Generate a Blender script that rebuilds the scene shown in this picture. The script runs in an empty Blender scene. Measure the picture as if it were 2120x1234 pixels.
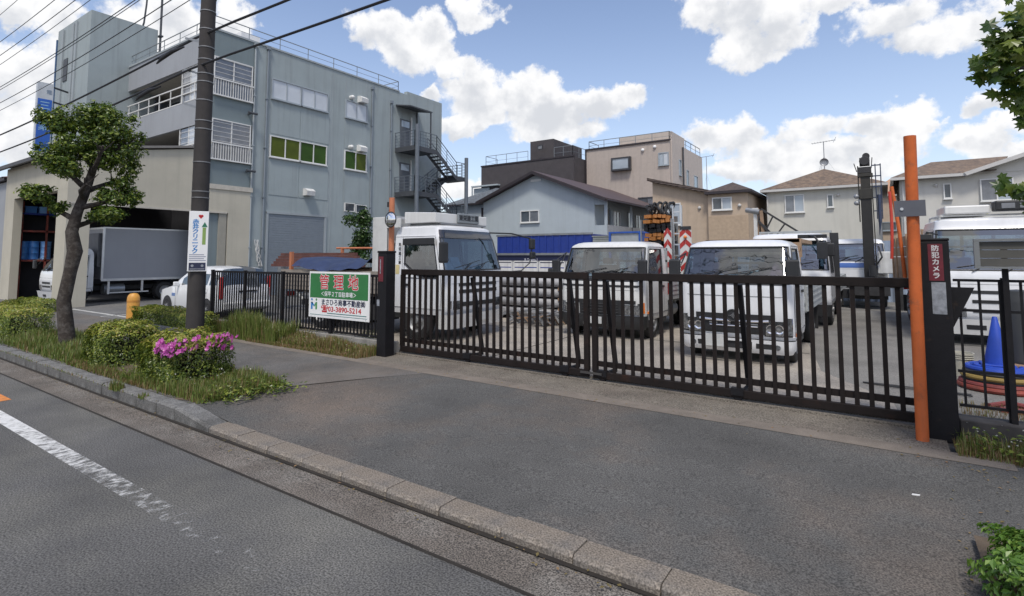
import bpy, bmesh, math, random
from math import sin, cos, pi, radians
from mathutils import Vector, Matrix

random.seed(7)
SC = bpy.context.scene
COL = SC.collection

# ------------------------------------------------------------------ camera
cam = bpy.data.cameras.new('camera')
cam.sensor_width = 36.0
cam.lens = 36.0 * 1120.0 / 2120.0
cam.shift_y = -167.0 / 2120.0
cam.clip_start = 0.05
cam.clip_end = 3000.0
camo = bpy.data.objects.new('camera', cam)
COL.objects.link(camo)
camo.location = (0, 0, 2.05)
camo.rotation_euler = (radians(90 + 4.2), 0, radians(34.5))
SC.camera = camo

# ------------------------------------------------------------------ world: sky with cumulus
SUN_AZ, SUN_EL = radians(152), radians(59)      # azimuth from +Y towards +X
SKY_STRENGTH = 0.10
CLOUD_RGB = (6.5, 6.5, 6.55)
CLOUD_GREY = (4.5, 4.65, 4.95)
world = bpy.data.worlds.new('World')
SC.world = world
world.use_nodes = True
WN = world.node_tree
WN.nodes.clear()


def wn(t, **kw):
    n = WN.nodes.new(t)
    for k, v in kw.items():
        setattr(n, k, v)
    return n


def wl(a, b):
    WN.links.new(a, b)


sky = wn('ShaderNodeTexSky', sky_type='NISHITA', sun_disc=False, sun_elevation=SUN_EL, sun_rotation=SUN_AZ)
sky.altitude = 10
sky.air_density = 1.0
sky.dust_density = 1.2
sky.ozone_density = 1.6
tc = wn('ShaderNodeTexCoord')
DIR = tc.outputs['Generated']
CLOUDS = [(-1.18, 0.348, 0.086, 0.061), (-1.099, 0.378, 0.04, 0.045), (-1.269, 0.287, 0.066, 0.055), (-1.352, 0.249, 0.053, 0.039), (-1.32, 0.328, 0.04, 0.033), (-1.339, 0.187, 0.059, 0.04), (-1.352, 0.146, 0.043, 0.029), (-1.376, 0.325, 0.027, 0.025), (-0.836, 0.387, 0.056, 0.037), (-0.761, 0.396, 0.048, 0.035), (-0.792, 0.362, 0.062, 0.034), (-0.743, 0.365, 0.038, 0.03), (-0.671, 0.441, 0.048, 0.027), (-0.698, 0.334, 0.047, 0.026), (-0.657, 0.293, 0.083, 0.044), (-0.579, 0.301, 0.057, 0.037), (-0.539, 0.267, 0.105, 0.037), (-0.458, 0.277, 0.069, 0.03), (-0.396, 0.279, 0.046, 0.024), (-0.521, 0.232, 0.096, 0.025), (-0.638, 0.254, 0.061, 0.025), (-0.756, 0.294, 0.024, 0.017), (-0.241, 0.411, 0.056, 0.036), (-0.17, 0.404, 0.063, 0.038), (-0.127, 0.378, 0.048, 0.042), (-0.188, 0.351, 0.054, 0.033), (-0.056, 0.389, 0.044, 0.022), (0.027, 0.357, 0.063, 0.031), (0.055, 0.32, 0.041, 0.022), (0.116, 0.321, 0.055, 0.039), (0.154, 0.28, 0.028, 0.026), (-0.208, 0.199, 0.072, 0.034), (-0.271, 0.208, 0.036, 0.027), (-0.148, 0.186, 0.04, 0.028), (-0.076, 0.208, 0.053, 0.029), (-0.017, 0.21, 0.046, 0.027), (0.038, 0.206, 0.055, 0.024), (0.077, 0.186, 0.024, 0.017), (-0.106, 0.167, 0.117, 0.028), (0.018, 0.169, 0.077, 0.026), (-0.179, 0.144, 0.104, 0.023), (-0.046, 0.131, 0.103, 0.023), (0.088, 0.091, 0.085, 0.021), (-0.433, 0.125, 0.139, 0.022), (-0.656, 0.127, 0.107, 0.02), (0.133, 0.21, 0.021, 0.016), (0.133, 0.161, 0.035, 0.025), (0.161, 0.176, 0.023, 0.021), (0.152, 0.138, 0.038, 0.016), (-0.702, 0.24, 0.061, 0.019)]
_r = random.Random(5)
for _k in range(46):                            # the same broken cumulus all round the rest of the sky
    az = _r.uniform(0.45, 2 * pi - 1.75)
    el = 0.1 + 1.2 * _r.random() ** 1.5
    s = _r.uniform(0.07, 0.2)
    CLOUDS.append((az, el, s, s * _r.uniform(0.4, 0.6)))
    if _r.random() < 0.5:
        CLOUDS.append((az + s * _r.uniform(-1, 1), el + s * 0.25, s * 0.6, s * 0.35))

CLOUDS += [(pi - 0.45, 0.95, 0.2, 0.1), (pi + 0.1, 0.8, 0.16, 0.09), (pi + 0.35, 1.1, 0.2, 0.1), (pi - 0.15, 1.2, 0.18, 0.1), (pi + 0.6, 0.7, 0.2, 0.1)]  # extra clouds added out of view so the windscreens reflect something pale
nz1 = wn('ShaderNodeTexNoise'); nz1.inputs['Scale'].default_value = 9.0; nz1.inputs['Detail'].default_value = 9.0; nz1.inputs['Roughness'].default_value = 0.62
wl(DIR, nz1.inputs['Vector'])
sb = wn('ShaderNodeVectorMath', operation='SUBTRACT'); wl(nz1.outputs['Color'], sb.inputs[0]); sb.inputs[1].default_value = (0.5, 0.5, 0.5)
sc_ = wn('ShaderNodeVectorMath', operation='MULTIPLY_ADD'); wl(sb.outputs[0], sc_.inputs[0]); sc_.inputs[1].default_value = (0.14, 0.14, 0.11); wl(DIR, sc_.inputs[2])
D2 = sc_.outputs[0]


def wm(op, a, b=None, c=None, clamp=False):
    n = wn('ShaderNodeMath', operation=op, use_clamp=clamp)
    for i, x in enumerate((a, b, c)):
        if x is None:
            continue
        if isinstance(x, (int, float)):
            n.inputs[i].default_value = x
        else:
            wl(x, n.inputs[i])
    return n.outputs[0]


field = shade = None
for az, el, sx, sy in CLOUDS:
    e1 = (cos(az) / sx, -sin(az) / sx, 0)
    e2 = (-sin(el) * sin(az) / sy, -sin(el) * cos(az) / sy, cos(el) / sy)
    c = (cos(el) * sin(az), cos(el) * cos(az), sin(el))
    dv = wn('ShaderNodeVectorMath', operation='SUBTRACT'); wl(D2, dv.inputs[0]); dv.inputs[1].default_value = c
    du = wn('ShaderNodeVectorMath', operation='DOT_PRODUCT'); wl(dv.outputs[0], du.inputs[0]); du.inputs[1].default_value = e1
    dw = wn('ShaderNodeVectorMath', operation='DOT_PRODUCT'); wl(dv.outputs[0], dw.inputs[0]); dw.inputs[1].default_value = e2
    u, v = du.outputs['Value'], dw.outputs['Value']
    q = wm('SUBTRACT', 1.0, wm('MULTIPLY_ADD', u, u, wm('MULTIPLY', v, v)))
    q2 = wm('SUBTRACT', q, v)
    field = q if field is None else wm('SMOOTH_MAX', field, q, 0.15)
    shade = q2 if shade is None else wm('MAXIMUM', shade, q2)
nz2 = wn('ShaderNodeTexNoise'); nz2.inputs['Scale'].default_value = 26.0; nz2.inputs['Detail'].default_value = 10.0; nz2.inputs['Roughness'].default_value = 0.6
wl(DIR, nz2.inputs['Vector'])
nzv = wm('SUBTRACT', nz2.outputs['Fac'], 0.5)
dens = wm('MULTIPLY_ADD', nzv, 2.5, field)
mr = wn('ShaderNodeMapRange', interpolation_type='SMOOTHSTEP'); wl(dens, mr.inputs['Value']); mr.inputs['From Min'].default_value = -0.25; mr.inputs['From Max'].default_value = 0.5
nz3 = wn('ShaderNodeTexNoise'); nz3.inputs['Scale'].default_value = 17.0; nz3.inputs['Detail'].default_value = 9.0; nz3.inputs['Roughness'].default_value = 0.55
mp3 = wn('ShaderNodeVectorMath', operation='ADD'); wl(DIR, mp3.inputs[0]); mp3.inputs[1].default_value = (0.0, 0.0, 0.012); wl(mp3.outputs[0], nz3.inputs['Vector'])
shn = wm('MULTIPLY_ADD', wm('SUBTRACT', nz3.outputs['Fac'], 0.5), 6.5, shade)
ms = wn('ShaderNodeMapRange', interpolation_type='SMOOTHSTEP'); wl(shn, ms.inputs['Value']); ms.inputs['From Min'].default_value = -0.1; ms.inputs['From Max'].default_value = 2.1
cc = wn('ShaderNodeMix', data_type='RGBA'); wl(ms.outputs[0], cc.inputs['Factor'])
cc.inputs['A'].default_value = (*CLOUD_RGB, 1); cc.inputs['B'].default_value = (*CLOUD_GREY, 1)
# pale haze towards the horizon
sepd = wn('ShaderNodeSeparateXYZ'); wl(DIR, sepd.inputs[0])
hz = wn('ShaderNodeMapRange', interpolation_type='SMOOTHSTEP'); wl(sepd.outputs['Z'], hz.inputs['Value']); hz.inputs['From Min'].default_value = 0.0; hz.inputs['From Max'].default_value = 0.5; hz.inputs['To Min'].default_value = 0.30; hz.inputs['To Max'].default_value = 0.0
skt = wn('ShaderNodeMix', data_type='RGBA', blend_type='MULTIPLY'); skt.inputs['Factor'].default_value = 1.0; wl(sky.outputs[0], skt.inputs['A']); skt.inputs['B'].default_value = (1.34, 1.22, 1.2, 1)
SKY_TINT = skt
hm = wn('ShaderNodeMix', data_type='RGBA'); wl(hz.outputs[0], hm.inputs['Factor']); wl(skt.outputs['Result'], hm.inputs['A']); hm.inputs['B'].default_value = (4.9, 5.6, 6.7, 1)
fin = wn('ShaderNodeMix', data_type='RGBA'); wl(mr.outputs[0], fin.inputs['Factor']); wl(hm.outputs['Result'], fin.inputs['A']); wl(cc.outputs['Result'], fin.inputs['B'])
bg = wn('ShaderNodeBackground'); bg.inputs['Strength'].default_value = SKY_STRENGTH
wl(fin.outputs['Result'], bg.inputs['Color'])
wo = wn('ShaderNodeOutputWorld'); wl(bg.outputs[0], wo.inputs['Surface'])
world.cycles.sampling_method = 'MANUAL'
world.cycles.sample_map_resolution = 512

# ------------------------------------------------------------------ sun (veiled by cloud: soft shadows)
sl = bpy.data.lights.new('sun', 'SUN')
sl.energy = 1.75
sl.angle = radians(11)
sl.color = (1.0, 0.95, 0.87)
slo = bpy.data.objects.new('sun', sl)
COL.objects.link(slo)
sd = Vector((cos(SUN_EL) * sin(SUN_AZ), cos(SUN_EL) * cos(SUN_AZ), sin(SUN_EL)))
slo.rotation_euler = sd.to_track_quat('Z', 'Y').to_euler()

SC.view_settings.view_transform = 'Standard'
SC.view_settings.look = 'None'
SC.view_settings.exposure = 0.65
SC.view_settings.gamma = 1.0
SC.view_settings.use_curve_mapping = False
SC.cycles.max_bounces = 6
SC.cycles.transparent_max_bounces = 12
SC.cycles.use_denoising = True
# ------------------------------------------------------------------ materials
MATS = {}


def mat(name, col, rough=0.6, metal=0.0, var=0.12, scale=4.0, bump=0.0, bscale=60.0, streak=0.0, coat=0.0, spec=0.5, col2=None, c2scale=1.5, c2lo=0.45, c2hi=0.65, speck=0.0, speck_scale=220.0, trans=0.0):
    """procedural surface: base colour, fine value variation, optional second colour in patches, rain streaks, speckle, relief"""
    if name in MATS:
        return MATS[name]
    m = bpy.data.materials.new(name)
    m.use_nodes = True
    nt = m.node_tree
    b = nt.nodes['Principled BSDF']
    L = nt.links.new
    tcn = nt.nodes.new('ShaderNodeTexCoord')
    co = tcn.outputs['Object']

    def noise(s, det=6, rough_=0.6, vec=None):
        n = nt.nodes.new('ShaderNodeTexNoise')
        n.inputs['Scale'].default_value = s
        n.inputs['Detail'].default_value = det
        n.inputs['Roughness'].default_value = rough_
        L(vec or co, n.inputs['Vector'])
        return n.outputs['Fac']

    def rng(v, a, b_, c, d):
        n = nt.nodes.new('ShaderNodeMapRange')
        L(v, n.inputs[0])
        for i, x in enumerate((a, b_, c, d)):
            n.inputs[i + 1].default_value = x
        return n.outputs[0]

    def mixc(f, A, B, blend='MIX'):
        n = nt.nodes.new('ShaderNodeMix')
        n.data_type = 'RGBA'
        n.blend_type = blend
        if isinstance(f, float):
            n.inputs['Factor'].default_value = f
        else:
            L(f, n.inputs['Factor'])
        for k, x in (('A', A), ('B', B)):
            if isinstance(x, tuple):
                n.inputs[k].default_value = (*x, 1)
            else:
                L(x, n.inputs[k])
        return n.outputs['Result']

    c = col
    if col2 is not None:
        c = mixc(rng(noise(c2scale, 5, 0.65), c2lo, c2hi, 0, 1), col, col2)
    if var:
        v = rng(noise(scale), 0.3, 0.7, 1 - var, 1 + var)
        cv = nt.nodes.new('ShaderNodeCombineColor')
        for i in range(3):
            L(v, cv.inputs[i])
        c = mixc(1.0, c, cv.outputs[0], 'MULTIPLY')
    if streak:
        mp = nt.nodes.new('ShaderNodeMapping')
        mp.inputs['Scale'].default_value = (2.2, 2.2, 0.12)
        L(co, mp.inputs['Vector'])
        s = rng(noise(1.6, 6, 0.65, mp.outputs[0]), 0.5, 0.75, 0, streak)
        c = mixc(s, c, (0.09, 0.085, 0.075))
    if speck:
        s = rng(noise(speck_scale, 2, 0.5), 0.35, 0.65, 1 - speck, 1 + speck)
        cv = nt.nodes.new('ShaderNodeCombineColor')
        for i in range(3):
            L(s, cv.inputs[i])
        c = mixc(1.0, c, cv.outputs[0], 'MULTIPLY')
    if isinstance(c, tuple):
        b.inputs['Base Color'].default_value = (*c, 1)
    else:
        L(c, b.inputs['Base Color'])
    b.inputs['Roughness'].default_value = rough
    b.inputs['Metallic'].default_value = metal
    b.inputs['Coat Weight'].default_value = coat
    b.inputs['Coat Roughness'].default_value = 0.08
    b.inputs['Specular IOR Level'].default_value = spec
    if bump:
        bn = nt.nodes.new('ShaderNodeBump')
        bn.inputs['Strength'].default_value = bump
        bn.inputs['Distance'].default_value = 0.01
        L(noise(bscale, 5, 0.6), bn.inputs['Height'])
        L(bn.outputs[0], b.inputs['Normal'])
    MATS[name] = m
    return m


def glass(name, tint=(0.40, 0.50, 0.55), refl=1.0):
    """thin window pane: tinted see-through with a mirror share that grows at grazing angles"""
    m = bpy.data.materials.new(name)
    m.use_nodes = True
    nt = m.node_tree
    nt.nodes.clear()
    L = nt.links.new
    tr = nt.nodes.new('ShaderNodeBsdfTransparent'); tr.inputs[0].default_value = (*tint, 1)
    gl = nt.nodes.new('ShaderNodeBsdfGlossy'); gl.inputs['Roughness'].default_value = 0.02; gl.inputs[0].default_value = (0.9 * refl,) * 3 + (1,)
    lw = nt.nodes.new('ShaderNodeLayerWeight'); lw.inputs[0].default_value = 0.2
    no = nt.nodes.new('ShaderNodeTexNoise'); no.inputs['Scale'].default_value = 3.0
    tcn = nt.nodes.new('ShaderNodeTexCoord'); L(tcn.outputs['Object'], no.inputs['Vector'])
    bn = nt.nodes.new('ShaderNodeBump'); bn.inputs['Strength'].default_value = 0.05; bn.inputs['Distance'].default_value = 0.05
    L(no.outputs['Fac'], bn.inputs['Height']); L(bn.outputs[0], gl.inputs['Normal'])
    ad = nt.nodes.new('ShaderNodeMath'); ad.operation = 'ADD'; ad.use_clamp = True; L(lw.outputs['Fresnel'], ad.inputs[0]); ad.inputs[1].default_value = 0.17
    mx = nt.nodes.new('ShaderNodeMixShader'); L(ad.outputs[0], mx.inputs[0]); L(tr.outputs[0], mx.inputs[1]); L(gl.outputs[0], mx.inputs[2])
    o = nt.nodes.new('ShaderNodeOutputMaterial'); L(mx.outputs[0], o.inputs[0])
    MATS[name] = m
    return m


def leaf(name, dark, mid, light, trans=0.3, p=(0.0, 0.5, 1.0)):
    """leaf colour picked per leaf, partly translucent"""
    m = bpy.data.materials.new(name)
    m.use_nodes = True
    nt = m.node_tree
    nt.nodes.clear()
    L = nt.links.new
    g = nt.nodes.new('ShaderNodeNewGeometry')
    cr = nt.nodes.new('ShaderNodeValToRGB')
    e = cr.color_ramp.elements
    e[0].position = p[0]; e[0].color = (*dark, 1)
    e[1].position = p[2]; e[1].color = (*light, 1)
    k = e.new(p[1]); k.color = (*mid, 1)
    L(g.outputs['Random Per Island'], cr.inputs[0])
    d = nt.nodes.new('ShaderNodeBsdfDiffuse'); L(cr.outputs[0], d.inputs[0])
    t = nt.nodes.new('ShaderNodeBsdfTranslucent'); L(cr.outputs[0], t.inputs[0])
    gl = nt.nodes.new('ShaderNodeBsdfGlossy'); gl.inputs['Roughness'].default_value = 0.35; gl.inputs[0].default_value = (0.6, 0.6, 0.6, 1)
    mx = nt.nodes.new('ShaderNodeMixShader'); mx.inputs[0].default_value = trans; L(d.outputs[0], mx.inputs[1]); L(t.outputs[0], mx.inputs[2])
    m2 = nt.nodes.new('ShaderNodeMixShader'); m2.inputs[0].default_value = 0.05; L(mx.outputs[0], m2.inputs[1]); L(gl.outputs[0], m2.inputs[2])
    o = nt.nodes.new('ShaderNodeOutputMaterial'); L(m2.outputs[0], o.inputs[0])
    MATS[name] = m
    return m


# ------------------------------------------------------------------ objects
def tag(o, label=None, cat=None, group=None, kind=None):
    if label: o['label'] = label
    if cat: o['category'] = cat
    if group: o['group'] = group
    if kind: o['kind'] = kind
    return o


def thing(name, label, cat, loc=(0, 0, 0), rotz=0.0, group=None, kind=None):
    o = bpy.data.objects.new(name, None)
    o.empty_display_size = 0.2
    COL.objects.link(o)
    o.location = loc
    o.rotation_euler = (0, 0, rotz)
    return tag(o, label, cat, group, kind)


def wloc(o):
    v = Vector((0, 0, 0))
    while o is not None:
        v += o.location
        o = o.parent
    return v


def link_mesh(name, me, parent=None, world=False, loc=None):
    o = bpy.data.objects.new(name, me)
    COL.objects.link(o)
    if parent is not None:
        o.parent = parent
        if world:
            o.location = -wloc(parent)
    if loc is not None:
        o.location = loc
    return o


def copy_tree(src, loc, rotz=0.0, label=None, scale=None):
    r = src.copy()
    COL.objects.link(r)
    r.location = loc
    r.rotation_euler = (0, 0, rotz)
    if scale: r.scale = (scale,) * 3
    if label: r['label'] = label
    for ch in list(src.children):
        c = ch.copy(); COL.objects.link(c); c.parent = r
        for g in list(ch.children):
            d = g.copy(); COL.objects.link(d); d.parent = c
    return r


class MB:
    """collects verts and faces, then links them as ONE mesh object"""

    def __init__(s):
        s.v = []; s.f = []; s.mi = []; s.cur = 0

    def face(s, idx):
        s.f.append(idx); s.mi.append(s.cur)

    def quad(s, *pts):
        n = len(s.v); s.v += [tuple(p) for p in pts]; s.face(tuple(range(n, n + len(pts)))); return s

    def box(s, a, b):
        x0, y0, z0 = [min(a[i], b[i]) for i in range(3)]
        x1, y1, z1 = [max(a[i], b[i]) for i in range(3)]
        n = len(s.v)
        s.v += [(x0, y0, z0), (x1, y0, z0), (x1, y1, z0), (x0, y1, z0), (x0, y0, z1), (x1, y0, z1), (x1, y1, z1), (x0, y1, z1)]
        for f in ((0, 3, 2, 1), (4, 5, 6, 7), (0, 1, 5, 4), (1, 2, 6, 5), (2, 3, 7, 6), (3, 0, 4, 7)):
            s.face(tuple(n + i for i in f))
        return s

    def bar(s, p, q, w, h=None, up=(0, 0, 1)):
        """square bar from p to q, w across, h along 'up'"""
        p, q = Vector(p), Vector(q)
        h = h or w
        d = (q - p).normalized()
        u = Vector(up)
        if abs(d.dot(u)) > 0.98: u = Vector((0, 1, 0))
        x = d.cross(u).normalized(); y = x.cross(d).normalized()
        n = len(s.v)
        for c in (p, q):
            for a, b in ((-1, -1), (1, -1), (1, 1), (-1, 1)):
                s.v.append(tuple(c + x * a * w / 2 + y * b * h / 2))
        for f in ((0, 1, 2, 3), (7, 6, 5, 4), (0, 4, 5, 1), (1, 5, 6, 2), (2, 6, 7, 3), (3, 7, 4, 0)):
            s.face(tuple(n + i for i in f))
        return s

    def tube(s, pts, r, n=8, cap=True):
        pts = [Vector(p) for p in pts]
        rs = r if isinstance(r, (list, tuple)) else [r] * len(pts)
        base = len(s.v)
        prev = None
        for i, p in enumerate(pts):
            d = (pts[min(i + 1, len(pts) - 1)] - pts[max(i - 1, 0)])
            d = d.normalized() if d.length > 1e-9 else Vector((0, 0, 1))
            if prev is None:
                u = Vector((0, 0, 1)) if abs(d.z) < 0.9 else Vector((1, 0, 0))
                x = d.cross(u).normalized()
            else:
                x = (prev - d * prev.dot(d))
                x = x.normalized() if x.length > 1e-6 else d.orthogonal().normalized()
            prev = x
            y = d.cross(x)
            for k in range(n):
                a = 2 * pi * k / n
                s.v.append(tuple(p + (x * cos(a) + y * sin(a)) * rs[i]))
        for i in range(len(pts) - 1):
            for k in range(n):
                a, b = base + i * n + k, base + i * n + (k + 1) % n
                s.face((a, b, b + n, a + n))
        if cap:
            s.face(tuple(base + k for k in range(n))[::-1])
            s.face(tuple(base + (len(pts) - 1) * n + k for k in range(n)))
        return s

    def cyl(s, p, q, r, r2=None, n=14, cap=True):
        return s.tube([p, q], [r, r if r2 is None else r2], n, cap)

    def prism(s, poly, axis, a, b):
        n = len(s.v); k = len(poly)
        for c in (a, b):
            for (u, w) in poly:
                s.v.append({'x': (c, u, w), 'y': (u, c, w), 'z': (u, w, c)}[axis])
        s.face(tuple(range(n, n + k))[::-1]); s.face(tuple(range(n + k, n + 2 * k)))
        for i in range(k):
            j = (i + 1) % k
            s.face((n + i, n + j, n + k + j, n + k + i))
        return s

    def lathe(s, prof, o=(0, 0, 0), axis='z', n=20, a0=0.0, a1=2 * pi):
        """prof: list of (radius, height along axis)"""
        base = len(s.v); full = abs(a1 - a0 - 2 * pi) < 1e-6
        m = n if full else n + 1
        for (r, h) in prof:
            for k in range(m):
                a = a0 + (a1 - a0) * k / n
                c, d = r * cos(a), r * sin(a)
                p = {'z': (c, d, h), 'x': (h, c, d), 'y': (c, h, d)}[axis]
                s.v.append((p[0] + o[0], p[1] + o[1], p[2] + o[2]))
        for i in range(len(prof) - 1):
            for k in range(n):
                k2 = (k + 1) % m
                a, b = base + i * m + k, base + i * m + k2
                s.face((a, b, b + m, a + m))
        return s

    def torus(s, o, R, r, axis='z', n=20, k=6):
        prof = [(R + r * cos(2 * pi * i / k), r * sin(2 * pi * i / k)) for i in range(k + 1)]
        return s.lathe(prof, o, axis, n)

    def sphere(s, o, r, n=12, sz=1.0):
        prof = [(max(1e-4, r * sin(pi * i / (n // 2 + 2))), -r * sz * cos(pi * i / (n // 2 + 2))) for i in range(n // 2 + 3)]
        return s.lathe(prof, o, 'z', n)

    def mesh(s, name, mats):
        me = bpy.data.meshes.new(name)
        me.from_pydata(s.v, [], s.f)
        for m in (mats if isinstance(mats, (list, tuple)) else [mats]):
            me.materials.append(m)
        if any(s.mi):
            me.polygons.foreach_set('material_index', s.mi)
        return me

    def build(s, name, mats, parent=None, world=False, smooth=False, bevel=0.0, loc=None, fix=True):
        me = s.mesh(name, mats)
        if fix:
            bm = bmesh.new(); bm.from_mesh(me)
            bmesh.ops.delete(bm, geom=[v for v in bm.verts if not v.link_faces], context='VERTS')
            if len(bm.faces) < 20000:
                bmesh.ops.recalc_face_normals(bm, faces=bm.faces)
            bm.to_mesh(me); bm.free()
        if smooth:
            me.polygons.foreach_set('use_smooth', [True] * len(me.polygons))
            try: me.set_sharp_from_angle(angle=radians(38))
            except Exception: pass
        o = link_mesh(name, me, parent, world, loc)
        if bevel:
            bv = o.modifiers.new('bevel', 'BEVEL')
            bv.width = bevel; bv.segments = 2; bv.limit_method = 'ANGLE'; bv.angle_limit = radians(40)
        return o


def text(body, size, name, m, parent, loc, rot=(radians(90), 0, 0), ext=0.0, thick=0.0, width=None, world=False, vert=False, gap=1.06):
    """flat lettering turned into a mesh; vert = one glyph below the other"""
    c = bpy.data.curves.new(name, 'FONT')
    c.body = '\n'.join(body) if vert else body
    c.size = size; c.align_x = 'CENTER'; c.align_y = 'CENTER'
    c.extrude = ext; c.resolution_u = 3
    if vert: c.space_line = gap
    t = bpy.data.objects.new(name, c)
    COL.objects.link(t)
    dg = bpy.context.evaluated_depsgraph_get()
    me = bpy.data.meshes.new_from_object(t.evaluated_get(dg))
    bpy.data.objects.remove(t)
    bpy.data.curves.remove(c)
    me.materials.clear(); me.materials.append(m)
    if thick:      # heavier strokes: the glyphs repeated a little to each side, each copy a hair behind the last
        bm = bmesh.new(); bm.from_mesh(me)
        src = list(bm.verts) + list(bm.edges) + list(bm.faces)
        for i in range(8):
            d = bmesh.ops.duplicate(bm, geom=src)
            vs = [g for g in d['geom'] if isinstance(g, bmesh.types.BMVert)]
            bmesh.ops.translate(bm, verts=vs, vec=(thick * cos(i * pi / 4), thick * sin(i * pi / 4), -0.00008 * (i + 1)))
        bm.to_mesh(me); bm.free()
    xs = [v.co.x for v in me.vertices] or [0]
    k = 1.0
    if width: k = width / max(1e-6, max(xs) - min(xs))
    o = link_mesh(name, me, parent)
    o.location = Vector(loc) - (wloc(parent) if world and parent is not None else Vector((0, 0, 0)))
    o.rotation_euler = rot
    o.scale = (k, 1, 1)
    return o


def pieces(name, me, parent, locs, rots=None):
    """alike pieces sharing one mesh, each an object of its own"""
    out = []
    for i, l in enumerate(locs):
        o = link_mesh(name, me, parent)
        o.location = l
        if rots: o.rotation_euler = rots[i]
        out.append(o)
    return out
# ------------------------------------------------------------------ palette
asphalt_road = mat('asphalt_road', (0.088, 0.086, 0.082), 0.9, var=0.24, scale=0.7, speck=0.6, speck_scale=75, bump=0.22, bscale=150, col2=(0.116, 0.112, 0.1), c2scale=0.6)
asphalt_walk = mat('asphalt_walk', (0.083, 0.081, 0.076), 0.92, var=0.26, scale=0.75, speck=0.55, speck_scale=85, bump=0.22, bscale=150, col2=(0.124, 0.099, 0.079), c2scale=0.36, c2lo=0.47, c2hi=0.7)
asphalt_old = mat('asphalt_old', (0.105, 0.1, 0.094), 0.92, var=0.25, scale=1.3, speck=0.5, speck_scale=85, bump=0.22, bscale=150, col2=(0.13, 0.112, 0.095), c2scale=0.6)
asphalt_yard = mat('asphalt_yard', (0.19, 0.183, 0.168), 0.9, var=0.2, scale=1.0, speck=0.3, speck_scale=60, bump=0.3, col2=(0.15, 0.142, 0.13), c2scale=0.4)
asphalt_fore = mat('asphalt_fore', (0.12, 0.12, 0.12), 0.9, var=0.2, scale=1.0, speck=0.3, speck_scale=60, bump=0.3, col2=(0.15, 0.145, 0.135), c2scale=0.4)
conc_gutter = mat('conc_gutter', (0.116, 0.1, 0.084), 0.92, var=0.25, scale=1.5, speck=0.75, speck_scale=85, bump=0.5, bscale=90, col2=(0.17, 0.157, 0.138), c2scale=0.9)
conc_kerb = mat('conc_kerb', (0.195, 0.165, 0.132), 0.9, var=0.18, scale=2.5, speck=0.45, speck_scale=75, bump=0.4, bscale=90, col2=(0.13, 0.118, 0.105), c2scale=1.6)
conc_kerb_old = mat('conc_kerb_old', (0.16, 0.158, 0.152), 0.9, var=0.2, scale=3, speck=0.4, speck_scale=75, bump=0.4, col2=(0.085, 0.083, 0.078), c2scale=2.2)
conc_sill = mat('conc_sill', (0.155, 0.137, 0.112), 0.9, var=0.2, scale=2.5, speck=0.5, speck_scale=60, bump=0.4, col2=(0.13, 0.11, 0.09), c2scale=1.0)
conc_yard = mat('conc_yard', (0.33, 0.295, 0.25), 0.9, var=0.16, scale=1.2, speck=0.25, speck_scale=50, bump=0.2, col2=(0.24, 0.22, 0.195), c2scale=0.7)
conc_wall = mat('conc_wall', (0.25, 0.24, 0.22), 0.9, var=0.2, scale=3, bump=0.3, streak=0.5)
soil = mat('soil', (0.10, 0.075, 0.052), 0.95, var=0.3, scale=8, bump=0.8, bscale=40)
dust = mat('dust', (0.17, 0.145, 0.12), 0.95, var=0.2, scale=4, speck=0.3)
line_orange = mat('line_orange', (0.55, 0.2, 0.05), 0.8, var=0.3, scale=20)
black_paint = mat('black_paint', (0.008, 0.0075, 0.0095), 0.62, spec=0.3, var=0.25, scale=8, bump=0.15, col2=(0.035, 0.022, 0.016), c2scale=9, c2lo=0.62, c2hi=0.78)
brown_paint = mat('brown_paint', (0.0125, 0.0088, 0.008), 0.68, spec=0.25, var=0.3, scale=5, bump=0.15, col2=(0.03, 0.014, 0.009), c2scale=3, c2lo=0.55, c2hi=0.75)
rubber = mat('rubber', (0.02, 0.02, 0.021), 0.8, var=0.2, scale=10)
plastic_black = mat('plastic_black', (0.022, 0.023, 0.025), 0.5, var=0.15)
dark_inside = mat('dark_inside', (0.03, 0.03, 0.033), 0.8)
steel_grey = mat('steel_grey', (0.28, 0.29, 0.3), 0.45, metal=0.6, var=0.15, bump=0.1)
alu = mat('alu', (0.6, 0.61, 0.62), 0.35, metal=0.8, var=0.1)
chrome = mat('chrome', (0.75, 0.76, 0.78), 0.12, metal=1.0, var=0.05)
white_paint = mat('white_paint', (0.72, 0.73, 0.74), 0.28, var=0.05, scale=2, coat=0.5, streak=0.12)
white_paint_b = mat('white_paint_b', (0.66, 0.66, 0.64), 0.33, var=0.06, scale=2, coat=0.4, streak=0.2)
white_dirty = mat('white_dirty', (0.6, 0.6, 0.58), 0.5, var=0.1, streak=0.35)
white_plain = mat('white_plain', (0.78, 0.78, 0.77), 0.5, var=0.03)
lamp_clear = mat('lamp_clear', (0.3, 0.32, 0.34), 0.1, metal=0.85, var=0.7, scale=22, coat=1.0)
lamp_orange = mat('lamp_orange', (0.75, 0.2, 0.03), 0.2, coat=1.0)
lamp_red = mat('lamp_red', (0.45, 0.02, 0.02), 0.2, coat=1.0)
orange_paint = mat('orange_paint', (0.54, 0.125, 0.032), 0.6, spec=0.3, var=0.2, scale=3, bump=0.1, bscale=30, col2=(0.3, 0.10, 0.045), c2scale=11, c2lo=0.55, c2hi=0.75, streak=0.3)
orange_faded = mat('orange_faded', (0.48, 0.17, 0.08), 0.6, var=0.12)
red_rust = mat('red_rust', (0.25, 0.05, 0.035), 0.7, var=0.3, scale=6, col2=(0.14, 0.05, 0.035), c2scale=4)
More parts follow.
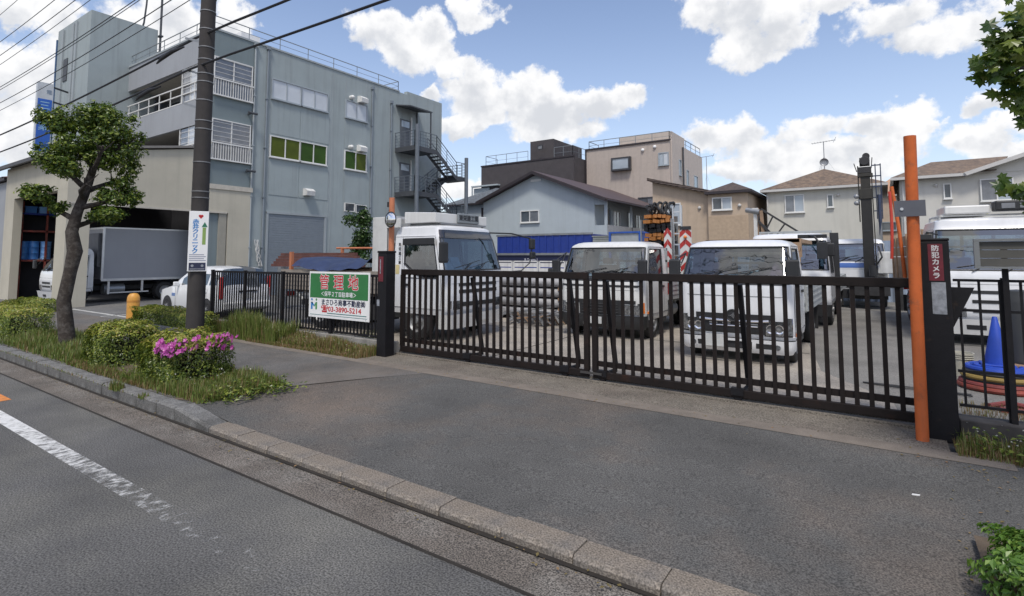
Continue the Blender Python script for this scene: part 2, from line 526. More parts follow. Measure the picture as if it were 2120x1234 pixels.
blue_dark = mat('blue_dark', (0.012, 0.035, 0.22), 0.5, var=0.12)
blue_paint = mat('blue_paint', (0.02, 0.08, 0.35), 0.4, var=0.15, streak=0.15)
blue_cone = mat('blue_cone', (0.015, 0.06, 0.4), 0.5, var=0.15)
plywood = mat('plywood', (0.36, 0.24, 0.15), 0.75, var=0.2, scale=5, streak=0.2)
timber = mat('timber', (0.30, 0.2, 0.13), 0.8, var=0.25, scale=6)
win_glass = glass('win_glass')
win_glass_dark = glass('win_glass_dark', (0.25, 0.32, 0.36), 1.0)

GZ = 0.15      # level of pavement and yard

# ------------------------------------------------------------------ ground, road, pavement
b = MB(); b.quad((-900, -900, -0.03), (900, -900, -0.03), (900, 900, -0.03), (-900, 900, -0.03))
tag(b.build('ground', mat('ground', (0.16, 0.15, 0.135), 0.95, var=0.2, scale=0.2)), kind='structure')


def grid(x0, x1, y0, y1, nx, ny, zf):
    g = MB()
    for j in range(ny + 1):
        for i in range(nx + 1):
            x = x0 + (x1 - x0) * i / nx; y = y0 + (y1 - y0) * j / ny
            g.v.append((x, y, zf(x, y)))
    for j in range(ny):
        for i in range(nx):
            a = j * (nx + 1) + i
            g.face((a, a + 1, a + nx + 2, a + nx + 1))
    return g


b = MB(); b.quad((-300, -9, 0), (120, -9, 0), (120, 2.9, 0), (-300, 2.9, 0))
tag(b.build('road', asphalt_road), kind='structure')
b = MB(); b.quad((-300, 2.9, 0.003), (120, 2.9, 0.003), (120, 3.36, -0.012), (-300, 3.36, -0.012))
tag(b.build('gutter', conc_gutter), kind='structure')

b = MB(); b.quad((-300, 3.3, 0.0), (120, 3.3, 0.0), (120, 3.36, 0.004), (-300, 3.36, 0.004)); b.quad((-300, 2.885, 0.0042), (120, 2.885, 0.0042), (120, 2.91, 0.0068), (-300, 2.91, 0.0068))  # narrow dark strips along the kerb foot and the road-gutter joint
tag(b.build('dark_seam', mat('dark_seam', (0.022, 0.018, 0.014), 0.95, var=0.3, scale=6)), kind='structure')
# worn white edge line: paint left only in patches
m = bpy.data.materials.new('line_white'); m.use_nodes = True
nt = m.node_tree; pb = nt.nodes['Principled BSDF']
pb.inputs['Base Color'].default_value = (0.6, 0.6, 0.585, 1); pb.inputs['Roughness'].default_value = 0.8
tcn = nt.nodes.new('ShaderNodeTexCoord'); mp = nt.nodes.new('ShaderNodeMapping'); mp.inputs['Scale'].default_value = (13, 7, 1); nt.links.new(tcn.outputs['Object'], mp.inputs[0])
n1 = nt.nodes.new('ShaderNodeTexNoise'); n1.inputs['Scale'].default_value = 1.0; n1.inputs['Detail'].default_value = 9; n1.inputs['Roughness'].default_value = 0.75; nt.links.new(mp.outputs[0], n1.inputs['Vector'])
sx = nt.nodes.new('ShaderNodeSeparateXYZ'); nt.links.new(tcn.outputs['Object'], sx.inputs[0])
wr = nt.nodes.new('ShaderNodeMapRange'); nt.links.new(sx.outputs['X'], wr.inputs[0])      # tyres have worn the line away towards the gateway
for i, x in enumerate((-9.0, -3.1, 0.30, 0.60)): wr.inputs[i + 1].default_value = x
mm = nt.nodes.new('ShaderNodeMath'); mm.operation = 'SUBTRACT'; nt.links.new(n1.outputs['Fac'], mm.inputs[0]); nt.links.new(wr.outputs[0], mm.inputs[1])
m2 = nt.nodes.new('ShaderNodeMath'); m2.operation = 'MULTIPLY'; m2.use_clamp = True; nt.links.new(mm.outputs[0], m2.inputs[0]); m2.inputs[1].default_value = 5.0
nt.links.new(m2.outputs[0], pb.inputs['Alpha'])
b = MB(); b.quad((-200, 2.06, 0.004), (30, 2.06, 0.004), (30, 2.23, 0.004), (-200, 2.23, 0.004))
tag(b.build('road_line', m), kind='structure')
b = MB(); b.quad((-11.6, 2.34, 0.004), (-10.45, 2.34, 0.004), (-10.45, 2.48, 0.004), (-11.6, 2.48, 0.004))
tag(b.build('road_line', line_orange), kind='structure')


def walk_z(x, y):
    """pavement: full height left of the verge tip, dropped towards the lowered kerb at the gateway"""
    k = min(1, max(0, (x + 7.45) / 1.1))
    lo = 0.06 + (GZ - 0.06) * min(1, max(0, (y - 3.5) / 2.6))
    return GZ * (1 - k) + lo * k


tag(grid(-300, -8, 3.56, 6.95, 40, 2, lambda x, y: GZ).build('pavement', asphalt_old), kind='structure')
tag(grid(-8, 30, 3.56, 6.75, 190, 16, walk_z).build('pavement', asphalt_walk), kind='structure')
# concrete apron strip and track beam under the gate
b = MB(); b.box((-8.3, 6.75, 0.0), (0.45, 7.58, GZ + 0.004)); b.box((-8.3, 7.58, 0), (0.45, 7.64, GZ + 0.03)); b.box((-8.3, 7.82, 0), (0.45, 7.92, GZ + 0.03)); b.box((-8.3, 7.64, 0), (0.45, 7.82, GZ + 0.012))
tag(b.build('gate_sill', conc_sill), kind='structure')
tag(grid(-13, 0.9, 6.62, 6.9, 60, 3, lambda x, y: GZ + 0.007 - 0.02 * abs(y - 6.76)).build('dirt_strip', dust), kind='structure')
# yard
tag(grid(-14.2, 60, 7.92, 70, 30, 30, lambda x, y: GZ - 0.004).build('yard_asphalt', asphalt_yard), kind='structure')
b = MB(); b.quad((-14, 7.93, GZ + 0.002), (0.1, 7.93, GZ + 0.002), (0.0, 8.9, GZ + 0.002), (-0.95, 10.5, GZ + 0.002), (-1.75, 15.4, GZ + 0.002), (-3.2, 30, GZ + 0.002), (-14, 30, GZ + 0.002))
tag(b.build('yard_concrete', conc_yard), kind='structure')
b = MB()
for y, x1 in ((12.2, -1.3), (16.4, -2.0), (20.6, -2.4)):
    b.box((-13.9, y, GZ + 0.003), (x1, y + 0.05, GZ + 0.006))
for x in (-10.3, -6.3):
    b.box((x, 7.95, GZ + 0.003), (x + 0.04, 29, GZ + 0.0065))
tag(b.build('yard_joint', mat('joint_dark', (0.09, 0.085, 0.075), 0.95)), kind='structure')
tag(grid(-200, -14.2, 6.95, 60, 20, 20, lambda x, y: GZ - 0.004).build('forecourt', asphalt_fore), kind='structure')
b = MB(); b.box((-24.6, 7.3, GZ), (-18.6, 7.42, GZ + 0.006)); b.box((-20.8, 6.96, GZ), (-20.7, 8.6, GZ + 0.006))
tag(b.build('forecourt_line', mat('line_grey', (0.42, 0.42, 0.4), 0.9, var=0.3, scale=10)), kind='structure')
tag(grid(-300, -7.95, 3.5, 4.95, 200, 6, lambda x, y: GZ + 0.012 + 0.035 * sin(x * 2.1) * sin(y * 3.3) * (1 if 3.6 < y < 4.9 else 0) - (0.05 if y < 3.51 else 0)).build('verge_soil', soil), kind='structure')
# asphalt laid later in the gateway ends in a slanting seam; older paving to the left of it
b = MB(); b.quad((-8.0, 4.95, GZ + 0.003), (-7.35, 4.78, GZ + 0.0015), (-6.75, 5.9, GZ + 0.003), (-6.2, 6.72, GZ + 0.003), (-8.0, 6.75, GZ + 0.003))
tag(b.build('pavement_patch', asphalt_old), kind='structure')
b = MB(); b.v += [(-7.95, 3.5, GZ + 0.008), (-7.45, 3.72, GZ + 0.004), (-7.3, 4.4, GZ + 0.004), (-7.45, 4.8, GZ + 0.004), (-7.95, 4.95, GZ + 0.008)]; b.face((0, 1, 2, 3, 4))
tag(b.build('verge_soil', soil), kind='structure')
tag(grid(0.42, 12, 3.6, 4.95, 30, 6, lambda x, y: 0.16).build('verge_soil', soil), kind='structure')

# patched trench and thin cracks in the paving
rc = random.Random(9); b = MB()
for (x, y, a, n) in ((-2.4, 1.3, 0.05, 26), (-6.5, 0.9, -0.1, 20), (-1.0, 5.2, 1.2, 9)):
    for i in range(n):
        a += rc.uniform(-0.35, 0.35); l = rc.uniform(0.06, 0.16); x2, y2 = x + l * cos(a), y + l * sin(a); w_ = rc.uniform(0.001, 0.0026)
        z1, z2 = ((walk_z(x, y) if y > 3.56 else 0.0) + 0.003, (walk_z(x2, y2) if y2 > 3.56 else 0.0) + 0.003)
        b.quad((x, y - w_, z1), (x2, y2 - w_, z2), (x2, y2 + w_, z2), (x, y + w_, z1)); x, y = x2, y2
tag(b.build('paving_cracks', mat('crack', (0.03, 0.028, 0.026), 0.95)), kind='structure')

# kerb: single stones with open joints; high along the verge, dropped at the gateway
kerb = thing('kerb', None, None, (0, 3.45, 0), kind='structure')
L_ = 0.6


def stone(h0, h1, y0, y1, ln=L_ - 0.009):
    """kerb stone of length ln along x, front-top edge chamfered, heights h0 -> h1"""
    s = MB()
    for x, h in ((0, h0), (ln, h1)):
        s.v += [(x, y0, -0.08), (x, y0, h - 0.025), (x, y0 + 0.03, h), (x, y1, h), (x, y1, -0.08)]
    for i in range(4):
        s.face((i, i + 1, i + 6, i + 5))
    s.face((4, 3, 2, 1, 0)); s.face((5, 6, 7, 8, 9))
    return s.mesh('kerb_stone', [conc_kerb_old if h0 > 0.1 else conc_kerb])


hi = stone(0.165, 0.165, -0.11, 0.08)
k = 0
rk = random.Random(3)
x = -7.95
n_hi = 0
while x > -46 and n_hi < 64:
    x -= L_
    o = link_mesh('kerb_stone', hi, kerb, loc=(x, rk.uniform(-0.006, 0.006), rk.uniform(-0.008, 0.004)))
    n_hi += 1
link_mesh('kerb_stone', stone(0.165, 0.165, -0.11, 0.08, 0.49), kerb, loc=(-7.95, 0, 0))
o = link_mesh('kerb_stone', stone(0.165, 0.07, -0.11, 0.12, 0.84), kerb, loc=(-7.45, 0, 0))
lo_ = stone(0.066, 0.066, -0.11, 0.12)
x = -6.6
while x < 1.0:
    link_mesh('kerb_stone', lo_, kerb, loc=(x, rk.uniform(-0.008, 0.008), rk.uniform(-0.006, 0.006)))
    x += L_
link_mesh('kerb_stone', stone(0.07, 0.165, -0.11, 0.1, 0.84), kerb, loc=(x, 0, 0))
b = MB(); b.box((-300, 3.34, -0.05), (-46.5, 3.53, 0.165)); b.box((x + 0.86, 3.34, -0.05), (60, 3.53, 0.165))
tag(b.build('far_kerb', conc_kerb_old), kind='structure')
# ------------------------------------------------------------------ windows and house helpers
frame_white = mat('frame_white', (0.66, 0.66, 0.64), 0.5, var=0.05)
frame_dark = mat('frame_dark', (0.05, 0.05, 0.055), 0.4, var=0.1)
frame_grey = mat('frame_grey', (0.32, 0.36, 0.39), 0.5, var=0.08)
pane_frost = mat('pane_frost', (0.52, 0.55, 0.58), 0.25, var=0.08, scale=1.5, coat=0.6)
pane_green = mat('pane_green', (0.075, 0.10, 0.008), 0.5, var=0.25, scale=1.2, coat=0.08, spec=0.2)
pane_green_b = mat('pane_green_b', (0.032, 0.075, 0.008), 0.5, var=0.2, scale=1.2, coat=0.08, spec=0.2)
pane_dark = mat('pane_dark', (0.07, 0.085, 0.1), 0.08, var=0.3, scale=1.0, coat=1.0)
pane_blue = mat('pane_blue', (0.33, 0.38, 0.43), 0.12, var=0.15, scale=1.0, coat=1.0)
pane_mid = mat('pane_mid', (0.14, 0.15, 0.17), 0.12, var=0.3, scale=2.5, coat=1.0)


def window(par, axis, c, a0, a1, z0, z1, panes, fm, fr=0.05, dep=0.07, sill=True, mullion=True, proud=0.02):
    """frame part (> pane, sill) on a wall facing 'x' (+X, plane x=c) or 'y' (-Y, plane y=c)"""
    def B(mb, a_0, a_1, d0, d1, z_0, z_1):
        if axis == 'x': mb.box((c + d0, a_0, z_0), (c + d1, a_1, z_1))
        else: mb.box((a_0, c - d1, z_0), (a_1, c - d0, z_1))
    f = MB()
    B(f, a0 - fr, a1 + fr, -0.05, dep, z1, z1 + fr); B(f, a0 - fr, a1 + fr, -0.05, dep, z0 - fr, z0)
    B(f, a0 - fr, a0, -0.05, dep, z0, z1); B(f, a1, a1 + fr, -0.05, dep, z0, z1)
    n = len(panes); w = (a1 - a0) / n
    for i in range(1, n):
        if mullion: B(f, a0 + i * w - fr * 0.5, a0 + i * w + fr * 0.5, 0.0, dep * 0.8, z0, z1)
    o = f.build('window', fm, par, world=True)
    for i, pm in enumerate(panes):
        p = MB(); g = fr * 0.5 if mullion else 0
        B(p, a0 + i * w + (g if i else 0.001), a0 + (i + 1) * w - (g if i < n - 1 else 0.001), -0.02, proud + 0.004 * (i % 2), z0 + 0.001, z1 - 0.001)
        p.build('pane', pm, o, world=True)
    if sill:
        s = MB(); B(s, a0 - fr - 0.03, a1 + fr + 0.03, 0, dep + 0.05, z0 - fr - 0.05, z0 - fr - 0.002)
        s.build('sill', fm, o, world=True)
    return o


def rail(mb, pts, h, nbar=3, post=1.0, r=0.02):
    """handrail with posts and horizontal bars along a path"""
    for a, b_ in zip(pts[:-1], pts[1:]):
        a, b_ = Vector(a), Vector(b_)
        n = max(1, round((b_ - a).length / post))
        for i in range(n + 1):
            p = a.lerp(b_, i / n); mb.bar(p, p + Vector((0, 0, h)), r * 1.6)
        for k in range(1, nbar + 1):
            z = Vector((0, 0, h * k / nbar)); mb.bar(a + z, b_ + z, r * (2 if k == nbar else 1.0))
    return mb


# ------------------------------------------------------------------ grey three-storey building
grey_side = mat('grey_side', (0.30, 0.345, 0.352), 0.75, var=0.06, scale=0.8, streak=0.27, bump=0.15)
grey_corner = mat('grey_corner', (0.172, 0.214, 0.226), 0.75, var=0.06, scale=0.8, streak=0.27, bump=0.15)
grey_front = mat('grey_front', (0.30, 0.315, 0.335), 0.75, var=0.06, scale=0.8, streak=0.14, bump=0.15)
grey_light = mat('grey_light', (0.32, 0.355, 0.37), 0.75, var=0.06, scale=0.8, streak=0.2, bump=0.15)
soffit = mat('soffit', (0.42, 0.40, 0.36), 0.85, var=0.08)
shutter_grey = mat('shutter_grey', (0.19, 0.22, 0.25), 0.55, var=0.06, streak=0.1)
rail_steel = mat('rail_steel', (0.23, 0.25, 0.26), 0.5, metal=0.4, var=0.1)
stair_paint = mat('stair_paint', (0.12, 0.14, 0.165), 0.5, var=0.12, streak=0.2)
stair_dark = mat('stair_dark', (0.055, 0.06, 0.068), 0.6, var=0.15)

XG = -25.5
YF = 12.4
ZT = 12.72
gb = thing('office_building', 'grey three storey office building with green film windows and rooftop railing', 'building', (XG, YF, GZ))
w = MB()
w.box((-41.5, YF + 2.2, GZ), (XG - 0.02, 28.3, ZT - 0.05))                       # body behind the galleries
w.build('body_wall', grey_front, gb, world=True)
w = MB(); w.box((XG - 0.3, YF + 2.06, GZ), (XG, 28.3, ZT)); w.box((XG - 0.28, 24.9, ZT), (XG + 0.002, 28.302, ZT + 0.22))
w.build('side_wall', grey_side, gb, world=True)
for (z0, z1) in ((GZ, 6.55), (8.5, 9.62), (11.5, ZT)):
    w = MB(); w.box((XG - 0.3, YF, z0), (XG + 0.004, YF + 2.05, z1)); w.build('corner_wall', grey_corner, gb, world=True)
for (z0, z1) in ((11.36, ZT), (8.36, 9.6), (5.0, 6.6)):
    w = MB(); w.box((-36, YF, z0), (XG - 0.305, YF + 0.18, z1)); w.build('gallery_parapet', grey_front, gb, world=True)
for (z0, z1) in ((11.5, 11.6), (8.5, 8.62)):
    w = MB(); w.box((-36, YF + 0.185, z0), (XG - 0.31, YF + 2.19, z1)); w.build('gallery_soffit', soffit, gb, world=True)
w = MB()
for y in (15.15, 15.32, 18.95, 19.1, 20.0, 21.5, 21.95, 23.4):
    w.box((XG + 0.001, y, GZ + 4.4 if 15.2 < y < 19 else GZ + 0.1), (XG + 0.012, y + 0.035, ZT - 0.3))
w.box((XG - 0.33, YF - 0.04, ZT), (XG + 0.045, 24.2, ZT + 0.09)); w.box((-36.1, YF - 0.05, ZT), (XG - 0.34, YF + 0.25, ZT + 0.09))
w.build('wall_trim', grey_light, gb, world=True)
# wall panels between the shallow pilasters
for (y0, y1) in ((15.4, 17.05), (17.1, 18.9), (19.98, 21.58)):
    for (za, zb2) in ((5.2, 6.9), (8.35, 9.9)):
        w = MB(); w.box((XG, y0, za), (XG + 0.02, y1, zb2)); w.build('wall_panel', grey_side, gb, world=True)
for (z0, z1, pm, pm2) in ((10.2, 11.15, pane_frost, pane_frost), (7.18, 8.18, pane_green, pane_green_b)):
    window(gb, 'x', XG, 15.42, 17.04, z0, z1, [pm, pm], frame_white if pm is pane_green else frame_grey, 0.05)
    window(gb, 'x', XG, 17.12, 18.72, z0, z1, [pm2, pm2], frame_white if pm is pane_green else frame_grey, 0.05)
    window(gb, 'x', XG, 20.02, 21.54, z0, z1, [pm2, pm], frame_white if pm is pane_green else frame_grey, 0.05)
window(gb, 'x', XG, 20.1, 20.75, 4.72, 5.14, [pane_dark], frame_white, 0.04, sill=False)
window(gb, 'x', XG, 20.9, 21.6, 4.68, 5.1, [pane_dark], frame_white, 0.04, sill=False)
# glazed corner galleries with white grilles
for (z0, z1) in ((9.66, 11.42), (6.62, 8.46)):
    o = window(gb, 'x', XG, YF + 0.12, YF + 1.9, z0, z1, [pane_mid, pane_mid], frame_white, 0.05, dep=0.06, sill=False)
    g = MB()
    for i in range(5): g.box((XG + 0.05, YF + 0.12, z0 + 0.85 + i * 0.22), (XG + 0.062, YF + 1.9, z0 + 0.865 + i * 0.22))
    g.build('grille', frame_white, o, world=True)
    g = MB(); g.box((XG + 0.1, YF - 0.03, z0 + 0.72), (XG + 0.16, YF + 1.97, z0 + 0.78)); g.box((XG + 0.1, YF - 0.03, z0 - 0.06), (XG + 0.16, YF + 1.97, z0 + 0.0))
    for i in range(17): g.box((XG + 0.115, YF + i * 0.119, z0), (XG + 0.14, YF + i * 0.119 + 0.026, z0 + 0.72))
    g.build('balcony_railing', frame_white, gb, world=True)
    o = window(gb, 'y', YF + 0.1, -28.5, XG - 0.42, z0, z1 - 0.1, [pane_mid, pane_frost, pane_mid], frame_white, 0.05, dep=0.06, sill=False)
    g = MB()
    for i in range(5): g.box((-28.5, YF + 0.02, z0 + 0.4 + i * 0.28), (XG - 0.42, YF + 0.035, z0 + 0.415 + i * 0.28))
    g.build('grille', frame_white, o, world=True)
    g = MB()
    for z in (0.0, 0.42, 0.85): g.box((-35.9, YF + 0.0, z0 + z - 0.04), (XG - 0.32, YF + 0.05, z0 + z + 0.01))
    for i in range(9): g.box((-35.9 + i * 1.25, YF + 0.005, z0), (-35.86 + i * 1.25, YF + 0.045, z0 + 0.85))
    g.build('gallery_railing', frame_white, gb, world=True)
    window(gb, 'y', YF + 2.2, -35, -29, z0, z1 - 0.3, [pane_dark, pane_mid, pane_dark, pane_mid], frame_grey, 0.05, sill=False)
# large roller door
w = MB(); w.box((XG, 15.3, GZ), (XG + 0.06, 15.42, 4.3)); w.box((XG, 18.72, GZ), (XG + 0.06, 18.86, 4.3)); w.box((XG, 15.3, 4.24), (XG + 0.07, 18.86, 4.36))
d = w.build('roller_door', grey_light, gb, world=True)
for i in range(34):
    s = MB(); s.box((XG + 0.005, 15.425, GZ + i * 0.12), (XG + 0.026, 18.715, GZ + i * 0.12 + 0.108)); s.build('slat', shutter_grey, d, world=True)
for (y, z) in ((21.1, 11.35), (21.1, 8.4), (17.6, 5.45)):
    if z > 6:
        w = MB(); w.lathe([(0.12, 0), (0.12, 0.2), (0.1, 0.26), (0.05, 0.3), (0.001, 0.31)], (XG, y - 0.75, z + 0.05), 'x', 16); w.build('vent_cap', frame_white, gb, world=True, smooth=True)
    w = MB()
    w.prism([(XG, z - 0.12), (XG + 0.38, z - 0.12), (XG + 0.42, z + 0.12), (XG + 0.2, z + 0.26), (XG, z + 0.26)], 'y', y - 0.25, y + 0.25)
    w.build('vent_hood', white_dirty if z < 6 else frame_white, gb, world=True)
for (y, zt) in ((14.45, 12.5), (15.12, 12.6), (21.95, 12.3), (23.5, 11.8)):
    w = MB(); w.cyl((XG + 0.07, y, GZ), (XG + 0.07, y, zt), 0.045); w.box((XG, y - 0.09, zt - 0.02), (XG + 0.16, y + 0.09, zt + 0.16))
    for z in (2.5, 5, 7.5, 10): w.box((XG, y - 0.07, z), (XG + 0.13, y + 0.07, z + 0.05))
    w.build('drain_pipe', grey_light if y < 15 else shutter_grey, gb, world=True)
for z in (9.05, 6.2):
    w = MB(); w.bar((XG, 14.2, z), (XG + 0.35, 14.2, z), 0.06); w.cyl((XG + 0.3, 14.05, z + 0.02), (XG + 0.3, 14.5, z + 0.02), 0.06); w.build('wall_lamp', stair_dark, gb, world=True)
w = MB()
for k in range(5):
    pts = [(XG + 0.1 + 0.02 * k, 14.65 + 0.2 * (0.5 + 0.5 * sin(k * 2 + t * 1.3)) + 0.05 * t, 2.9 - 0.26 * t) for t in range(6)]
    w.tube(pts, 0.018, 5)
w.build('cable_coil', white_dirty, gb, world=True)
w = MB(); rail(w, [(-36, YF + 0.1, ZT + 0.09), (XG - 0.1, YF + 0.1, ZT + 0.09), (XG - 0.1, 24.2, ZT + 0.09), (-30, 24.2, ZT + 0.09)], 0.62, 2, 1.75, 0.018)
w.build('roof_railing', rail_steel, gb, world=True)
w = MB(); w.box((-30.5, 12.9, ZT), (-26.8, 13.6, ZT + 0.55)); w.build('roof_tank', white_plain, gb, world=True)
w = MB(); w.box((-28.6, 14.2, ZT), (-26.4, 15.2, ZT + 0.75)); w.build('roof_tank', white_plain, gb, world=True)
# windowless tower at the street end
w = MB(); w.box((-39.9, 10.5, GZ), (-34.8, 13.75, 15.4)); w.build('tower_wall', grey_side, gb, world=True)
for x in (-39.0, -37.35, -36.9):
    w = MB(); w.box((x, 10.42, 5), (x + 0.25, 10.5, 15.2)); w.build('tower_rib', grey_light, gb, world=True)
for (z0, z1) in ((8.5, 9.9), (12.1, 13.4)):
    w = MB(); w.box((-38.6, 10.46, z0), (-38.0, 10.498, z1)); w.build('tower_louvre', stair_dark, gb, world=True)
w = MB(); w.cyl((-34.7, 13.85, 10.5), (-34.7, 13.85, 18.2), 0.06); w.tube([(-36.1, 13.3, 15.2), (-35.6, 13.3, 15.9), (-35.5, 13.35, 17), (-35.5, 13.4, 18.4)], 0.05, 8)
for z in (11, 12, 13, 14, 15): w.box((-34.9, 13.75, z), (-34.55, 13.95, z + 0.08))
w.build('vent_pipe', stair_dark, gb, world=True)
w = MB(); w.box((-40.05, 10.45, 7), (-39.92, 10.95, 14.9)); w.build('blue_flashing', mat('flash_blue', (0.05, 0.11, 0.22), 0.5), gb, world=True)

# blue vertical sign on the tower
sg = thing('projecting_sign', 'tall blue vertical sign with white characters projecting from the grey tower', 'sign', (-37.2, 9.2, 7.6))
w = MB(); w.box((-37.25, 9.0, 7.55), (-37.0, 9.68, 11.45)); w.build('sign_box', mat('sign_frame', (0.5, 0.53, 0.56), 0.5), sg, world=True)
w = MB(); w.box((-36.998, 9.04, 7.6), (-36.985, 9.64, 10.55)); w.build('sign_face', mat('sign_blue', (0.025, 0.11, 0.45), 0.35, var=0.1), sg, world=True)
w = MB(); w.bar((-37.1, 9.68, 11.3), (-37.6, 10.5, 11.3), 0.08); w.bar((-37.1, 9.68, 10.5), (-37.6, 10.5, 10.5), 0.08); w.bar((-37.1, 9.68, 8), (-37.6, 10.5, 8), 0.08); w.build('bracket', stair_dark, sg, world=True)
sign_lt = mat('sign_letter', (0.3, 0.5, 0.68), 0.5)
text('三工業', 0.5, 'lettering', sign_lt, sg, (-36.98, 9.34, 9.6), (radians(90), 0, radians(90)), thick=0.003, world=True, vert=True, gap=1.15)
text('電', 0.26, 'lettering', mat('letter_grey', (0.2, 0.26, 0.34), 0.5), sg, (-36.995, 9.5, 10.95), (radians(90), 0, radians(90)), thick=0.003, world=True)

# ------------------------------------------------------------------ external staircase
st = thing('fire_stair', 'dark steel outside staircase with two landings on the grey office wall', 'staircase', (XG, 24, GZ))
X0, X1, XM = XG + 0.03, XG + 1.75, XG + 0.88


def landing(y0, y1, z, x0=X0, x1=X1):
    l = MB(); l.box((x0, y0, z - 0.2), (x1, y1, z)); l.box((x0 + 0.02, y0 - 0.03, z - 0.26), (x1 - 0.02, y0, z + 0.04)); l.box((x1, y0, z - 0.26), (x1 + 0.03, y1, z + 0.04))
    l.build('landing', stair_dark, st, world=True)


def flight(x0, x1, ya, za, yb, zb):
    n = 8
    tm = MB(); tm.box((x0 + 0.03, -0.13, -0.02), (x1 - 0.03, 0.13, 0.02)); me = tm.mesh('tread', [stair_dark])
    for i in range(n):
        t = (i + 0.6) / n
        o = link_mesh('tread', me, st); o.location = Vector((0, ya + (yb - ya) * t, za + (zb - za) * t)) - wloc(st)
    s = MB()
    for x in (x0, x1): s.bar((x, ya, za - 0.12), (x, yb, zb - 0.12), 0.03, 0.22)
    s.build('stringer', stair_dark, st, world=True)
    r = MB()
    for x in (x0, x1):
        rail(r, [(x, ya, za), (x, yb, zb)], 0.95, 4, 1.0, 0.02)
    r.build('handrail', stair_paint, st, world=True)


ZL3, ZM, ZL2, ZM2 = 8.95, 7.5, 6.1, 4.6
for z in (ZL3, ZL2):
    landing(23.9, 25.9, z)
    r = MB(); rail(r, [(X0, 23.9, z), (X1, 23.9, z), (X1, 25.9, z)], 1.0, 5, 0.45, 0.02); r.build('landing_rail', stair_paint, st, world=True)
for z in (ZM, ZM2):
    landing(27.9, 29.0, z)
    r = MB(); rail(r, [(X1, 27.9, z), (X1, 29.0, z), (X0, 29.0, z)], 1.0, 5, 0.45, 0.02); r.build('landing_rail', stair_paint, st, world=True)
flight(XM + 0.04, X1, 25.9, ZL3, 27.9, ZM)
flight(X0, XM - 0.04, 27.9, ZM, 25.9, ZL2)
flight(XM + 0.04, X1, 25.9, ZL2, 27.9, ZM2)
flight(X0, XM - 0.04, 27.9, ZM2, 25.9, 3.0)
for (y, zt) in ((24.0, 10.3), (28.8, 8.9)):
    p = MB(); p.cyl((X1 + 0.12, y, GZ), (X1 + 0.12, y, zt), 0.13); p.build('column', stair_paint, st, world=True)
p = MB(); p.prism([(XG + 0.01, 11.75), (XG + 1.35, 11.5), (XG + 1.35, 11.58), (XG + 0.01, 11.83)], 'y', 23.9, 25.9); p.bar((XG + 1.3, 25.8, ZL3), (XG + 1.3, 25.8, 11.52), 0.07); p.bar((XG + 0.06, 25.8, ZL3), (XG + 0.06, 25.8, 11.7), 0.06)
p.build('door_canopy', stair_dark, st, world=True)
for z in (ZL3, ZL2):
    p = MB(); p.box((XG, 24.3, z), (XG + 0.05, 25.2, z + 2.05)); o = p.build('door', mat('door_grey', (0.09, 0.1, 0.115), 0.5), st, world=True)
    p = MB(); p.box((XG + 0.051, 24.4, z + 1.55), (XG + 0.056, 25.1, z + 1.95)); p.build('pane', pane_blue, o, world=True)
    p = MB(); p.box((XG, 25.25, z), (XG + 0.09, 25.32, z + 2.3)); p.build('door_post', frame_white, st, world=True)

# ------------------------------------------------------------------ beige garage in front of it
beige = mat('beige_wall', (0.46, 0.43, 0.35), 0.85, var=0.07, scale=0.9, streak=0.14, bump=0.2)
beige_dk = mat('beige_trim', (0.30, 0.285, 0.24), 0.8, var=0.06)
XA, YA = -25.4, 7.25
ga = thing('garage', 'beige shed roofed truck garage with two tall open bays', 'building', (XA, YA, GZ))
w = MB()
w.prism([(YA, 4.65), (YA + 0.3, 4.65), (YA + 0.3, 6.2), (YA, 6.1)], 'x', -33.4, XA)      # fascia over the street bay
w.box((XA - 1.1, YA + 0.002, GZ), (XA - 0.002, YA + 0.75, 4.65))                          # corner pier
w.box((-33.4, YA, GZ), (-32.05, YA + 0.3, 4.65))
w.build('front_wall', beige, ga, world=True)
w = MB()
w.prism([(YA + 0.76, 4.12), (YF - 0.01, 4.12), (YF - 0.01, 7.02), (YA + 0.3, 6.12), (YA + 0.3, 4.66), (YA + 0.76, 4.66)], 'x', XA - 0.3, XA)
w.box((XA - 0.29, YF, 4.12), (XA + 0.0, 14.45, 5.38)); w.box((XA - 0.29, 13.35, GZ), (XA, 14.45, 4.119))
w.build('side_wall', beige, ga, world=True)
w = MB(); w.box((XA - 0.2, 12.95, GZ), (XA - 0.02, 13.3, 4.1)); w.build('bay_post', beige_dk, ga, world=True)
w = MB(); w.box((XA - 0.0, 12.43, 5.2), (XA + 0.05, 14.5, 5.42)); w.box((XA, 7.3, 4.08), (XA + 0.03, 13.3, 4.16)); w.build('wall_trim', mat('beige_lt', (0.47, 0.44, 0.38), 0.8), ga, world=True)
w = MB(); w.prism([(YA - 0.25, 6.12), (YF - 0.02, 7.06), (YF - 0.02, 7.16), (YA - 0.25, 6.22)], 'x', -33.6, XA + 0.12); w.build('roof', mat('garage_roof', (0.2, 0.19, 0.18), 0.8), ga, world=True)
w = MB(); w.box((-33.6, YA - 0.36, 6.0), (XA + 0.1, YA - 0.24, 6.14)); w.build('gutter_pipe', mat('gutter_dark', (0.08, 0.08, 0.085), 0.6), ga, world=True)
w = MB(); w.box((-33.4, 14.3, GZ), (XA - 0.3, 14.42, 6.3)); w.box((-33.4, YA + 0.3, GZ), (-33.25, 14.3, 6.3)); w.build('back_wall', mat('garage_inside', (0.035, 0.035, 0.042), 0.9), ga, world=True)
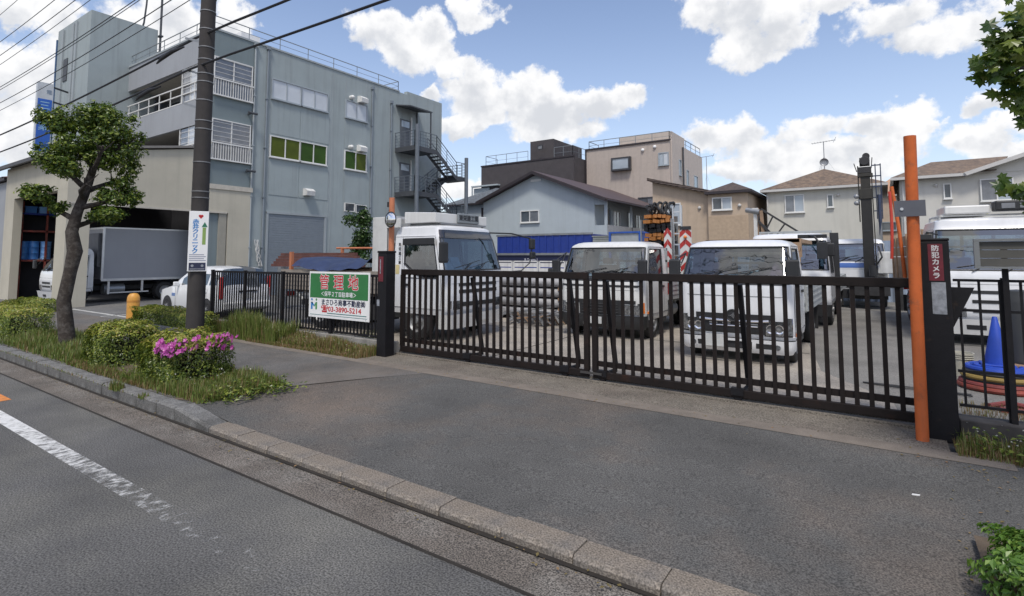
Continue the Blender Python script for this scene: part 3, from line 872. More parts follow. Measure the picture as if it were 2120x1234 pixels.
w = MB(); w.box((-33.2, 7.6, 4.7), (-28.2, 7.75, 6)); w.build('inner_board', mat('inner_brown', (0.11, 0.055, 0.03), 0.8), ga, world=True)
rk_ = thing('storage_rack', 'rust red shelving standing inside the dark garage bay', 'rack', (-32.7, 8.2, GZ))
for z in (1.85, 3.2, 4.0):
    w = MB(); w.box((-33.2, 7.6, z), (-32.3, 9.4, z + 0.08)); w.build('shelf', red_rust if z != 4.0 else blue_dark, rk_, world=True)
for y in (7.6, 8.5, 9.35):
    w = MB(); w.box((-32.38, y, GZ), (-32.3, y + 0.07, 4.6)); w.build('upright', red_rust, rk_, world=True)
rb = random.Random(11)
mb_ = [mat('drum_blue', (0.05, 0.19, 0.5), 0.4, var=0.15), mat('drum_light', (0.22, 0.45, 0.8), 0.4), mat('drum_teal', (0.07, 0.28, 0.34), 0.5)]
spots = [(-32.6, 8.85, GZ, 2, 'turquoise drum on the garage floor left of the parked box truck cab'), (-32.6, 8.6, 1.93, 1, 'light blue tank on the garage shelf above the turquoise drum'), (-32.6, 8.15, 1.93, 0, 'blue drum on the garage shelf right of the light blue tank'), (-32.6, 7.8, 1.93, 0, 'blue drum at the right end of the garage shelf behind the truck cab')]
for (x, y, z, mi, lb) in spots:
    d = MB(); h = 0.85; d.lathe([(0.001, 0), (0.2, 0), (0.22, 0.03), (0.2, 0.06), (0.2, h / 3), (0.215, h / 3 + 0.02), (0.2, h / 3 + 0.04), (0.2, 2 * h / 3), (0.215, 2 * h / 3 + 0.02), (0.2, 2 * h / 3 + 0.04), (0.2, h - 0.04), (0.22, h - 0.02), (0.21, h), (0.18, h - 0.02), (0.001, h - 0.02)], (0, 0, 0))
    tag(d.build('drum', mb_[mi], smooth=True, loc=(x, y, z)), lb, 'drum', 'drums in the garage')
for k in range(3):
    d = MB(); d.box((-0.22, -0.2, 0), (0.22, 0.2, 0.3)); d.box((-0.24, -0.22, 0.24), (0.24, 0.22, 0.31)); tag(d.build('parts_crate', [mb_[0], mb_[1], mb_[0]][k], loc=(-32.65, 7.95 + 0.5 * k, 4.085)), ['blue crate at the right end of the top garage shelf', 'pale blue crate in the middle of the top garage shelf', 'blue crate at the left end of the top garage shelf'][k], 'crate', 'crates on the top garage shelf')
d = MB(); d.lathe([(0.001, 0), (0.29, 0), (0.31, 0.03), (0.29, 0.06), (0.29, 0.5), (0.305, 0.52), (0.29, 0.54), (0.29, 0.98), (0.31, 1.0), (0.3, 1.02), (0.001, 1.0)], (0, 0, 0))
tag(d.build('drum', mb_[0], smooth=True, loc=(-26.6, 13.55, 1.55)), 'blue drum behind the utility pole in the garage side bay', 'drum', 'drums in the garage')
d = MB(); d.box((-27.1, 13.2, GZ), (-26.2, 13.9, 1.54)); d.box((-26.99, 13.19, 0.6), (-26.3, 13.2, 1.2))
tag(d.build('cabinet', mat('cabinet', (0.42, 0.41, 0.38), 0.6, streak=0.2), bevel=0.01), 'pale metal cabinet under the blue drum behind the pole', 'cabinet')

# ------------------------------------------------------------------ far houses
def walls(par, poly, z0, z1, m, name='wall'):
    w_ = MB(); w_.prism(poly, 'z', z0, z1); return w_.build(name, m, par, world=True)


def hip_roof(par, x0, x1, y0, y1, ze, zr, ridge, m, over=0.35, th=0.14):
    """hipped roof; ridge = inset from the x ends (or y ends when deeper than wide)"""
    x0 -= over; x1 += over; y0 -= over; y1 += over
    w_ = MB()
    if x1 - x0 >= y1 - y0:
        ym = (y0 + y1) / 2; A, B_ = (x0 + ridge, ym, zr), (x1 - ridge, ym, zr)
        f = [((x0, y0), (x1, y0), B_, A), ((x1, y0), (x1, y1), B_), ((x1, y1), (x0, y1), A, B_), ((x0, y1), (x0, y0), A)]
    else:
        xm = (x0 + x1) / 2; A, B_ = (xm, y0 + ridge, zr), (xm, y1 - ridge, zr)
        f = [((x0, y0), (x1, y0), A), ((x1, y0), (x1, y1), B_, A), ((x1, y1), (x0, y1), B_), ((x0, y1), (x0, y0), A, B_)]
    for q in f:
        w_.quad(*[(*p, ze) if len(p) == 2 else p for p in q])
    o = w_.build('roof', m, par, world=True)
    e = MB(); e.box((x0 - 0.02, y0 - 0.02, ze - th), (x1 + 0.02, y1 + 0.02, ze - 0.012))
    return o, e


def tiles(name, col, col2):
    """roof tiles: courses as relief plus tile-to-tile colour"""
    m = mat(name, col, 0.85, var=0.15, scale=3, col2=col2, c2scale=5, c2lo=0.42, c2hi=0.6)
    nt = m.node_tree; bs = nt.nodes['Principled BSDF']
    tc_ = nt.nodes.new('ShaderNodeTexCoord'); wv = nt.nodes.new('ShaderNodeTexWave'); wv.bands_direction = 'Z'; wv.inputs['Scale'].default_value = 3.2; wv.inputs['Distortion'].default_value = 0.6
    nt.links.new(tc_.outputs['Object'], wv.inputs['Vector'])
    bn = nt.nodes.new('ShaderNodeBump'); bn.inputs['Strength'].default_value = 0.8; bn.inputs['Distance'].default_value = 0.05
    nt.links.new(wv.outputs['Fac'], bn.inputs['Height']); nt.links.new(bn.outputs[0], bs.inputs['Normal'])
    return m


tile_brown = tiles('tile_brown', (0.21, 0.15, 0.105), (0.12, 0.09, 0.07))
tile_dark = tiles('tile_dark', (0.1, 0.075, 0.065), (0.065, 0.05, 0.045))
tile_grey = tiles('tile_grey', (0.14, 0.16, 0.18), (0.09, 0.1, 0.115))
cream = mat('cream_siding', (0.55, 0.54, 0.485), 0.85, var=0.05, scale=1.2, streak=0.12, bump=0.3, bscale=25)
cream_b = mat('cream_siding_b', (0.56, 0.545, 0.50), 0.85, var=0.05, scale=1.2, streak=0.1, bump=0.3, bscale=25)
tan = mat('tan_wall', (0.47, 0.37, 0.275), 0.85, var=0.06, streak=0.16, bump=0.3, bscale=25)
tan_b = mat('tan_brick', (0.42, 0.32, 0.225), 0.85, var=0.12, scale=6, streak=0.1, bump=0.4, bscale=30)
pinkbeige = mat('pinkbeige', (0.43, 0.37, 0.325), 0.85, var=0.06, streak=0.18, bump=0.3, bscale=25)
pinkbeige_b = mat('pinkbeige_b', (0.5, 0.44, 0.39), 0.85, var=0.06, streak=0.16, bump=0.3, bscale=25)
charcoal = mat('charcoal_wall', (0.062, 0.055, 0.058), 0.8, var=0.15, scale=2, streak=0.2, bump=0.4, bscale=12)
white_wall = mat('white_siding', (0.40, 0.45, 0.475), 0.7, var=0.05, scale=1, streak=0.1, bump=0.15)
eave_white = mat('eave_white', (0.52, 0.51, 0.49), 0.7, var=0.05)
roof_purple = mat('roof_purple', (0.08, 0.055, 0.055), 0.65, var=0.15, streak=0.2)
rake_dark = mat('rake_dark', (0.03, 0.024, 0.028), 0.6)

# white gabled apartment house
wh = thing('gabled_apartment', 'white two storey gabled apartment house with dark brown roof edge', 'house', (-18.7, 30, GZ))
xl, xr, xp = -23.05, -13.7, -18.7
yb_ = 57
w = MB()
w.prism([(xl, GZ), (-14.5, GZ), (-14.5, 5.78), (xp, 7.46), (xl, 5.84)], 'y', 30, yb_); w.build('wall', white_wall, wh, world=True)
w = MB(); w.prism([(-14.498, 5.25), (xr + 0.02, 5.2), (xr + 0.02, 5.46), (-14.498, 5.76)], 'y', 30.02, 30.14); w.box((-14.498, 30.02, GZ), (xr, 30.12, 3.98)); w.box((-13.86, 30.02, 3.98), (xr, 30.14, 5.2))
w.build('gallery_wall', white_wall, wh, world=True)
w = MB(); w.box((-14.45, 30.2, 3.0), (-13.74, yb_, 3.12)); w.box((-13.78, 30.2, 3.12), (-13.72, yb_, 4.0)); w.build('gallery_parapet', mat('grey_parapet', (0.34, 0.35, 0.37), 0.7, streak=0.2), wh, world=True)
for y in (34, 38.2, 42.4, 46.6): 
    w = MB(); w.box((-13.86, y, 3.1), (-13.72, y + 0.12, 5.4)); w.build('gallery_post', white_wall, wh, world=True)
for y in (31.4, 35.2, 39.2, 43, 47): 
    window(wh, 'x', -14.5, y, y + 0.85, 3.2, 5.1, [pane_dark], frame_grey, 0.05, sill=False)
    window(wh, 'x', -14.5, y + 1.4, y + 2.3, 4.0, 5.0, [pane_mid, pane_dark], frame_white, 0.05, sill=False)
window(wh, 'y', 29.985, -19.84, -18.5, 4.38, 5.06, [pane_dark, pane_mid], frame_white, 0.06)
w = MB(); w.box((-19.1, 29.96, 7.0), (-18.3, 30, 7.16)); w.build('gable_vent', frame_white, wh, world=True)
for sgn, xe, ze in ((-1, xl - 0.3, 5.78), (1, xr + 0.15, 5.46)):
    w = MB()
    w.prism([(xp, 7.5), (xe, ze), (xe, ze + 0.13), (xp, 7.67)], 'y', 29.56, yb_ + 0.3); w.build('roof', roof_purple, wh, world=True)
    w = MB(); w.prism([(xp, 7.44), (xe, ze - 0.1), (xe, ze + 0.1), (xp, 7.64)], 'y', 29.46, 29.555); w.build('barge_board', rake_dark, wh, world=True)
w = MB(); w.cyl((xr + 0.2, 29.6, 5.44), (xr + 0.2, yb_, 5.44), 0.07); w.build('gutter', rake_dark, wh, world=True)
w = MB(); w.box((xl - 0.16, 29.96, GZ), (xl - 0.03, 30.1, 5.5)); w.build('drain_pipe', rake_dark, wh, world=True)

# charcoal house with roof terrace
ch = thing('charcoal_house', 'charcoal flat roofed house with stair box and terrace railing behind the white gable', 'house', (-24, 40, GZ))
w = MB(); w.box((-31, 40, GZ), (-21.2, 50, 10.5)); w.build('wall', charcoal, ch, world=True)
w = MB(); w.box((-25.9, 40.6, 10.5), (-23.9 + 0.4, 46, 12.4)); w.box((-23.5, 40.6, 10.5), (-23.45, 41, 12.3)); w.build('stair_box', charcoal, ch, world=True)
w = MB(); w.box((-31.05, 39.95, 10.5), (-21.15, 40.1, 10.62)); w.build('coping', rake_dark, ch, world=True)
w = MB(); rail(w, [(-30.6, 42, 10.5), (-30.6, 40.2, 10.5), (-25.9, 40.2, 10.5)], 1.0, 2, 1.2, 0.02); rail(w, [(-23.2, 40.2, 10.5), (-21.4, 40.2, 10.5), (-21.4, 46, 10.5)], 1.0, 2, 1.2, 0.02)
w.build('terrace_railing', rail_steel, ch, world=True)
w = MB(); w.box((-31.9, 39.6, 8.6), (-28.8, 40, 8.72)); w.bar((-31.8, 39.65, 6), (-31.8, 39.65, 8.6), 0.1); w.box((-31.8, 39.9, 6), (-30, 39.99, 8.5)); w.build('balcony', white_wall, ch, world=True)
window(ch, 'y', 40, -24.7, -24.3, 11.5, 11.8, [pane_mid], frame_dark, 0.05, sill=False)

# three-storey pink-beige house
b3 = thing('tall_beige_house', 'three storey pinkish beige house with roof terrace railing and box windows', 'house', (-13.6, 42, GZ))
w = MB(); w.box((-21, 42, GZ), (-13.7, 42.3, 11.3)); w.build('front_wall', pinkbeige, b3, world=True)
w = MB(); w.box((-20.98, 42.31, GZ), (-13.62, 51, 11.28)); w.build('side_wall', pinkbeige_b, b3, world=True)
w = MB(); w.box((-18.2, 42.6, 11.3), (-13.72, 46, 12.15)); w.build('parapet', pinkbeige_b, b3, world=True)
w = MB(); rail(w, [(-20.8, 44, 11.3), (-20.8, 42.1, 11.3), (-13.75, 42.1, 11.3), (-13.75, 50.8, 11.3)], 0.75, 2, 1.5, 0.025); w.build('terrace_railing', rail_steel, b3, world=True)
w = MB(); w.box((-21.12, 41.98, GZ), (-21.01, 43, 11.35)); w.box((-21.1, 41.9, 11.28), (-13.6, 41.998, 11.4)); w.build('edge_trim', rake_dark, b3, world=True)
window(b3, 'y', 41.7, -18.45, -17.05, 9.35, 10.2, [pane_blue], frame_dark, 0.1, 0.08)
w = MB(); w.box((-18.6, 41.7, 9.2), (-16.9, 42, 10.32)); w.build('box_window', frame_dark, b3, world=True)
window(b3, 'y', 41.98, -14.55, -13.85, 9.4, 10.3, [pane_blue, pane_frost], frame_grey, 0.07)
window(b3, 'y', 41.98, -18.5, -17.1, 5.5, 6.6, [pane_dark, pane_dark], frame_dark, 0.08)
window(b3, 'y', 41.98, -16.3, -14.9, 5.9, 6.8, [pane_dark, pane_mid], frame_dark, 0.08)
for (y0, y1, z0, z1) in ((44.0, 44.5, 8.8, 10), (46.0, 46.5, 8.2, 9.4), (48.2, 49.2, 7.6, 9.2)):
    window(b3, 'x', -13.62, y0, y1, z0, z1, [pane_dark], frame_grey, 0.06)
w = MB(); w.cyl((-13.52, 44.9, 4), (-13.52, 44.9, 11.2), 0.07); w.build('drain_pipe', frame_dark, b3, world=True)
for (x, z) in ((-15.9, 10.75), (-14.9, 10.9)):
    w = MB(); w.sphere((x, 41.95, z), 0.14); w.build('vent_cap', white_plain, b3, world=True)

# tan house
tn = thing('tan_house', 'tan two storey house with dark roof edge sloping down to a low hip', 'house', (-8.2, 32, GZ))
w = MB(); w.prism([(-11.55, GZ), (-8.2, GZ), (-8.2, 5.72), (-11.55, 6.62)], 'y', 32, 39); w.build('wall', tan, tn, world=True)
w = MB(); w.box((-8.198, 31.7, GZ), (-6.1, 38, 5.7)); w.build('wall', tan, tn, world=True)
w = MB(); w.box((-8.195, 31.66, GZ), (-6.06, 31.698, 4.35)); w.build('siding', tan_b, tn, world=True)
w = MB(); w.prism([(-11.75, 6.68), (-8.0, 5.66), (-8.0, 5.84), (-11.75, 6.86)], 'y', 31.6, 39.3); w.build('roof', tile_dark, tn, world=True)
o, e = hip_roof(tn, -8.0, -6.1, 31.7, 38, 5.74, 6.35, 1.3, tile_dark, 0.3); e.build('eave', rake_dark, tn, world=True)
window(tn, 'y', 31.69, -7.9, -6.95, 4.75, 5.35, [pane_dark, pane_blue], frame_white, 0.06)
window(tn, 'y', 31.99, -10.6, -9.9, 4.0, 5.2, [pane_blue], frame_white, 0.06)
for (x, z) in ((-8.75, 4.9), (-6.5, 4.9)):
    w = MB(); w.sphere((x, 31.66 if x > -8 else 31.97, z), 0.1); w.build('vent_cap', eave_white, tn, world=True)

# cream house
cr = thing('cream_house', 'pale cream two storey house with brown hipped roof and television aerial', 'house', (-2.7, 34, GZ))
w = MB(); w.box((-5.45, 34, GZ), (-0.05, 41, 5.88)); w.build('wall', cream, cr, world=True)
o, e = hip_roof(cr, -5.45, -0.05, 34, 41, 5.9, 7.25, 2.9, tile_brown, 0.32); e.build('eave', eave_white, cr, world=True)
window(cr, 'y', 33.99, -4.5, -3.62, 4.6, 5.5, [pane_mid, pane_blue], frame_white, 0.05)
window(cr, 'y', 33.99, -2.42, -2.22, 4.8, 5.4, [pane_dark], frame_white, 0.05)
w = MB(); w.sphere((-1.95, 33.96, 5.4), 0.08); w.build('vent_cap', eave_white, cr, world=True)
for x in (-5.47, -0.1):
    w = MB(); w.cyl((x + 0.02, 33.95, GZ), (x + 0.02, 33.95, 5.7), 0.045); w.build('drain_pipe', eave_white, cr, world=True)


def aerial(x, y, z, h, lb, dish):
    t = thing('tv_aerial', lb, 'aerial', (x, y, z))
    a = MB(); a.cyl((0, 0, 0), (0, 0, h), 0.025, n=6); a.build('mast', steel_grey, t)
    a = MB(); a.bar((-0.62, 0, h - 0.05), (0.62, 0.0, h + 0.04), 0.025)
    for i in range(9): 
        q = -0.6 + i * 0.15; a.bar((q, -0.22 + 0.008 * i, h + 0.0 + q * 0.07), (q, 0.22 - 0.008 * i, h + 0.0 + q * 0.07), 0.014)
    a.bar((0.5, 0, h - 0.1), (0.66, 0, h + 0.22), 0.02); a.build('antenna', steel_grey, t)
    if dish:
        a = MB(); a.lathe([(0.001, 0.06), (0.12, 0.05), (0.2, 0.02), (0.24, -0.02)], (0, -0.12, h * 0.28), 'y', 16); a.build('dish', steel_grey, t)
    a = MB()
    for k in range(3): a.bar((0, 0, h * 0.5), (0.5 * cos(k * 2.1), 0.5 * sin(k * 2.1), 0), 0.008)
    a.build('stay_wire', steel_grey, t)


aerial(-2.75, 37.0, 7.2, 1.75, 'television aerial with round dish on the cream house roof', True)
aerial(-12.2, 47.0, 7.5, 3.1, 'television aerial without dish between the tall beige house and the tan house', False)
# right-hand house
rh = thing('gable_front_house', 'pale cream house on the right with brown roof rising to a side gable', 'house', (4, 32, GZ))
w = MB(); w.box((0.75, 32, GZ), (10.5, 40, 5.82)); w.build('wall', cream_b, rh, world=True)
w = MB(); w.prism([(3.3, 5.822), (10.5, 5.822), (6.9, 7.05)], 'y', 31.97, 39); w.build('gable_wall', cream_b, rh, world=True)
w = MB(); w.quad((0.4, 31.6, 5.86), (4.2, 31.6, 5.86), (5.2, 35.5, 7.0), (2.2, 35.5, 7.0)); w.quad((0.4, 31.6, 5.86), (2.2, 35.5, 7.0), (0.4, 40.3, 5.86)); w.quad((2.2, 35.5, 7.0), (5.2, 35.5, 7.0), (5.2, 40.3, 5.86), (0.4, 40.3, 5.86)); w.build('roof', tile_brown, rh, world=True)
w = MB(); w.box((0.38, 31.56, 5.72), (3.3, 31.7, 5.85)); w.box((0.38, 31.6, 5.72), (0.5, 40.3, 5.85)); w.prism([(3.2, 5.72), (6.9, 6.98), (6.9, 7.16), (3.1, 5.86)], 'y', 31.5, 40); w.prism([(10.8, 5.6), (6.9, 6.98), (6.9, 7.16), (10.9, 5.76)], 'y', 31.5, 40)
w.build('eave', eave_white, rh, world=True)
window(rh, 'y', 31.96, 3.72, 4.75, 4.6, 5.5, [pane_mid, pane_blue], frame_white, 0.05)
window(rh, 'y', 31.99, 2.42, 2.62, 4.8, 5.4, [pane_dark], frame_white, 0.05)
w = MB(); w.sphere((2.1, 31.96, 5.4), 0.08); w.build('vent_cap', eave_white, rh, world=True)
w = MB(); w.cyl((0.85, 31.94, GZ), (0.85, 31.94, 5.7), 0.045); w.build('drain_pipe', eave_white, rh, world=True)
# sliver of a far house between the two
fh = thing('far_house', 'far tan house seen in the gap between the two cream houses', 'house', (0.4, 45, GZ))
w = MB(); w.box((-0.6, 45, GZ), (1.6, 50, 6.3)); w.build('wall', tan, fh, world=True)
o, e = hip_roof(fh, -0.6, 1.6, 45, 50, 6.35, 7.5, 1.2, mat('roof_orange', (0.42, 0.25, 0.16), 0.8), 0.25); e.build('eave', eave_white, fh, world=True)
window(fh, 'y', 44.98, -0.1, 0.7, 3.9, 4.4, [pane_dark], frame_grey, 0.05)
# low slate-roofed houses behind the stair
for (x0, x1, y0, y1, ze, zr, lb) in ((-31.5, -24.2, 36, 44, 6.6, 8.1, 'low house with slate grey roof behind the steel staircase'), (-36, -30.2, 46, 54, 8.6, 9.9, 'slate roofed house behind the far end of the office block')):
    g = thing('slate_house', lb, 'house', (x0, y0, GZ))
    w = MB(); w.box((x0, y0, GZ), (x1, y1, ze - 0.02)); w.build('wall', white_wall, g, world=True)
    o, e = hip_roof(g, x0, x1, y0, y1, ze, zr, 2.5, tile_grey, 0.4); e.build('eave', rake_dark, g, world=True)
    window(g, 'y', y0, x1 - 2.2, x1 - 1, ze - 1.5, ze - 0.6, [pane_dark, pane_mid], frame_grey, 0.06)
# house at the far left
g = thing('left_house', 'beige house with red brown roof at the left edge behind the garage', 'house', (-44, 9, GZ))
w = MB(); w.box((-52, 9, GZ), (-41, 16, 6.5)); w.build('wall', beige, g, world=True)
o, e = hip_roof(g, -52, -41, 9, 16, 6.55, 7.6, 3, mat('roof_redbrown', (0.2, 0.09, 0.07), 0.8), 0.4); e.build('eave', rake_dark, g, world=True)
window(g, 'y', 8.98, -46, -44, 4.2, 5.4, [pane_dark, pane_mid], frame_grey, 0.06)
g = thing('left_annex', 'grey lean to building joined to the left side of the garage', 'building', (-36, 7.4, GZ))
w = MB(); w.box((-39, 7.4, GZ), (-33.65, 14, 5.6)); w.build('wall', grey_front, g, world=True)
w = MB(); w.prism([(7.2, 5.62), (14.2, 6.3), (14.2, 6.42), (7.2, 5.74)], 'x', -39.2, -33.62); w.build('roof', rake_dark, g, world=True)
# corrugated fence at the back of the yard
fc = thing('sheet_fence', 'pale blue corrugated sheet fence across the back of the yard', 'fence', (0, 28, GZ))
sh = MB()
n = 12
for i in range(n + 1):
    x = i * 0.9 / n; y = 0.025 * (1 if i % 4 < 2 else -1)
    sh.v += [(x, y, 0), (x, y, 2.6)]
for i in range(n): sh.face((2 * i, 2 * i + 2, 2 * i + 3, 2 * i + 1))
me = sh.mesh('sheet', [mat('sheet_blue', (0.24, 0.29, 0.37), 0.5, var=0.1, streak=0.2)])
for i in range(26): link_mesh('sheet', me, fc, loc=(-12 + i * 0.91, 0, 0))
w = MB(); w.box((-12, 0.04, 0.5), (11.6, 0.09, 0.58)); w.box((-12, 0.04, 2.2), (11.6, 0.09, 2.28)); w.build('rail', steel_grey, fc)
# ------------------------------------------------------------------ truck cabs: one lofted skin with real window openings
class Cab:
    """levels: (z, half width, y of the front, corner radius); yb: back wall. Surface points by region L, LA, F, RA, R, B and t"""

    def __init__(s, levels, yb, bow=0.05):
        s.lv = levels; s.yb = yb; s.bow = bow

    def at(s, z):
        lv = s.lv
        if z <= lv[0][0]: return lv[0][1:]
        for a, b_ in zip(lv[:-1], lv[1:]):
            if z <= b_[0]:
                k = (z - a[0]) / (b_[0] - a[0])
                return tuple(a[i] + (b_[i] - a[i]) * k for i in (1, 2, 3))
        return lv[-1][1:]

    def yback(s, z):
        zt = s.lv[-1][0]
        return s.yb - 0.16 * max(0, (z - zt + 0.25) / 0.25) ** 2

    def pt(s, reg, t, z, off=0.0):
        hw, yf, r = s.at(z); yb = s.yback(z)
        yc = yf + s.bow * ((hw - r) / hw) ** 2
        a = t * pi / 2
        if reg == 'L': p = (-hw - off, yb + (yc + r - yb) * t)
        elif reg == 'R': p = (hw + off, yb + (yc + r - yb) * t)
        elif reg == 'LA': p = (-hw + r - (r + off) * cos(a), yc + r - (r + off) * sin(a))
        elif reg == 'RA': p = (hw - r + (r + off) * cos(a), yc + r - (r + off) * sin(a))
        elif reg == 'F':
            x = (hw - r) * t; p = (x, yf + s.bow * (x / hw) ** 2 - off)
        else: p = (hw * t, yb + off)
        return (p[0], p[1], z)

    def skin(s, name, m, par, holes, zlist, dz=0.06):
        zs = sorted(set([l[0] for l in s.lv] + list(zlist)))
        z2 = [zs[0]]
        for a, b_ in zip(zs[:-1], zs[1:]):
            n = max(1, int((b_ - a) / dz)); z2 += [a + (b_ - a) * (i + 1) / n for i in range(n)]
        cols = []
        brk = {r: {0.0, 1.0} if r not in 'FB' else {-1.0, 1.0} for r in ('L', 'LA', 'F', 'RA', 'R', 'B')}
        for (r, t0, t1, z0, z1) in holes: brk[r] |= {t0, t1}
        nn = {'L': 16, 'R': 16, 'LA': 6, 'RA': 6, 'F': 20, 'B': 6}
        for r, rev in (('L', 0), ('LA', 0), ('F', 0), ('RA', 1), ('R', 1), ('B', 1)):
            t_ = sorted(brk[r]); q = [t_[0]]
            for a, b_ in zip(t_[:-1], t_[1:]):
                n = max(1, round(nn[r] * (b_ - a) / (t_[-1] - t_[0]))); q += [a + (b_ - a) * (i + 1) / n for i in range(n)]
            if rev: q = q[::-1]
            cols += [(r, t) for t in q]
        g = MB(); nc = len(cols)
        for z in z2:
            for (r, t) in cols: g.v.append(s.pt(r, t, z))
        for j in range(len(z2) - 1):
            zc = (z2[j] + z2[j + 1]) / 2
            for i in range(nc):
                i2 = (i + 1) % nc
                if cols[i][0] == cols[i2][0]:
                    tcn_ = (cols[i][1] + cols[i2][1]) / 2
                    if any(cols[i][0] == h[0] and h[1] < tcn_ < h[2] and h[3] < zc < h[4] for h in holes): continue
                g.face((j * nc + i, j * nc + i2, (j + 1) * nc + i2, (j + 1) * nc + i))
        top = [(len(z2) - 1) * nc + i for i in range(nc)]
        g.face(tuple(top))
        me = g.mesh(name, m)
        bm = bmesh.new(); bm.from_mesh(me); bmesh.ops.remove_doubles(bm, verts=bm.verts, dist=0.0005); bmesh.ops.recalc_face_normals(bm, faces=bm.faces); bm.to_mesh(me); bm.free()
        me.polygons.foreach_set('use_smooth', [True] * len(me.polygons))
        try: me.set_sharp_from_angle(angle=radians(40))
        except Exception: pass
        return link_mesh(name, me, par)

    def patch(s, name, m, par, rects, off=0.008, skirt=True, nt=6, dz=0.08):
        g = MB()
        for (r, t0, t1, z0, z1) in rects:
            k = nt if r in 'FLRB' else 4
            nz = max(1, int((z1 - z0) / dz)); b0 = len(g.v)
            for j in range(nz + 1):
                for i in range(k + 1): g.v.append(s.pt(r, t0 + (t1 - t0) * i / k, z0 + (z1 - z0) * j / nz, off))
            for j in range(nz):
                for i in range(k): g.face((b0 + j * (k + 1) + i, b0 + j * (k + 1) + i + 1, b0 + (j + 1) * (k + 1) + i + 1, b0 + (j + 1) * (k + 1) + i))
            if skirt:
                for zz, hh in ((z0, 0), (z1, 1)):
                    for i in range(k):
                        ta, tb = t0 + (t1 - t0) * i / k, t0 + (t1 - t0) * (i + 1) / k
                        g.quad(s.pt(r, ta, zz, off), s.pt(r, tb, zz, off), s.pt(r, tb, zz, 0), s.pt(r, ta, zz, 0))
                for tt in (t0, t1): g.quad(s.pt(r, tt, z0, off), s.pt(r, tt, z1, off), s.pt(r, tt, z1, 0), s.pt(r, tt, z0, 0))
        return g.build(name, m, par, smooth=True)

    def line(s, mb, pts, r, off=0.0):
        mb.tube([s.pt(*p, off) for p in pts], r, 6)
        return mb


tyre_m = rubber
rim_m = mat('rim_grey', (0.33, 0.34, 0.35), 0.5, metal=0.5, var=0.2, col2=(0.2, 0.19, 0.18), c2scale=6)
chassis_m = mat('chassis', (0.03, 0.03, 0.032), 0.7, var=0.3, scale=6)
bed_m = mat('bed_paint', (0.36, 0.38, 0.38), 0.5, var=0.12, streak=0.3)
seat_m = mat('seat_cloth', (0.07, 0.075, 0.085), 0.9)
dash_m = mat('dash', (0.05, 0.05, 0.052), 0.7)
paper_m = mat('paper_blue', (0.35, 0.5, 0.62), 0.8)
plate_m = mat('plate', (0.5, 0.51, 0.5), 0.5)


def wheel_mesh(R, wd):
    t = MB(); t.lathe([(R * 0.58, -wd / 2), (R * 0.8, -wd / 2 - 0.008), (R * 0.95, -wd / 2 + 0.015), (R, -wd / 2 + 0.05), (R, 0), (R, wd / 2 - 0.05), (R * 0.95, wd / 2 - 0.015), (R * 0.8, wd / 2 + 0.008), (R * 0.58, wd / 2)], (0, 0, 0), 'x', 28)
    m_ = MB(); m_.lathe([(R * 0.6, -wd / 2 - 0.004), (R * 0.56, -wd / 2 + 0.01), (R * 0.5, -wd / 2 + 0.05), (R * 0.36, -wd / 2 + 0.06), (R * 0.3, -wd / 2 + 0.02), (R * 0.16, -wd / 2 + 0.01), (R * 0.14, -wd / 2 - 0.035), (0.001, -wd / 2 - 0.04)], (0, 0, 0), 'x', 24)
    m_.lathe([(R * 0.6, wd / 2 + 0.004), (R * 0.56, wd / 2 - 0.01), (R * 0.5, wd / 2 - 0.05), (R * 0.36, wd / 2 - 0.06), (R * 0.3, wd / 2 - 0.02), (R * 0.16, wd / 2 - 0.01), (R * 0.14, wd / 2 + 0.035), (0.001, wd / 2 + 0.04)], (0, 0, 0), 'x', 24)
    for sg_ in (-1, 1):
        for k in range(6):
            a = k * pi / 3; m_.cyl((sg_ * (wd / 2 - 0.03), R * 0.25 * cos(a), R * 0.25 * sin(a)), (sg_ * (wd / 2 + 0.01), R * 0.25 * cos(a), R * 0.25 * sin(a)), 0.014, n=6)
    return t.build('wheel', tyre_m, smooth=True), m_.build('rim', rim_m, smooth=True)


def wheels(root, R, wd, spots):
    t0, r0 = wheel_mesh(R, wd)
    first = True
    for (x, y) in spots:
        t = t0 if first else t0.copy()
        q = r0 if first else r0.copy()
        if not first: COL.objects.link(t); COL.objects.link(q)
        t.parent = root; t.location = (x, y, R); q.parent = t; q.location = (0, 0, 0)
        first = False


def mirror(root, x, y, z, w_, h_, anchor):
    a = MB()
    for dz in (0.9, -0.9): a.tube([anchor, (x, y, z + dz * h_ / 2), (x, y, z)], 0.013, 6)
    o = a.build('mirror_stay', plastic_black, root)
    b_ = MB(); b_.box((x - w_ / 2, y - 0.05, z - h_ / 2), (x + w_ / 2, y + 0.05, z + h_ / 2)); mo = b_.build('mirror', plastic_black, root, bevel=0.035)
    g = MB(); g.box((x - w_ / 2 + 0.03, y + 0.051, z - h_ / 2 + 0.03), (x + w_ / 2 - 0.03, y + 0.055, z + h_ / 2 - 0.03)); g.build('mirror_glass', chrome, mo)


def wiper(mb, a, b_, c):
    mb.tube([a, b_], 0.012, 5); mb.tube([Vector(b_) + (Vector(b_) - Vector(c)) * 0.0, c], 0.009, 5)
    return mb


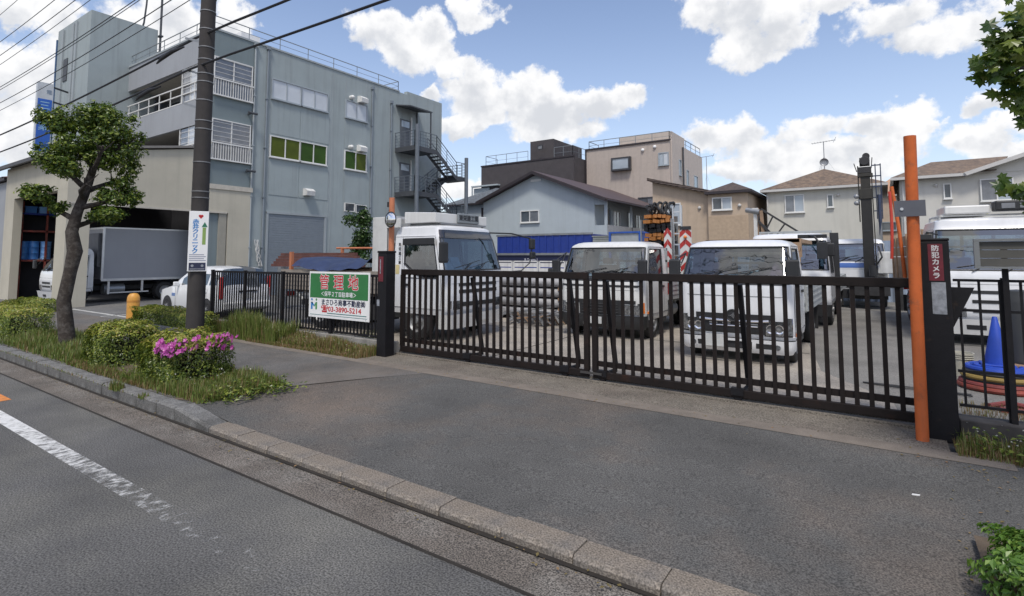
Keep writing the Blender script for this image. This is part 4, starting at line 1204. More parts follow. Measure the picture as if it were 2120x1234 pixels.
def truck(name, label, group, loc, rotz, o):
    """o: dict of sizes. Local frame: front at y=0 looking to -Y, x across, z up from the ground"""
    W, H = o['W'] / 2, o['H']; zb = o.get('zb', 0.45); zw0, zw1 = o['zw0'], o['zw1']; D = o['D']; L = o['L']; paint = o.get('paint', white_paint)
    root = thing(name, label, 'truck', loc, rotz, group)
    lean = o.get('lean', 0.33)
    lv = [(zb, W - 0.02, 0.07, 0.16), (zb + 0.12, W, 0.02, 0.16), (zb + 0.45, W, 0.0, 0.15), (zw0 - 0.12, W, 0.03, 0.15), (zw0, W - 0.01, 0.065, 0.14),
          (zw1, W - 0.075, 0.065 + lean, 0.13), (zw1 + 0.05, W - 0.085, 0.065 + lean + 0.03, 0.13), (H - 0.075, W - 0.115, 0.065 + lean + 0.07, 0.17), (H - 0.035, W - 0.17, 0.065 + lean + 0.13, 0.22), (H - 0.01, W - 0.26, 0.065 + lean + 0.22, 0.26), (H, W - 0.4, 0.065 + lean + 0.36, 0.3)]
    c = Cab(lv, D)
    zs0, zs1 = o.get('zs0', zw0 - 0.08), zw1 - 0.03
    holes = [('F', -1.0, 1.0, zw0, zw1), ('LA', 0.42, 1.0, zw0, zw1), ('RA', 0.42, 1.0, zw0, zw1), ('L', 0.24, 0.93, zs0, zs1), ('R', 0.24, 0.93, zs0, zs1), ('B', -0.75, 0.75, zw0 + 0.08, zw1 - 0.08)]
    body = c.skin('cab', paint, root, holes, [zw0, zw1, zs0, zs1, zw0 + 0.08, zw1 - 0.08])
    ws = c.patch('windscreen', win_glass, root, holes[:3], -0.006, skirt=False)
    for h in holes[3:5]: c.patch('side_window', o.get('sglass', win_glass), root, [h], -0.006, skirt=False)
    c.patch('rear_window', win_glass, root, [holes[5]], -0.006, skirt=False)
    g = MB()
    loop = [('LA', 0.42, zw0), ('LA', 0.7, zw0), ('LA', 1, zw0)] + [('F', -1 + i * 0.1, zw0) for i in range(21)] + [('RA', 1, zw0), ('RA', 0.7, zw0), ('RA', 0.42, zw0)]
    loop2 = [(r, t, zw1) for (r, t, z) in loop][::-1]
    side = [[('RA', 0.42, zw0 + (zw1 - zw0) * i / 6) for i in range(1, 6)], [('LA', 0.42, zw1 - (zw1 - zw0) * i / 6) for i in range(1, 6)]]
    c.line(g, loop + side[0] + loop2 + side[1] + loop[:1], 0.017)
    for h in holes[3:5]:
        r = h[0]; zz = [zs0 + (zs1 - zs0) * i / 6 for i in range(7)]
        c.line(g, [(r, h[1], z) for z in zz] + [(r, h[1] + (h[2] - h[1]) * i / 4, zs1) for i in range(1, 5)] + [(r, h[2], z) for z in zz[::-1][1:]] + [(r, h[1] + (h[2] - h[1]) * i / 4, zs0) for i in (3, 2, 1, 0)], 0.015)
    g.build('window_seal', plastic_black, root)
    # doors: shut lines, handles
    for r in 'LR':
        d = c.patch('door', paint, root, [(r, 0.2, 0.97, zb + 0.12, zs0 - 0.03)], 0.006)
        hnd = MB(); x, y, z = c.pt(r, 0.27, zs0 - 0.16, 0.02); hnd.box((x - 0.012, y - 0.09, z - 0.025), (x + 0.012, y + 0.09, z + 0.025)); hnd.build('handle', plastic_black if o.get('dh', 1) else chrome, d)
        for tq in (0.985, 0.19):
            sm = MB(); c.line(sm, [(r, tq, zb + 0.1 + (zw1 - zb - 0.1) * i / 8) for i in range(9)], 0.006); sm.build('door_seam', dark_inside, d)
    g = MB()
    for r in 'LR': c.line(g, [(r, t / 8, zb + 0.13) for t in range(9)], 0.008)
    c.line(g, [('F', -1 + i * 0.1, zw0 - 0.30) for i in range(21)], 0.0035, 0.001); g.build('panel_gap', dark_inside, root)
    g = MB()
    for r in ('L', 'R'): c.line(g, [(r, t / 8, zw1 + 0.03) for t in range(9)], 0.009, 0.004)
    g.build('drip_rail', paint, root)
    # interior
    i_ = MB(); i_.box((-W + 0.12, 0.24, zb), (W - 0.12, 0.75, zw0 - 0.06)); i_.box((-W + 0.14, 0.3, zw0 - 0.06), (W - 0.14, 0.55, zw0 + 0.0)); i_.build('dashboard', dash_m, root)
    i_ = MB(); i_.box((-W + 0.06, 0.3, zb - 0.02), (W - 0.06, D - 0.05, zb + 0.25)); i_.build('cab_floor', dark_inside, root)
    for x in (-0.45, 0.45):
        i_ = MB(); i_.box((x - 0.25, D - 0.75, zb + 0.3), (x + 0.25, D - 0.25, zb + 0.55)); i_.prism([(D - 0.3, zb + 0.5), (D - 0.16, zb + 0.5), (D - 0.1, zw0 + 0.25), (D - 0.2, zw0 + 0.28)], 'x', x - 0.25, x + 0.25); i_.box((x - 0.14, D - 0.2, zw0 + 0.29), (x + 0.14, D - 0.1, zw0 + 0.45))
        i_.build('seat', seat_m, root, bevel=0.03)
    i_ = MB(); i_.torus((0, 0, 0), 0.2, 0.016, 'z', 24, 6); i_.bar((-0.18, 0, 0), (0.18, 0, 0), 0.03); i_.cyl((0, 0, 0), (0, 0, -0.35), 0.03)
    sw = i_.build('steering_wheel', plastic_black, root, loc=(o.get('drv', 0.42), D - 0.85 if D > 1.5 else 0.62, zw0 + 0.1)); sw.rotation_euler = (radians(35), 0, 0)
    if o.get('paper'):
        for (x, y, w_, h_) in o['paper']:
            i_ = MB(); i_.prism([(y, zw0 + 0.005), (y + 0.16, zw0 + 0.005), (y + 0.16, zw0 + h_)], 'x', x, x + w_); i_.build('dash_paper', paper_m, root)
    # wipers
    g = MB()
    for x in (-0.62, -0.08):
        p0 = c.pt('F', (x + 0.1) / (W - 0.14), zw0 - 0.03, 0.03); p1 = c.pt('F', (x + 0.42) / (W - 0.14), zw0 + 0.16, 0.03); p2 = c.pt('F', (x - 0.15) / (W - 0.14), zw0 + 0.06, 0.022); p3 = c.pt('F', min(1, (x + 0.75) / (W - 0.14)), zw0 + 0.22, 0.022)
        g.tube([p0, p1], 0.011, 5); g.tube([p2, p1, p3], 0.008, 5)
    g.build('wiper', plastic_black, root)
    # mirrors
    if o.get('mirror', True):
        mz = o.get('mz', zw0 + 0.2)
        for sx in (-1, 1):
            mirror(root, sx * (W + 0.03), -0.1, mz, 0.22, 0.36, (sx * (W - 0.1), 0.2, zw1 - 0.1))
    # chassis, bed
    g = MB()
    for x in (-0.38, 0.38): g.box((x - 0.05, 0.3, 0.5), (x + 0.05, L, 0.68))
    for y in (0.6, o['ax'][0], (o['ax'][0] + o['ax'][1]) / 2, o['ax'][1], L - 0.3): g.box((-0.35, y - 0.05, 0.5), (0.35, y + 0.05, 0.6))
    for y in o['ax']: g.cyl((-W + 0.2, y, o['R']), (W - 0.2, y, o['R']), 0.07); 
    g.cyl((0, o['ax'][0] + 0.2, 0.5), (0, o['ax'][1], o['R']), 0.05); g.box((-0.3, 0.3, 0.32), (0.3, 1.3, 0.7))
    g.build('chassis', chassis_m, root)
    g = MB(); g.box((-W + 0.1, D + 0.45, 0.35), (-0.45, D + 1.15, 0.72)); g.build('battery_box', chassis_m, root)
    g = MB(); g.cyl((W - 0.35, D + 0.45, 0.55), (W - 0.35, D + 1.2, 0.55), 0.22); g.build('fuel_tank', steel_grey, root)
    R, wd = o['R'], o.get('wd', 0.2)
    wheels(root, R, wd, [(-W + 0.14, o['ax'][0]), (W - 0.14, o['ax'][0]), (-W + 0.16, o['ax'][1]), (W - 0.16, o['ax'][1]), (-W + 0.4, o['ax'][1]), (W - 0.4, o['ax'][1])])
    for sx in (-1, 1):
        g = MB(); g.lathe([(R + 0.06, -0.12), (R + 0.06, 0.12)], (sx * (W - 0.13), o['ax'][1], R), 'x', 14, pi * 0.02 + 0, pi * 0.98)
        for k in range(0): pass
        ar = MB(); ar.lathe([(R + 0.07, -0.135), (R + 0.07, 0.135), (R + 0.09, 0.135), (R + 0.09, -0.135), (R + 0.07, -0.135)], (sx * (W - 0.14), o['ax'][0], R), 'x', 14, 0.1, pi - 0.1)
        ar.build('wheel_arch', plastic_black, root)
        fl = MB(); fl.box((sx * W - sx * 0.3, o['ax'][1] + R + 0.12, 0.25), (sx * W, o['ax'][1] + R + 0.14, 0.75)); fl.build('mud_flap', rubber, root)
        st_ = MB(); st_.box((sx * (W - 0.25), o['ax'][0] + R + 0.06, zb - 0.12), (sx * (W - 0.03), D - 0.05, zb - 0.02)); st_.build('step', plastic_black, root)
    if o.get('bed', True):
        yb0, zf = D + 0.12, o.get('zf', 0.92); bm_ = o.get('bedm', bed_m); gh = o.get('gate', 0.38)
        g = MB(); g.box((-W, yb0, zf - 0.1), (W, L, zf)); 
        for y in range(int((L - yb0) / 0.45)): g.box((-W + 0.05, yb0 + 0.2 + y * 0.45, zf - 0.18), (W - 0.05, yb0 + 0.26 + y * 0.45, zf - 0.1))
        g.build('bed_floor', bm_, root)
        for sx in (-1, 1):
            n = 2 if L > 5.5 else 1; ln = (L - yb0) / n
            for k in range(n):
                q = MB(); q.box((sx * (W + 0.002), yb0 + k * ln + 0.02, zf - 0.09), (sx * (W + 0.045), yb0 + (k + 1) * ln - 0.02, zf + gh))
                for j in range(3): q.box((sx * (W + 0.045), yb0 + k * ln + 0.03, zf + 0.02 + j * 0.12), (sx * (W + 0.055), yb0 + (k + 1) * ln - 0.03, zf + 0.06 + j * 0.12))
                q.build('side_gate', bm_, root)
        q = MB(); q.box((-W, L, zf - 0.09), (W, L + 0.045, zf + gh)); q.build('tailgate', bm_, root)
        q = MB(); hb = o.get('guard', H - 0.15)
        for x in (-W + 0.08, -0.3, 0.3, W - 0.08): q.box((x - 0.03, yb0, zf), (x + 0.03, yb0 + 0.06, hb))
        q.box((-W + 0.05, yb0 - 0.005, hb - 0.06), (W - 0.05, yb0 + 0.07, hb)); q.box((-W + 0.05, yb0 + 0.005, zf), (W - 0.05, yb0 + 0.05, zf + 0.55)); q.box((-W + 0.05, yb0, (zf + hb) / 2 + 0.25), (W - 0.05, yb0 + 0.05, (zf + hb) / 2 + 0.3))
        q.build('cab_guard', o.get('guardm', bm_), root)
        q = MB()
        for sx in (-1, 1):
            q.box((sx * (W - 0.2), L + 0.046, zf - 0.32), (sx * (W - 0.5), L + 0.09, zf - 0.18))
        q.build('tail_lamp', lamp_red, root)
    return root, c, W


def plate(root, c, x, z, w_=0.33, h_=0.165, off=0.05):
    p = c.pt('F', 0, z, off); g = MB(); g.box((x - w_ / 2, p[1] - 0.012, z - h_ / 2), (x + w_ / 2, p[1], z + h_ / 2)); g.build('number_plate', plate_m, root, bevel=0.004)


grp = 'white trucks parked in the yard'
# ---- the truck nearest the gate, on the right
rt, c, W = truck('flatbed_truck', 'white flatbed truck with chrome grille bar and white bumper, nearest the gate', grp, (-2.31, 10.42, GZ), 0,
                 dict(W=1.95, H=2.23, D=1.62, L=4.9, zw0=1.5, zw1=2.08, R=0.37, ax=(0.72, 3.55), paper=[(-0.35, 0.36, 0.36, 0.07)], mz=1.68, gate=0.4, guardm=plywood))
c.patch('grille', plastic_black, rt, [('F', -0.68, 0.68, 0.53, 0.86), ('F', -0.8, 0.8, 0.78, 0.88)], 0.012)
g = MB(); c.line(g, [('F', -0.72 + i * 0.12, 0.755 + 0.06 * abs(-0.72 + i * 0.12) ** 3) for i in range(13)], 0.022, 0.025); c.line(g, [('F', -0.5 + i * 0.1, 0.665) for i in range(11)], 0.012, 0.02); g.build('chrome_bar', chrome, rt, smooth=True)
for k in range(4):
    g = MB(); p = c.pt('F', -0.42 + k * 0.28, 0.7, 0.02); g.box((p[0] - 0.07, p[1] - 0.01, 0.695), (p[0] + 0.07, p[1] + 0.006, 0.72)); g.build('grille_slot', steel_grey, rt)
p = c.pt('F', 0, 0.85, 0.035); g = MB(); g.torus((0, p[1], 0.85), 0.1, 0.016, 'y', 28, 8); g.lathe([(0.001, -0.004), (0.09, -0.004)], (0, p[1], 0.85), 'y', 20)
g.build('emblem', plastic_black, rt, smooth=True)
g = MB(); g.box((-0.062, p[1] - 0.02, 0.842), (0.075, p[1] - 0.008, 0.858)); g.prism([(-0.02, 0.862), (0.05, 0.855), (0.02, 0.905)], 'y', p[1] - 0.02, p[1] - 0.008); g.prism([(-0.02, 0.838), (0.05, 0.845), (0.02, 0.795)], 'y', p[1] - 0.02, p[1] - 0.008); g.build('emblem_mark', chrome, rt)
for sx, A in ((-1, 'LA'), (1, 'RA')):
    t0, t1 = (0.66, 1.0) if sx > 0 else (-1.0, -0.66)
    h = c.patch('headlight', lamp_clear, rt, [('F', t0, t1, 0.52, 0.78), (A, 0.4, 1.0, 0.54, 0.84)], 0.014)
    g = MB()
    for t in (0.76, 0.92):
        p = c.pt('F', sx * t, 0.64, 0.0); g.lathe([(0.001, 0.0), (0.05, -0.004), (0.07, -0.022), (0.078, -0.024)], (p[0], p[1] + 0.0, 0.64), 'y', 16)
    g.build('reflector', chrome, h, smooth=True)
    c.patch('headlight_bezel', plastic_black, rt, [('F', t0 - 0.03 * (sx > 0), t1 + 0.03 * (sx < 0), 0.5, 0.53), (A, 0.4, 1.0, 0.51, 0.545)], 0.012)
    g = MB(); g.box((sx * (W + 0.005), 0.26, 0.5), (sx * (W + 0.05), 0.36, 0.57)); g.build('side_marker', lamp_orange, rt, bevel=0.01)
c.patch('bumper', white_paint, rt, [('F', -1, 1, 0.45, 0.505), ('LA', 0, 1, 0.45, 0.51), ('RA', 0, 1, 0.45, 0.51)], 0.02)
b_ = Cab([(0.2, W - 0.05, 0.05, 0.15), (0.26, W - 0.01, 0.0, 0.16), (0.449, W + 0.01, -0.02, 0.16)], 0.5, 0.05)
b_.patch('bumper', white_paint, rt, [('F', -1, -0.38, 0.2, 0.445), ('F', 0.38, 1, 0.2, 0.445), ('LA', 0, 1, 0.2, 0.445), ('RA', 0, 1, 0.2, 0.445), ('F', -0.38, 0.38, 0.2, 0.27), ('F', -0.38, 0.38, 0.4, 0.445), ('L', 0.55, 1, 0.26, 0.445), ('R', 0.55, 1, 0.26, 0.445)], 0.005)
b_.patch('air_intake', dark_inside, rt, [('F', -0.37, 0.37, 0.275, 0.395)], -0.02, skirt=False)
for t in (-0.62, 0.62):
    b_.patch('lower_vent', plastic_black, rt, [('F', t - 0.16, t + 0.16, 0.29, 0.38)], 0.009)
plate(rt, b_, -0.3, 0.39, 0.38, 0.22, off=0.03)
for t in (-0.88, 0.88):
    p = b_.pt('F', t, 0.33, 0.0); g = MB(); g.lathe([(0.001, -0.02), (0.045, -0.02), (0.055, 0)], (p[0], p[1], 0.33), 'y', 14); g.build('fog_lamp', lamp_clear, rt, smooth=True)
c.patch('cowl', plastic_black, rt, [('F', -1, 1, 1.4, 1.48), ('LA', 0.5, 1, 1.42, 1.48), ('RA', 0.5, 1, 1.42, 1.48)], 0.006)
g = MB(); c.line(g, [('F', -0.96 + i * 0.12, 1.19) for i in range(17)], 0.004); g.build('panel_seam', steel_grey, rt)
g = MB(); g.box((-0.95, 1.9, 1.9), (0.93, 2.0, 2.27)); g.box((-0.95, 1.9, 2.2), (0.9, 4.2, 2.28)); 
tag(g.build('plywood_load', plywood, None, loc=(-2.31, 10.42, GZ)), 'brown plywood sheets stacked on the bed behind the nearest white cab', 'plywood')

# ---- middle truck, older model
rt, c, W = truck('flatbed_truck', 'older white flatbed truck with black grille and bumper, left of the nearest one', grp, (-5.6, 11.8, GZ), 0,
                 dict(W=2.16, H=2.28, D=1.66, L=5.2, zw0=1.43, zw1=2.12, R=0.38, ax=(0.72, 3.7), paint=white_paint_b, mz=1.66, lean=0.3, paper=[(-0.7, 0.36, 0.55, 0.06), (0.1, 0.4, 0.4, 0.05)]))
c.patch('front_strip', plastic_black, rt, [('F', -1, 1, 1.2, 1.25), ('LA', 0.5, 1, 1.21, 1.25), ('RA', 0.5, 1, 1.21, 1.25)], 0.008)
c.patch('cowl', plastic_black, rt, [('F', -1, 1, 1.33, 1.41), ('LA', 0.5, 1, 1.35, 1.41), ('RA', 0.5, 1, 1.35, 1.41)], 0.006)
c.patch('grille', plastic_black, rt, [('F', -0.58, 0.58, 0.56, 0.9), ('F', -0.95, -0.58, 0.82, 0.9), ('F', 0.58, 0.95, 0.82, 0.9)], 0.012)
for k in range(4):
    g = MB(); c.line(g, [('F', -0.5 + i * 0.1, 0.61 + k * 0.065) for i in range(11)], 0.012, 0.018); g.build('grille_bar', chassis_m, rt)
for sx, A in ((-1, 'LA'), (1, 'RA')):
    t0, t1 = (0.6, 1.0) if sx > 0 else (-1.0, -0.6)
    c.patch('headlight', lamp_clear, rt, [('F', t0, t1, 0.58, 0.8), (A, 0.6, 1.0, 0.58, 0.84)], 0.014)
    c.patch('indicator', lamp_orange if sx > 0 else lamp_clear, rt, [(A, 0.35, 0.6, 0.62, 0.86)], 0.014)
    g = MB(); g.box((sx * (W + 0.003), 0.22, 0.6), (sx * (W + 0.03), 0.36, 0.66)); g.build('side_marker', lamp_orange, rt, bevel=0.008)
b_ = Cab([(0.24, W - 0.05, 0.05, 0.15), (0.3, W - 0.01, 0.0, 0.16), (0.56, W + 0.005, -0.02, 0.16)], 0.5, 0.05)
b_.patch('bumper', plastic_black, rt, [('F', -1, 1, 0.24, 0.555), ('LA', 0, 1, 0.24, 0.555), ('RA', 0, 1, 0.24, 0.555), ('L', 0.6, 1, 0.3, 0.555), ('R', 0.6, 1, 0.3, 0.555)], 0.008)
plate(rt, b_, -0.1, 0.42, off=0.025)
g = MB(); g.lathe([(0.001, -0.03), (0.07, -0.02), (0.08, 0)], (-0.35, -0.02, 0.34), 'y', 14); g.build('fog_lamp', lamp_clear, rt, smooth=True)
mirror(rt, -W - 0.16, -0.12, 1.5, 0.17, 0.26, (-W + 0.1, 0.15, 1.5))
# works gear on its bed
g = MB(); rj = random.Random(4)
MTX, MTY = -5.42, 11.85
ba = thing('barricade_stack', 'bundle of orange and black striped barricade boards piled on the truck bed', 'barricades', (-5.05, 14.5, GZ + 0.92))
me1 = MB(); me1.box((-0.055, -0.25, 0), (0.055, 0.25, 0.085)); o_m = me1.mesh('board', [mat('board_orange', (0.32, 0.125, 0.028), 0.6, var=0.25, scale=8)]); me2 = MB(); me2.box((-0.055, -0.25, 0), (0.055, 0.25, 0.085)); b_m = me2.mesh('board', [black_paint])
for k in range(18):
    for i in range(6):
        z = 0.02 + k * 0.117
        o = link_mesh('board', o_m if (k // 2) % 2 == 0 else b_m, ba); o.location = (-0.31 + i * 0.122 + rj.uniform(-0.015, 0.015), rj.uniform(-0.04, 0.04), z + rj.uniform(-0.01, 0.02)); o.rotation_euler = (rj.uniform(-0.1, 0.1), rj.uniform(-0.25, 0.25), rj.uniform(-0.1, 0.1)); o.scale = (0.95, 1, 1.1)
g = MB(); g.box((-0.4, 0.28, 0), (0.4, 0.32, 2.1)); g.bar((-0.42, -0.3, 0), (-0.42, -0.3, 2.0), 0.03); g.bar((0.42, -0.3, 0), (0.42, -0.3, 2.0), 0.03); g.build('rack', steel_grey, ba)
g = MB()
for k in range(7):
    pts = []
    for t in range(22):
        a = t * 2 * pi / 21 + k; r_ = 0.13 + 0.03 * sin(3 * a + k) + 0.012 * k
        pts.append((-0.27 + k * 0.1 + 0.05 * sin(a * 2 + k), 0.12 * cos(a + k) + rj.uniform(-0.02, 0.02), 0.16 + r_ * sin(a)))
    g.tube(pts, 0.035, 6, cap=False)
tag(g.build('hose_coil', plastic_black, loc=(-5.05, 14.5, GZ + 0.92 + 2.12)), 'tangle of black hoses heaped on top of the striped boards', 'hose')
ld = thing('ladder', 'aluminium ladder standing upright between the striped boards and the chevron sign', 'ladder', (-4.5, 14.3, GZ + 0.92))
for x in (-0.11, 0.11):
    g = MB(); g.box((x - 0.018, -0.03, 0), (x + 0.018, 0.03, 2.35)); g.build('rail', alu, ld)
rg = MB(); rg.box((-0.092, -0.018, -0.018), (0.092, 0.018, 0.018)); rm = rg.mesh('rung', [alu])
for k in range(8): link_mesh('rung', rm, ld, loc=(0, 0, 0.15 + k * 0.29))
sgr = mat('sign_red', (0.38, 0.03, 0.025), 0.5, var=0.15)
for (nx, x, y, w_, lb) in ((0, -4.72, 14.15, 0.2, 'narrow red and white chevron board left of the ladder'), (1, -4.25, 14.15, 0.3, 'red and white chevron board right of the ladder on the truck bed')):
    cs = thing('chevron_board', lb, 'sign', (x, y, GZ + 0.92), group='chevron boards on the truck bed')
    g = MB(); g.box((-w_ / 2, 0, 0.0), (w_ / 2, 0.03, 1.68)); g.build('panel', white_dirty, cs)
    g = MB()
    for k in range(5):
        z = 0.28 + k * 0.3
        for sx in (-1, 1): g.quad((0.002 * sx, -0.004, z + 0.14), (sx * w_ / 2, -0.004, z), (sx * w_ / 2, -0.004, z + 0.14), (0.002 * sx, -0.004, z + 0.28))
    g.build('chevron', sgr, cs)
    g = MB(); g.box((-w_ / 2, -0.005, 0), (w_ / 2, -0.002, 0.3)); g.build('red_band', sgr, cs)
    if nx:
        g = MB(); g.box((-0.14, -0.02, 1.69), (0.14, 0.03, 1.78)); g.build('lamp_bar', plastic_black, cs)
        g = MB(); g.sphere((0.0, -0.03, 1.5), 0.045); g.build('lamp', lamp_orange, cs)

# ---- long truck parked along the fence, cab facing right
rt, c, W = truck('flatbed_truck', 'white truck parked along the fence with a company sign box above the cab', grp, (-7.95, 10.2, GZ), radians(90),
                 dict(W=2.2, H=2.66, D=1.75, L=6.3, zw0=1.6, zw1=2.36, zs0=1.42, sglass=win_glass_dark, R=0.44, ax=(1.0, 4.6), zb=0.6, mz=2.05, lean=0.22, mirror=False, guardm=white_dirty, guard=2.9, zf=1.1, gate=0.45, bedm=mat('bed_tan', (0.3, 0.26, 0.22), 0.7, var=0.15, streak=0.4),
                      paper=[(-0.75, 0.34, 0.5, 0.2), (-0.5, 0.34, 0.3, 0.3), (0.2, 0.36, 0.4, 0.12)]))
c.patch('sun_visor', mat('visor_dark', (0.02, 0.022, 0.03), 0.2, coat=1.0), rt, [('F', -1, 1, 2.34, 2.53), ('LA', 0.42, 1, 2.34, 2.53), ('RA', 0.42, 1, 2.34, 2.53)], 0.02)
for k, (z0, z1) in enumerate(((1.08, 1.16), (1.24, 1.31), (0.78, 0.88))):
    c.patch('grille_slot', plastic_black, rt, [('F', -0.75, 0.75, z0, z1)], 0.01)
c.patch('headlight', lamp_clear, rt, [('F', -0.95, -0.62, 0.72, 0.92), ('LA', 0.6, 1, 0.74, 0.92)], 0.012); c.patch('headlight', lamp_clear, rt, [('F', 0.62, 0.95, 0.72, 0.92), ('RA', 0.6, 1, 0.74, 0.92)], 0.012)
b_ = Cab([(0.3, W - 0.03, 0.02, 0.12), (0.62, W + 0.01, -0.04, 0.12)], 0.6, 0.04)
b_.patch('bumper', white_paint_b, rt, [('F', -1, 1, 0.3, 0.62), ('LA', 0, 1, 0.3, 0.62), ('RA', 0, 1, 0.3, 0.62), ('L', 0.5, 1, 0.3, 0.62), ('R', 0.5, 1, 0.3, 0.62)], 0.006)
plate(rt, b_, 0.1, 0.5, off=0.03)
# lower front corner of the street-side window is body colour (drop-line door)
g = MB(); q = [c.pt('L', 0.24, 1.41, 0.012), c.pt('L', 0.66, 1.41, 0.012), c.pt('L', 0.24, 1.74, 0.012)]; g.quad(*q); g.build('window_quarter', white_paint, rt)
g = MB(); g.tube([c.pt('L', 0.66, 1.42, 0.014), c.pt('L', 0.47, 1.52, 0.014), c.pt('L', 0.24, 1.75, 0.014)], 0.018, 6); g.build('window_seal', plastic_black, rt)
g = MB(); g.box((-W - 0.05, 0.42, 2.18), (-W - 0.005, 1.4, 2.33)); g.build('rain_visor', plastic_black, rt, bevel=0.01)
mirror(rt, -W - 0.2, -0.02, 2.0, 0.24, 0.46, (-W + 0.05, 0.2, 2.3))
g = MB(); g.tube([(W - 0.5, 0.15, 2.5), (W + 0.1, -0.1, 2.5), (W + 0.62, -0.35, 2.38), (W + 0.66, -0.36, 2.3)], 0.02, 6); g.tube([(W - 0.05, 0.05, 1.52), (W + 0.4, -0.2, 1.55), (W + 0.62, -0.32, 1.75), (W + 0.66, -0.36, 2.2)], 0.016, 6); g.build('mirror_stay', plastic_black, rt)
g = MB(); g.box((W + 0.55, -0.42, 2.1), (W + 0.75, -0.32, 2.38)); g.box((W + 0.57, -0.42, 1.86), (W + 0.77, -0.33, 2.04)); g.build('mirror', plastic_black, rt, bevel=0.03)
g = MB(); g.prism([(0.55, 2.7), (1.55, 2.7), (1.55, 2.98), (0.55, 2.93)], 'x', -W + 0.15, W - 0.1); g.build('roof_box', white_paint_b, rt, bevel=0.015)
g = MB(); g.box((-W + 0.3, 0.6, 2.64), (-W + 0.4, 1.5, 2.7)); g.box((W - 0.5, 0.6, 2.64), (W - 0.4, 1.5, 2.7)); g.box((-W + 0.3, 0.5, 2.66), (W - 0.2, 0.54, 2.7)); g.build('roof_rack', steel_grey, rt)
g = MB(); g.box((-0.2, 0.5, 2.72), (0.62, 0.55, 2.96)); g.build('sign_plate', mat('sign_grey', (0.2, 0.22, 0.23), 0.5), rt, bevel=0.02)
black_ink = mat('ink_black', (0.015, 0.015, 0.02), 0.6)
text('東栄建工業', 0.15, 'lettering', black_ink, rt, (0.21, 0.495, 2.84), thick=0.003)
p = c.pt('L', 0.12, 1.8, 0.004); text('東栄建工業', 0.085, 'lettering', black_ink, rt, (p[0] - 0.006, p[1] - 0.02, 1.98), (radians(90), 0, radians(-90)), thick=0.003, vert=True, gap=1.25)
g = MB(); p = c.pt('L', 0.08, 1.6, 0.01); g.box((p[0] - 0.004, p[1] - 0.08, 1.5), (p[0], p[1] + 0.04, 1.72)); g.build('sticker', mat('sticker_yellow', (0.6, 0.5, 0.25), 0.6), rt)
# tall white headboard behind the cab and side bracing
g = MB(); g.box((-W + 0.02, 2.0, 1.1), (W - 0.05, 2.08, 2.88)); g.box((-W, 2.0, 1.1), (-W + 0.06, 2.5, 2.88)); g.box((-W, 1.55, 2.6), (-W + 0.05, 2.0, 2.82)); g.build('headboard', white_dirty, rt, bevel=0.01)
g = MB(); g.box((-W - 0.01, 5.85, 1.1), (-W + 0.07, 5.95, 2.05)); g.build('rear_stake', orange_faded, rt)
g = MB()
for z in (0.42, 0.56): g.box((-W + 0.02, 2.6, z), (-W + 0.05, 4.0, z + 0.04))
for y in (2.7, 3.4, 3.95): g.box((-W + 0.05, y, 0.4), (-W + 0.09, y + 0.05, 1.0))
g.bar((-W + 0.02, 5.3, 0.75), (-W + 0.02, 5.75, 1.05), 0.04); g.build('side_guard', white_dirty, rt)
# blue tarpaulin over its load, sagging between ridges
def tarp(x0, x1, y0, y1, z):
    return grid(x0, x1, y0, y1, 40, 12, lambda x, y: z + 0.035 * sin((x - x0) * 2.3) ** 2 + 0.02 * sin(x * 9 + y * 3) - 0.09 * (1 - ((x - (x0 + x1) / 2) / 1.5) ** 2) - 0.22 * max(0, (y0 + 0.3 - y) / 0.3) ** 1.2 - 0.07 * ((x - (x0 + x1) / 2) / 1.6) ** 2 * -1)
tm_ = tarp(-13.65, -10.62, 9.0, 11.1, 1.98)
tag(tm_.build('tarpaulin', mat('tarp_blue', (0.03, 0.045, 0.105), 0.45, var=0.2, scale=5, bump=0.3, bscale=15), smooth=True), 'dark blue tarpaulin sheet spread over the truck load behind the green sign', 'tarpaulin')
g = MB(); g.box((-13.3, 9.4, 1.28), (-10.7, 10.9, 1.75)); g.box((-12.9, 9.25, 1.28), (-11.2, 9.39, 1.6)); tag(g.build('timber_load', timber), 'stack of timber under the blue tarpaulin on the truck', 'timber')
for k in range(5):
    g = MB(); z = 1.7 + k * 0.1; g.box((-19.2 + 0.15 * k, 11.8, z), (-14.0 - 0.1 * k, 11.92, z + 0.096))
    o = tag(g.build('steel_beam', mat('beam_brown', (0.115, 0.045, 0.036), 0.8, var=0.3, scale=4)), ['lowest rusty red beam in the stack behind the blue tarpaulin', 'second rusty red beam from the bottom behind the blue tarpaulin', 'middle rusty red beam in the stack behind the blue tarpaulin', 'second rusty red beam from the top behind the blue tarpaulin', 'topmost rusty red beam in the stack behind the blue tarpaulin'][k], 'beam', 'rusty beams behind the tarpaulin')
g = MB(); g.box((-18.6, 11.7, GZ), (-18.4, 12.0, 1.69)); g.box((-14.7, 11.7, GZ), (-14.5, 12.0, 1.69)); g.box((-16.6, 11.7, GZ), (-16.4, 12.0, 1.69)); g.box((-18.4, 11.8, 0.6), (-14.7, 11.88, 0.7)); tag(g.build('beam_trestle', steel_grey), 'low steel trestles carrying the rusty red beams', 'trestle')
g = MB(); g.tube([(-16.9, 13, 2.38), (-13.8, 13, 2.36)], 0.035, 8); g.box((-16.6, 12.95, GZ), (-16.53, 13.05, 2.36)); g.box((-14.2, 12.95, GZ), (-14.13, 13.05, 2.36)); tag(g.build('orange_rail', orange_faded), 'orange pipe rail in front of the small tree', 'rail')

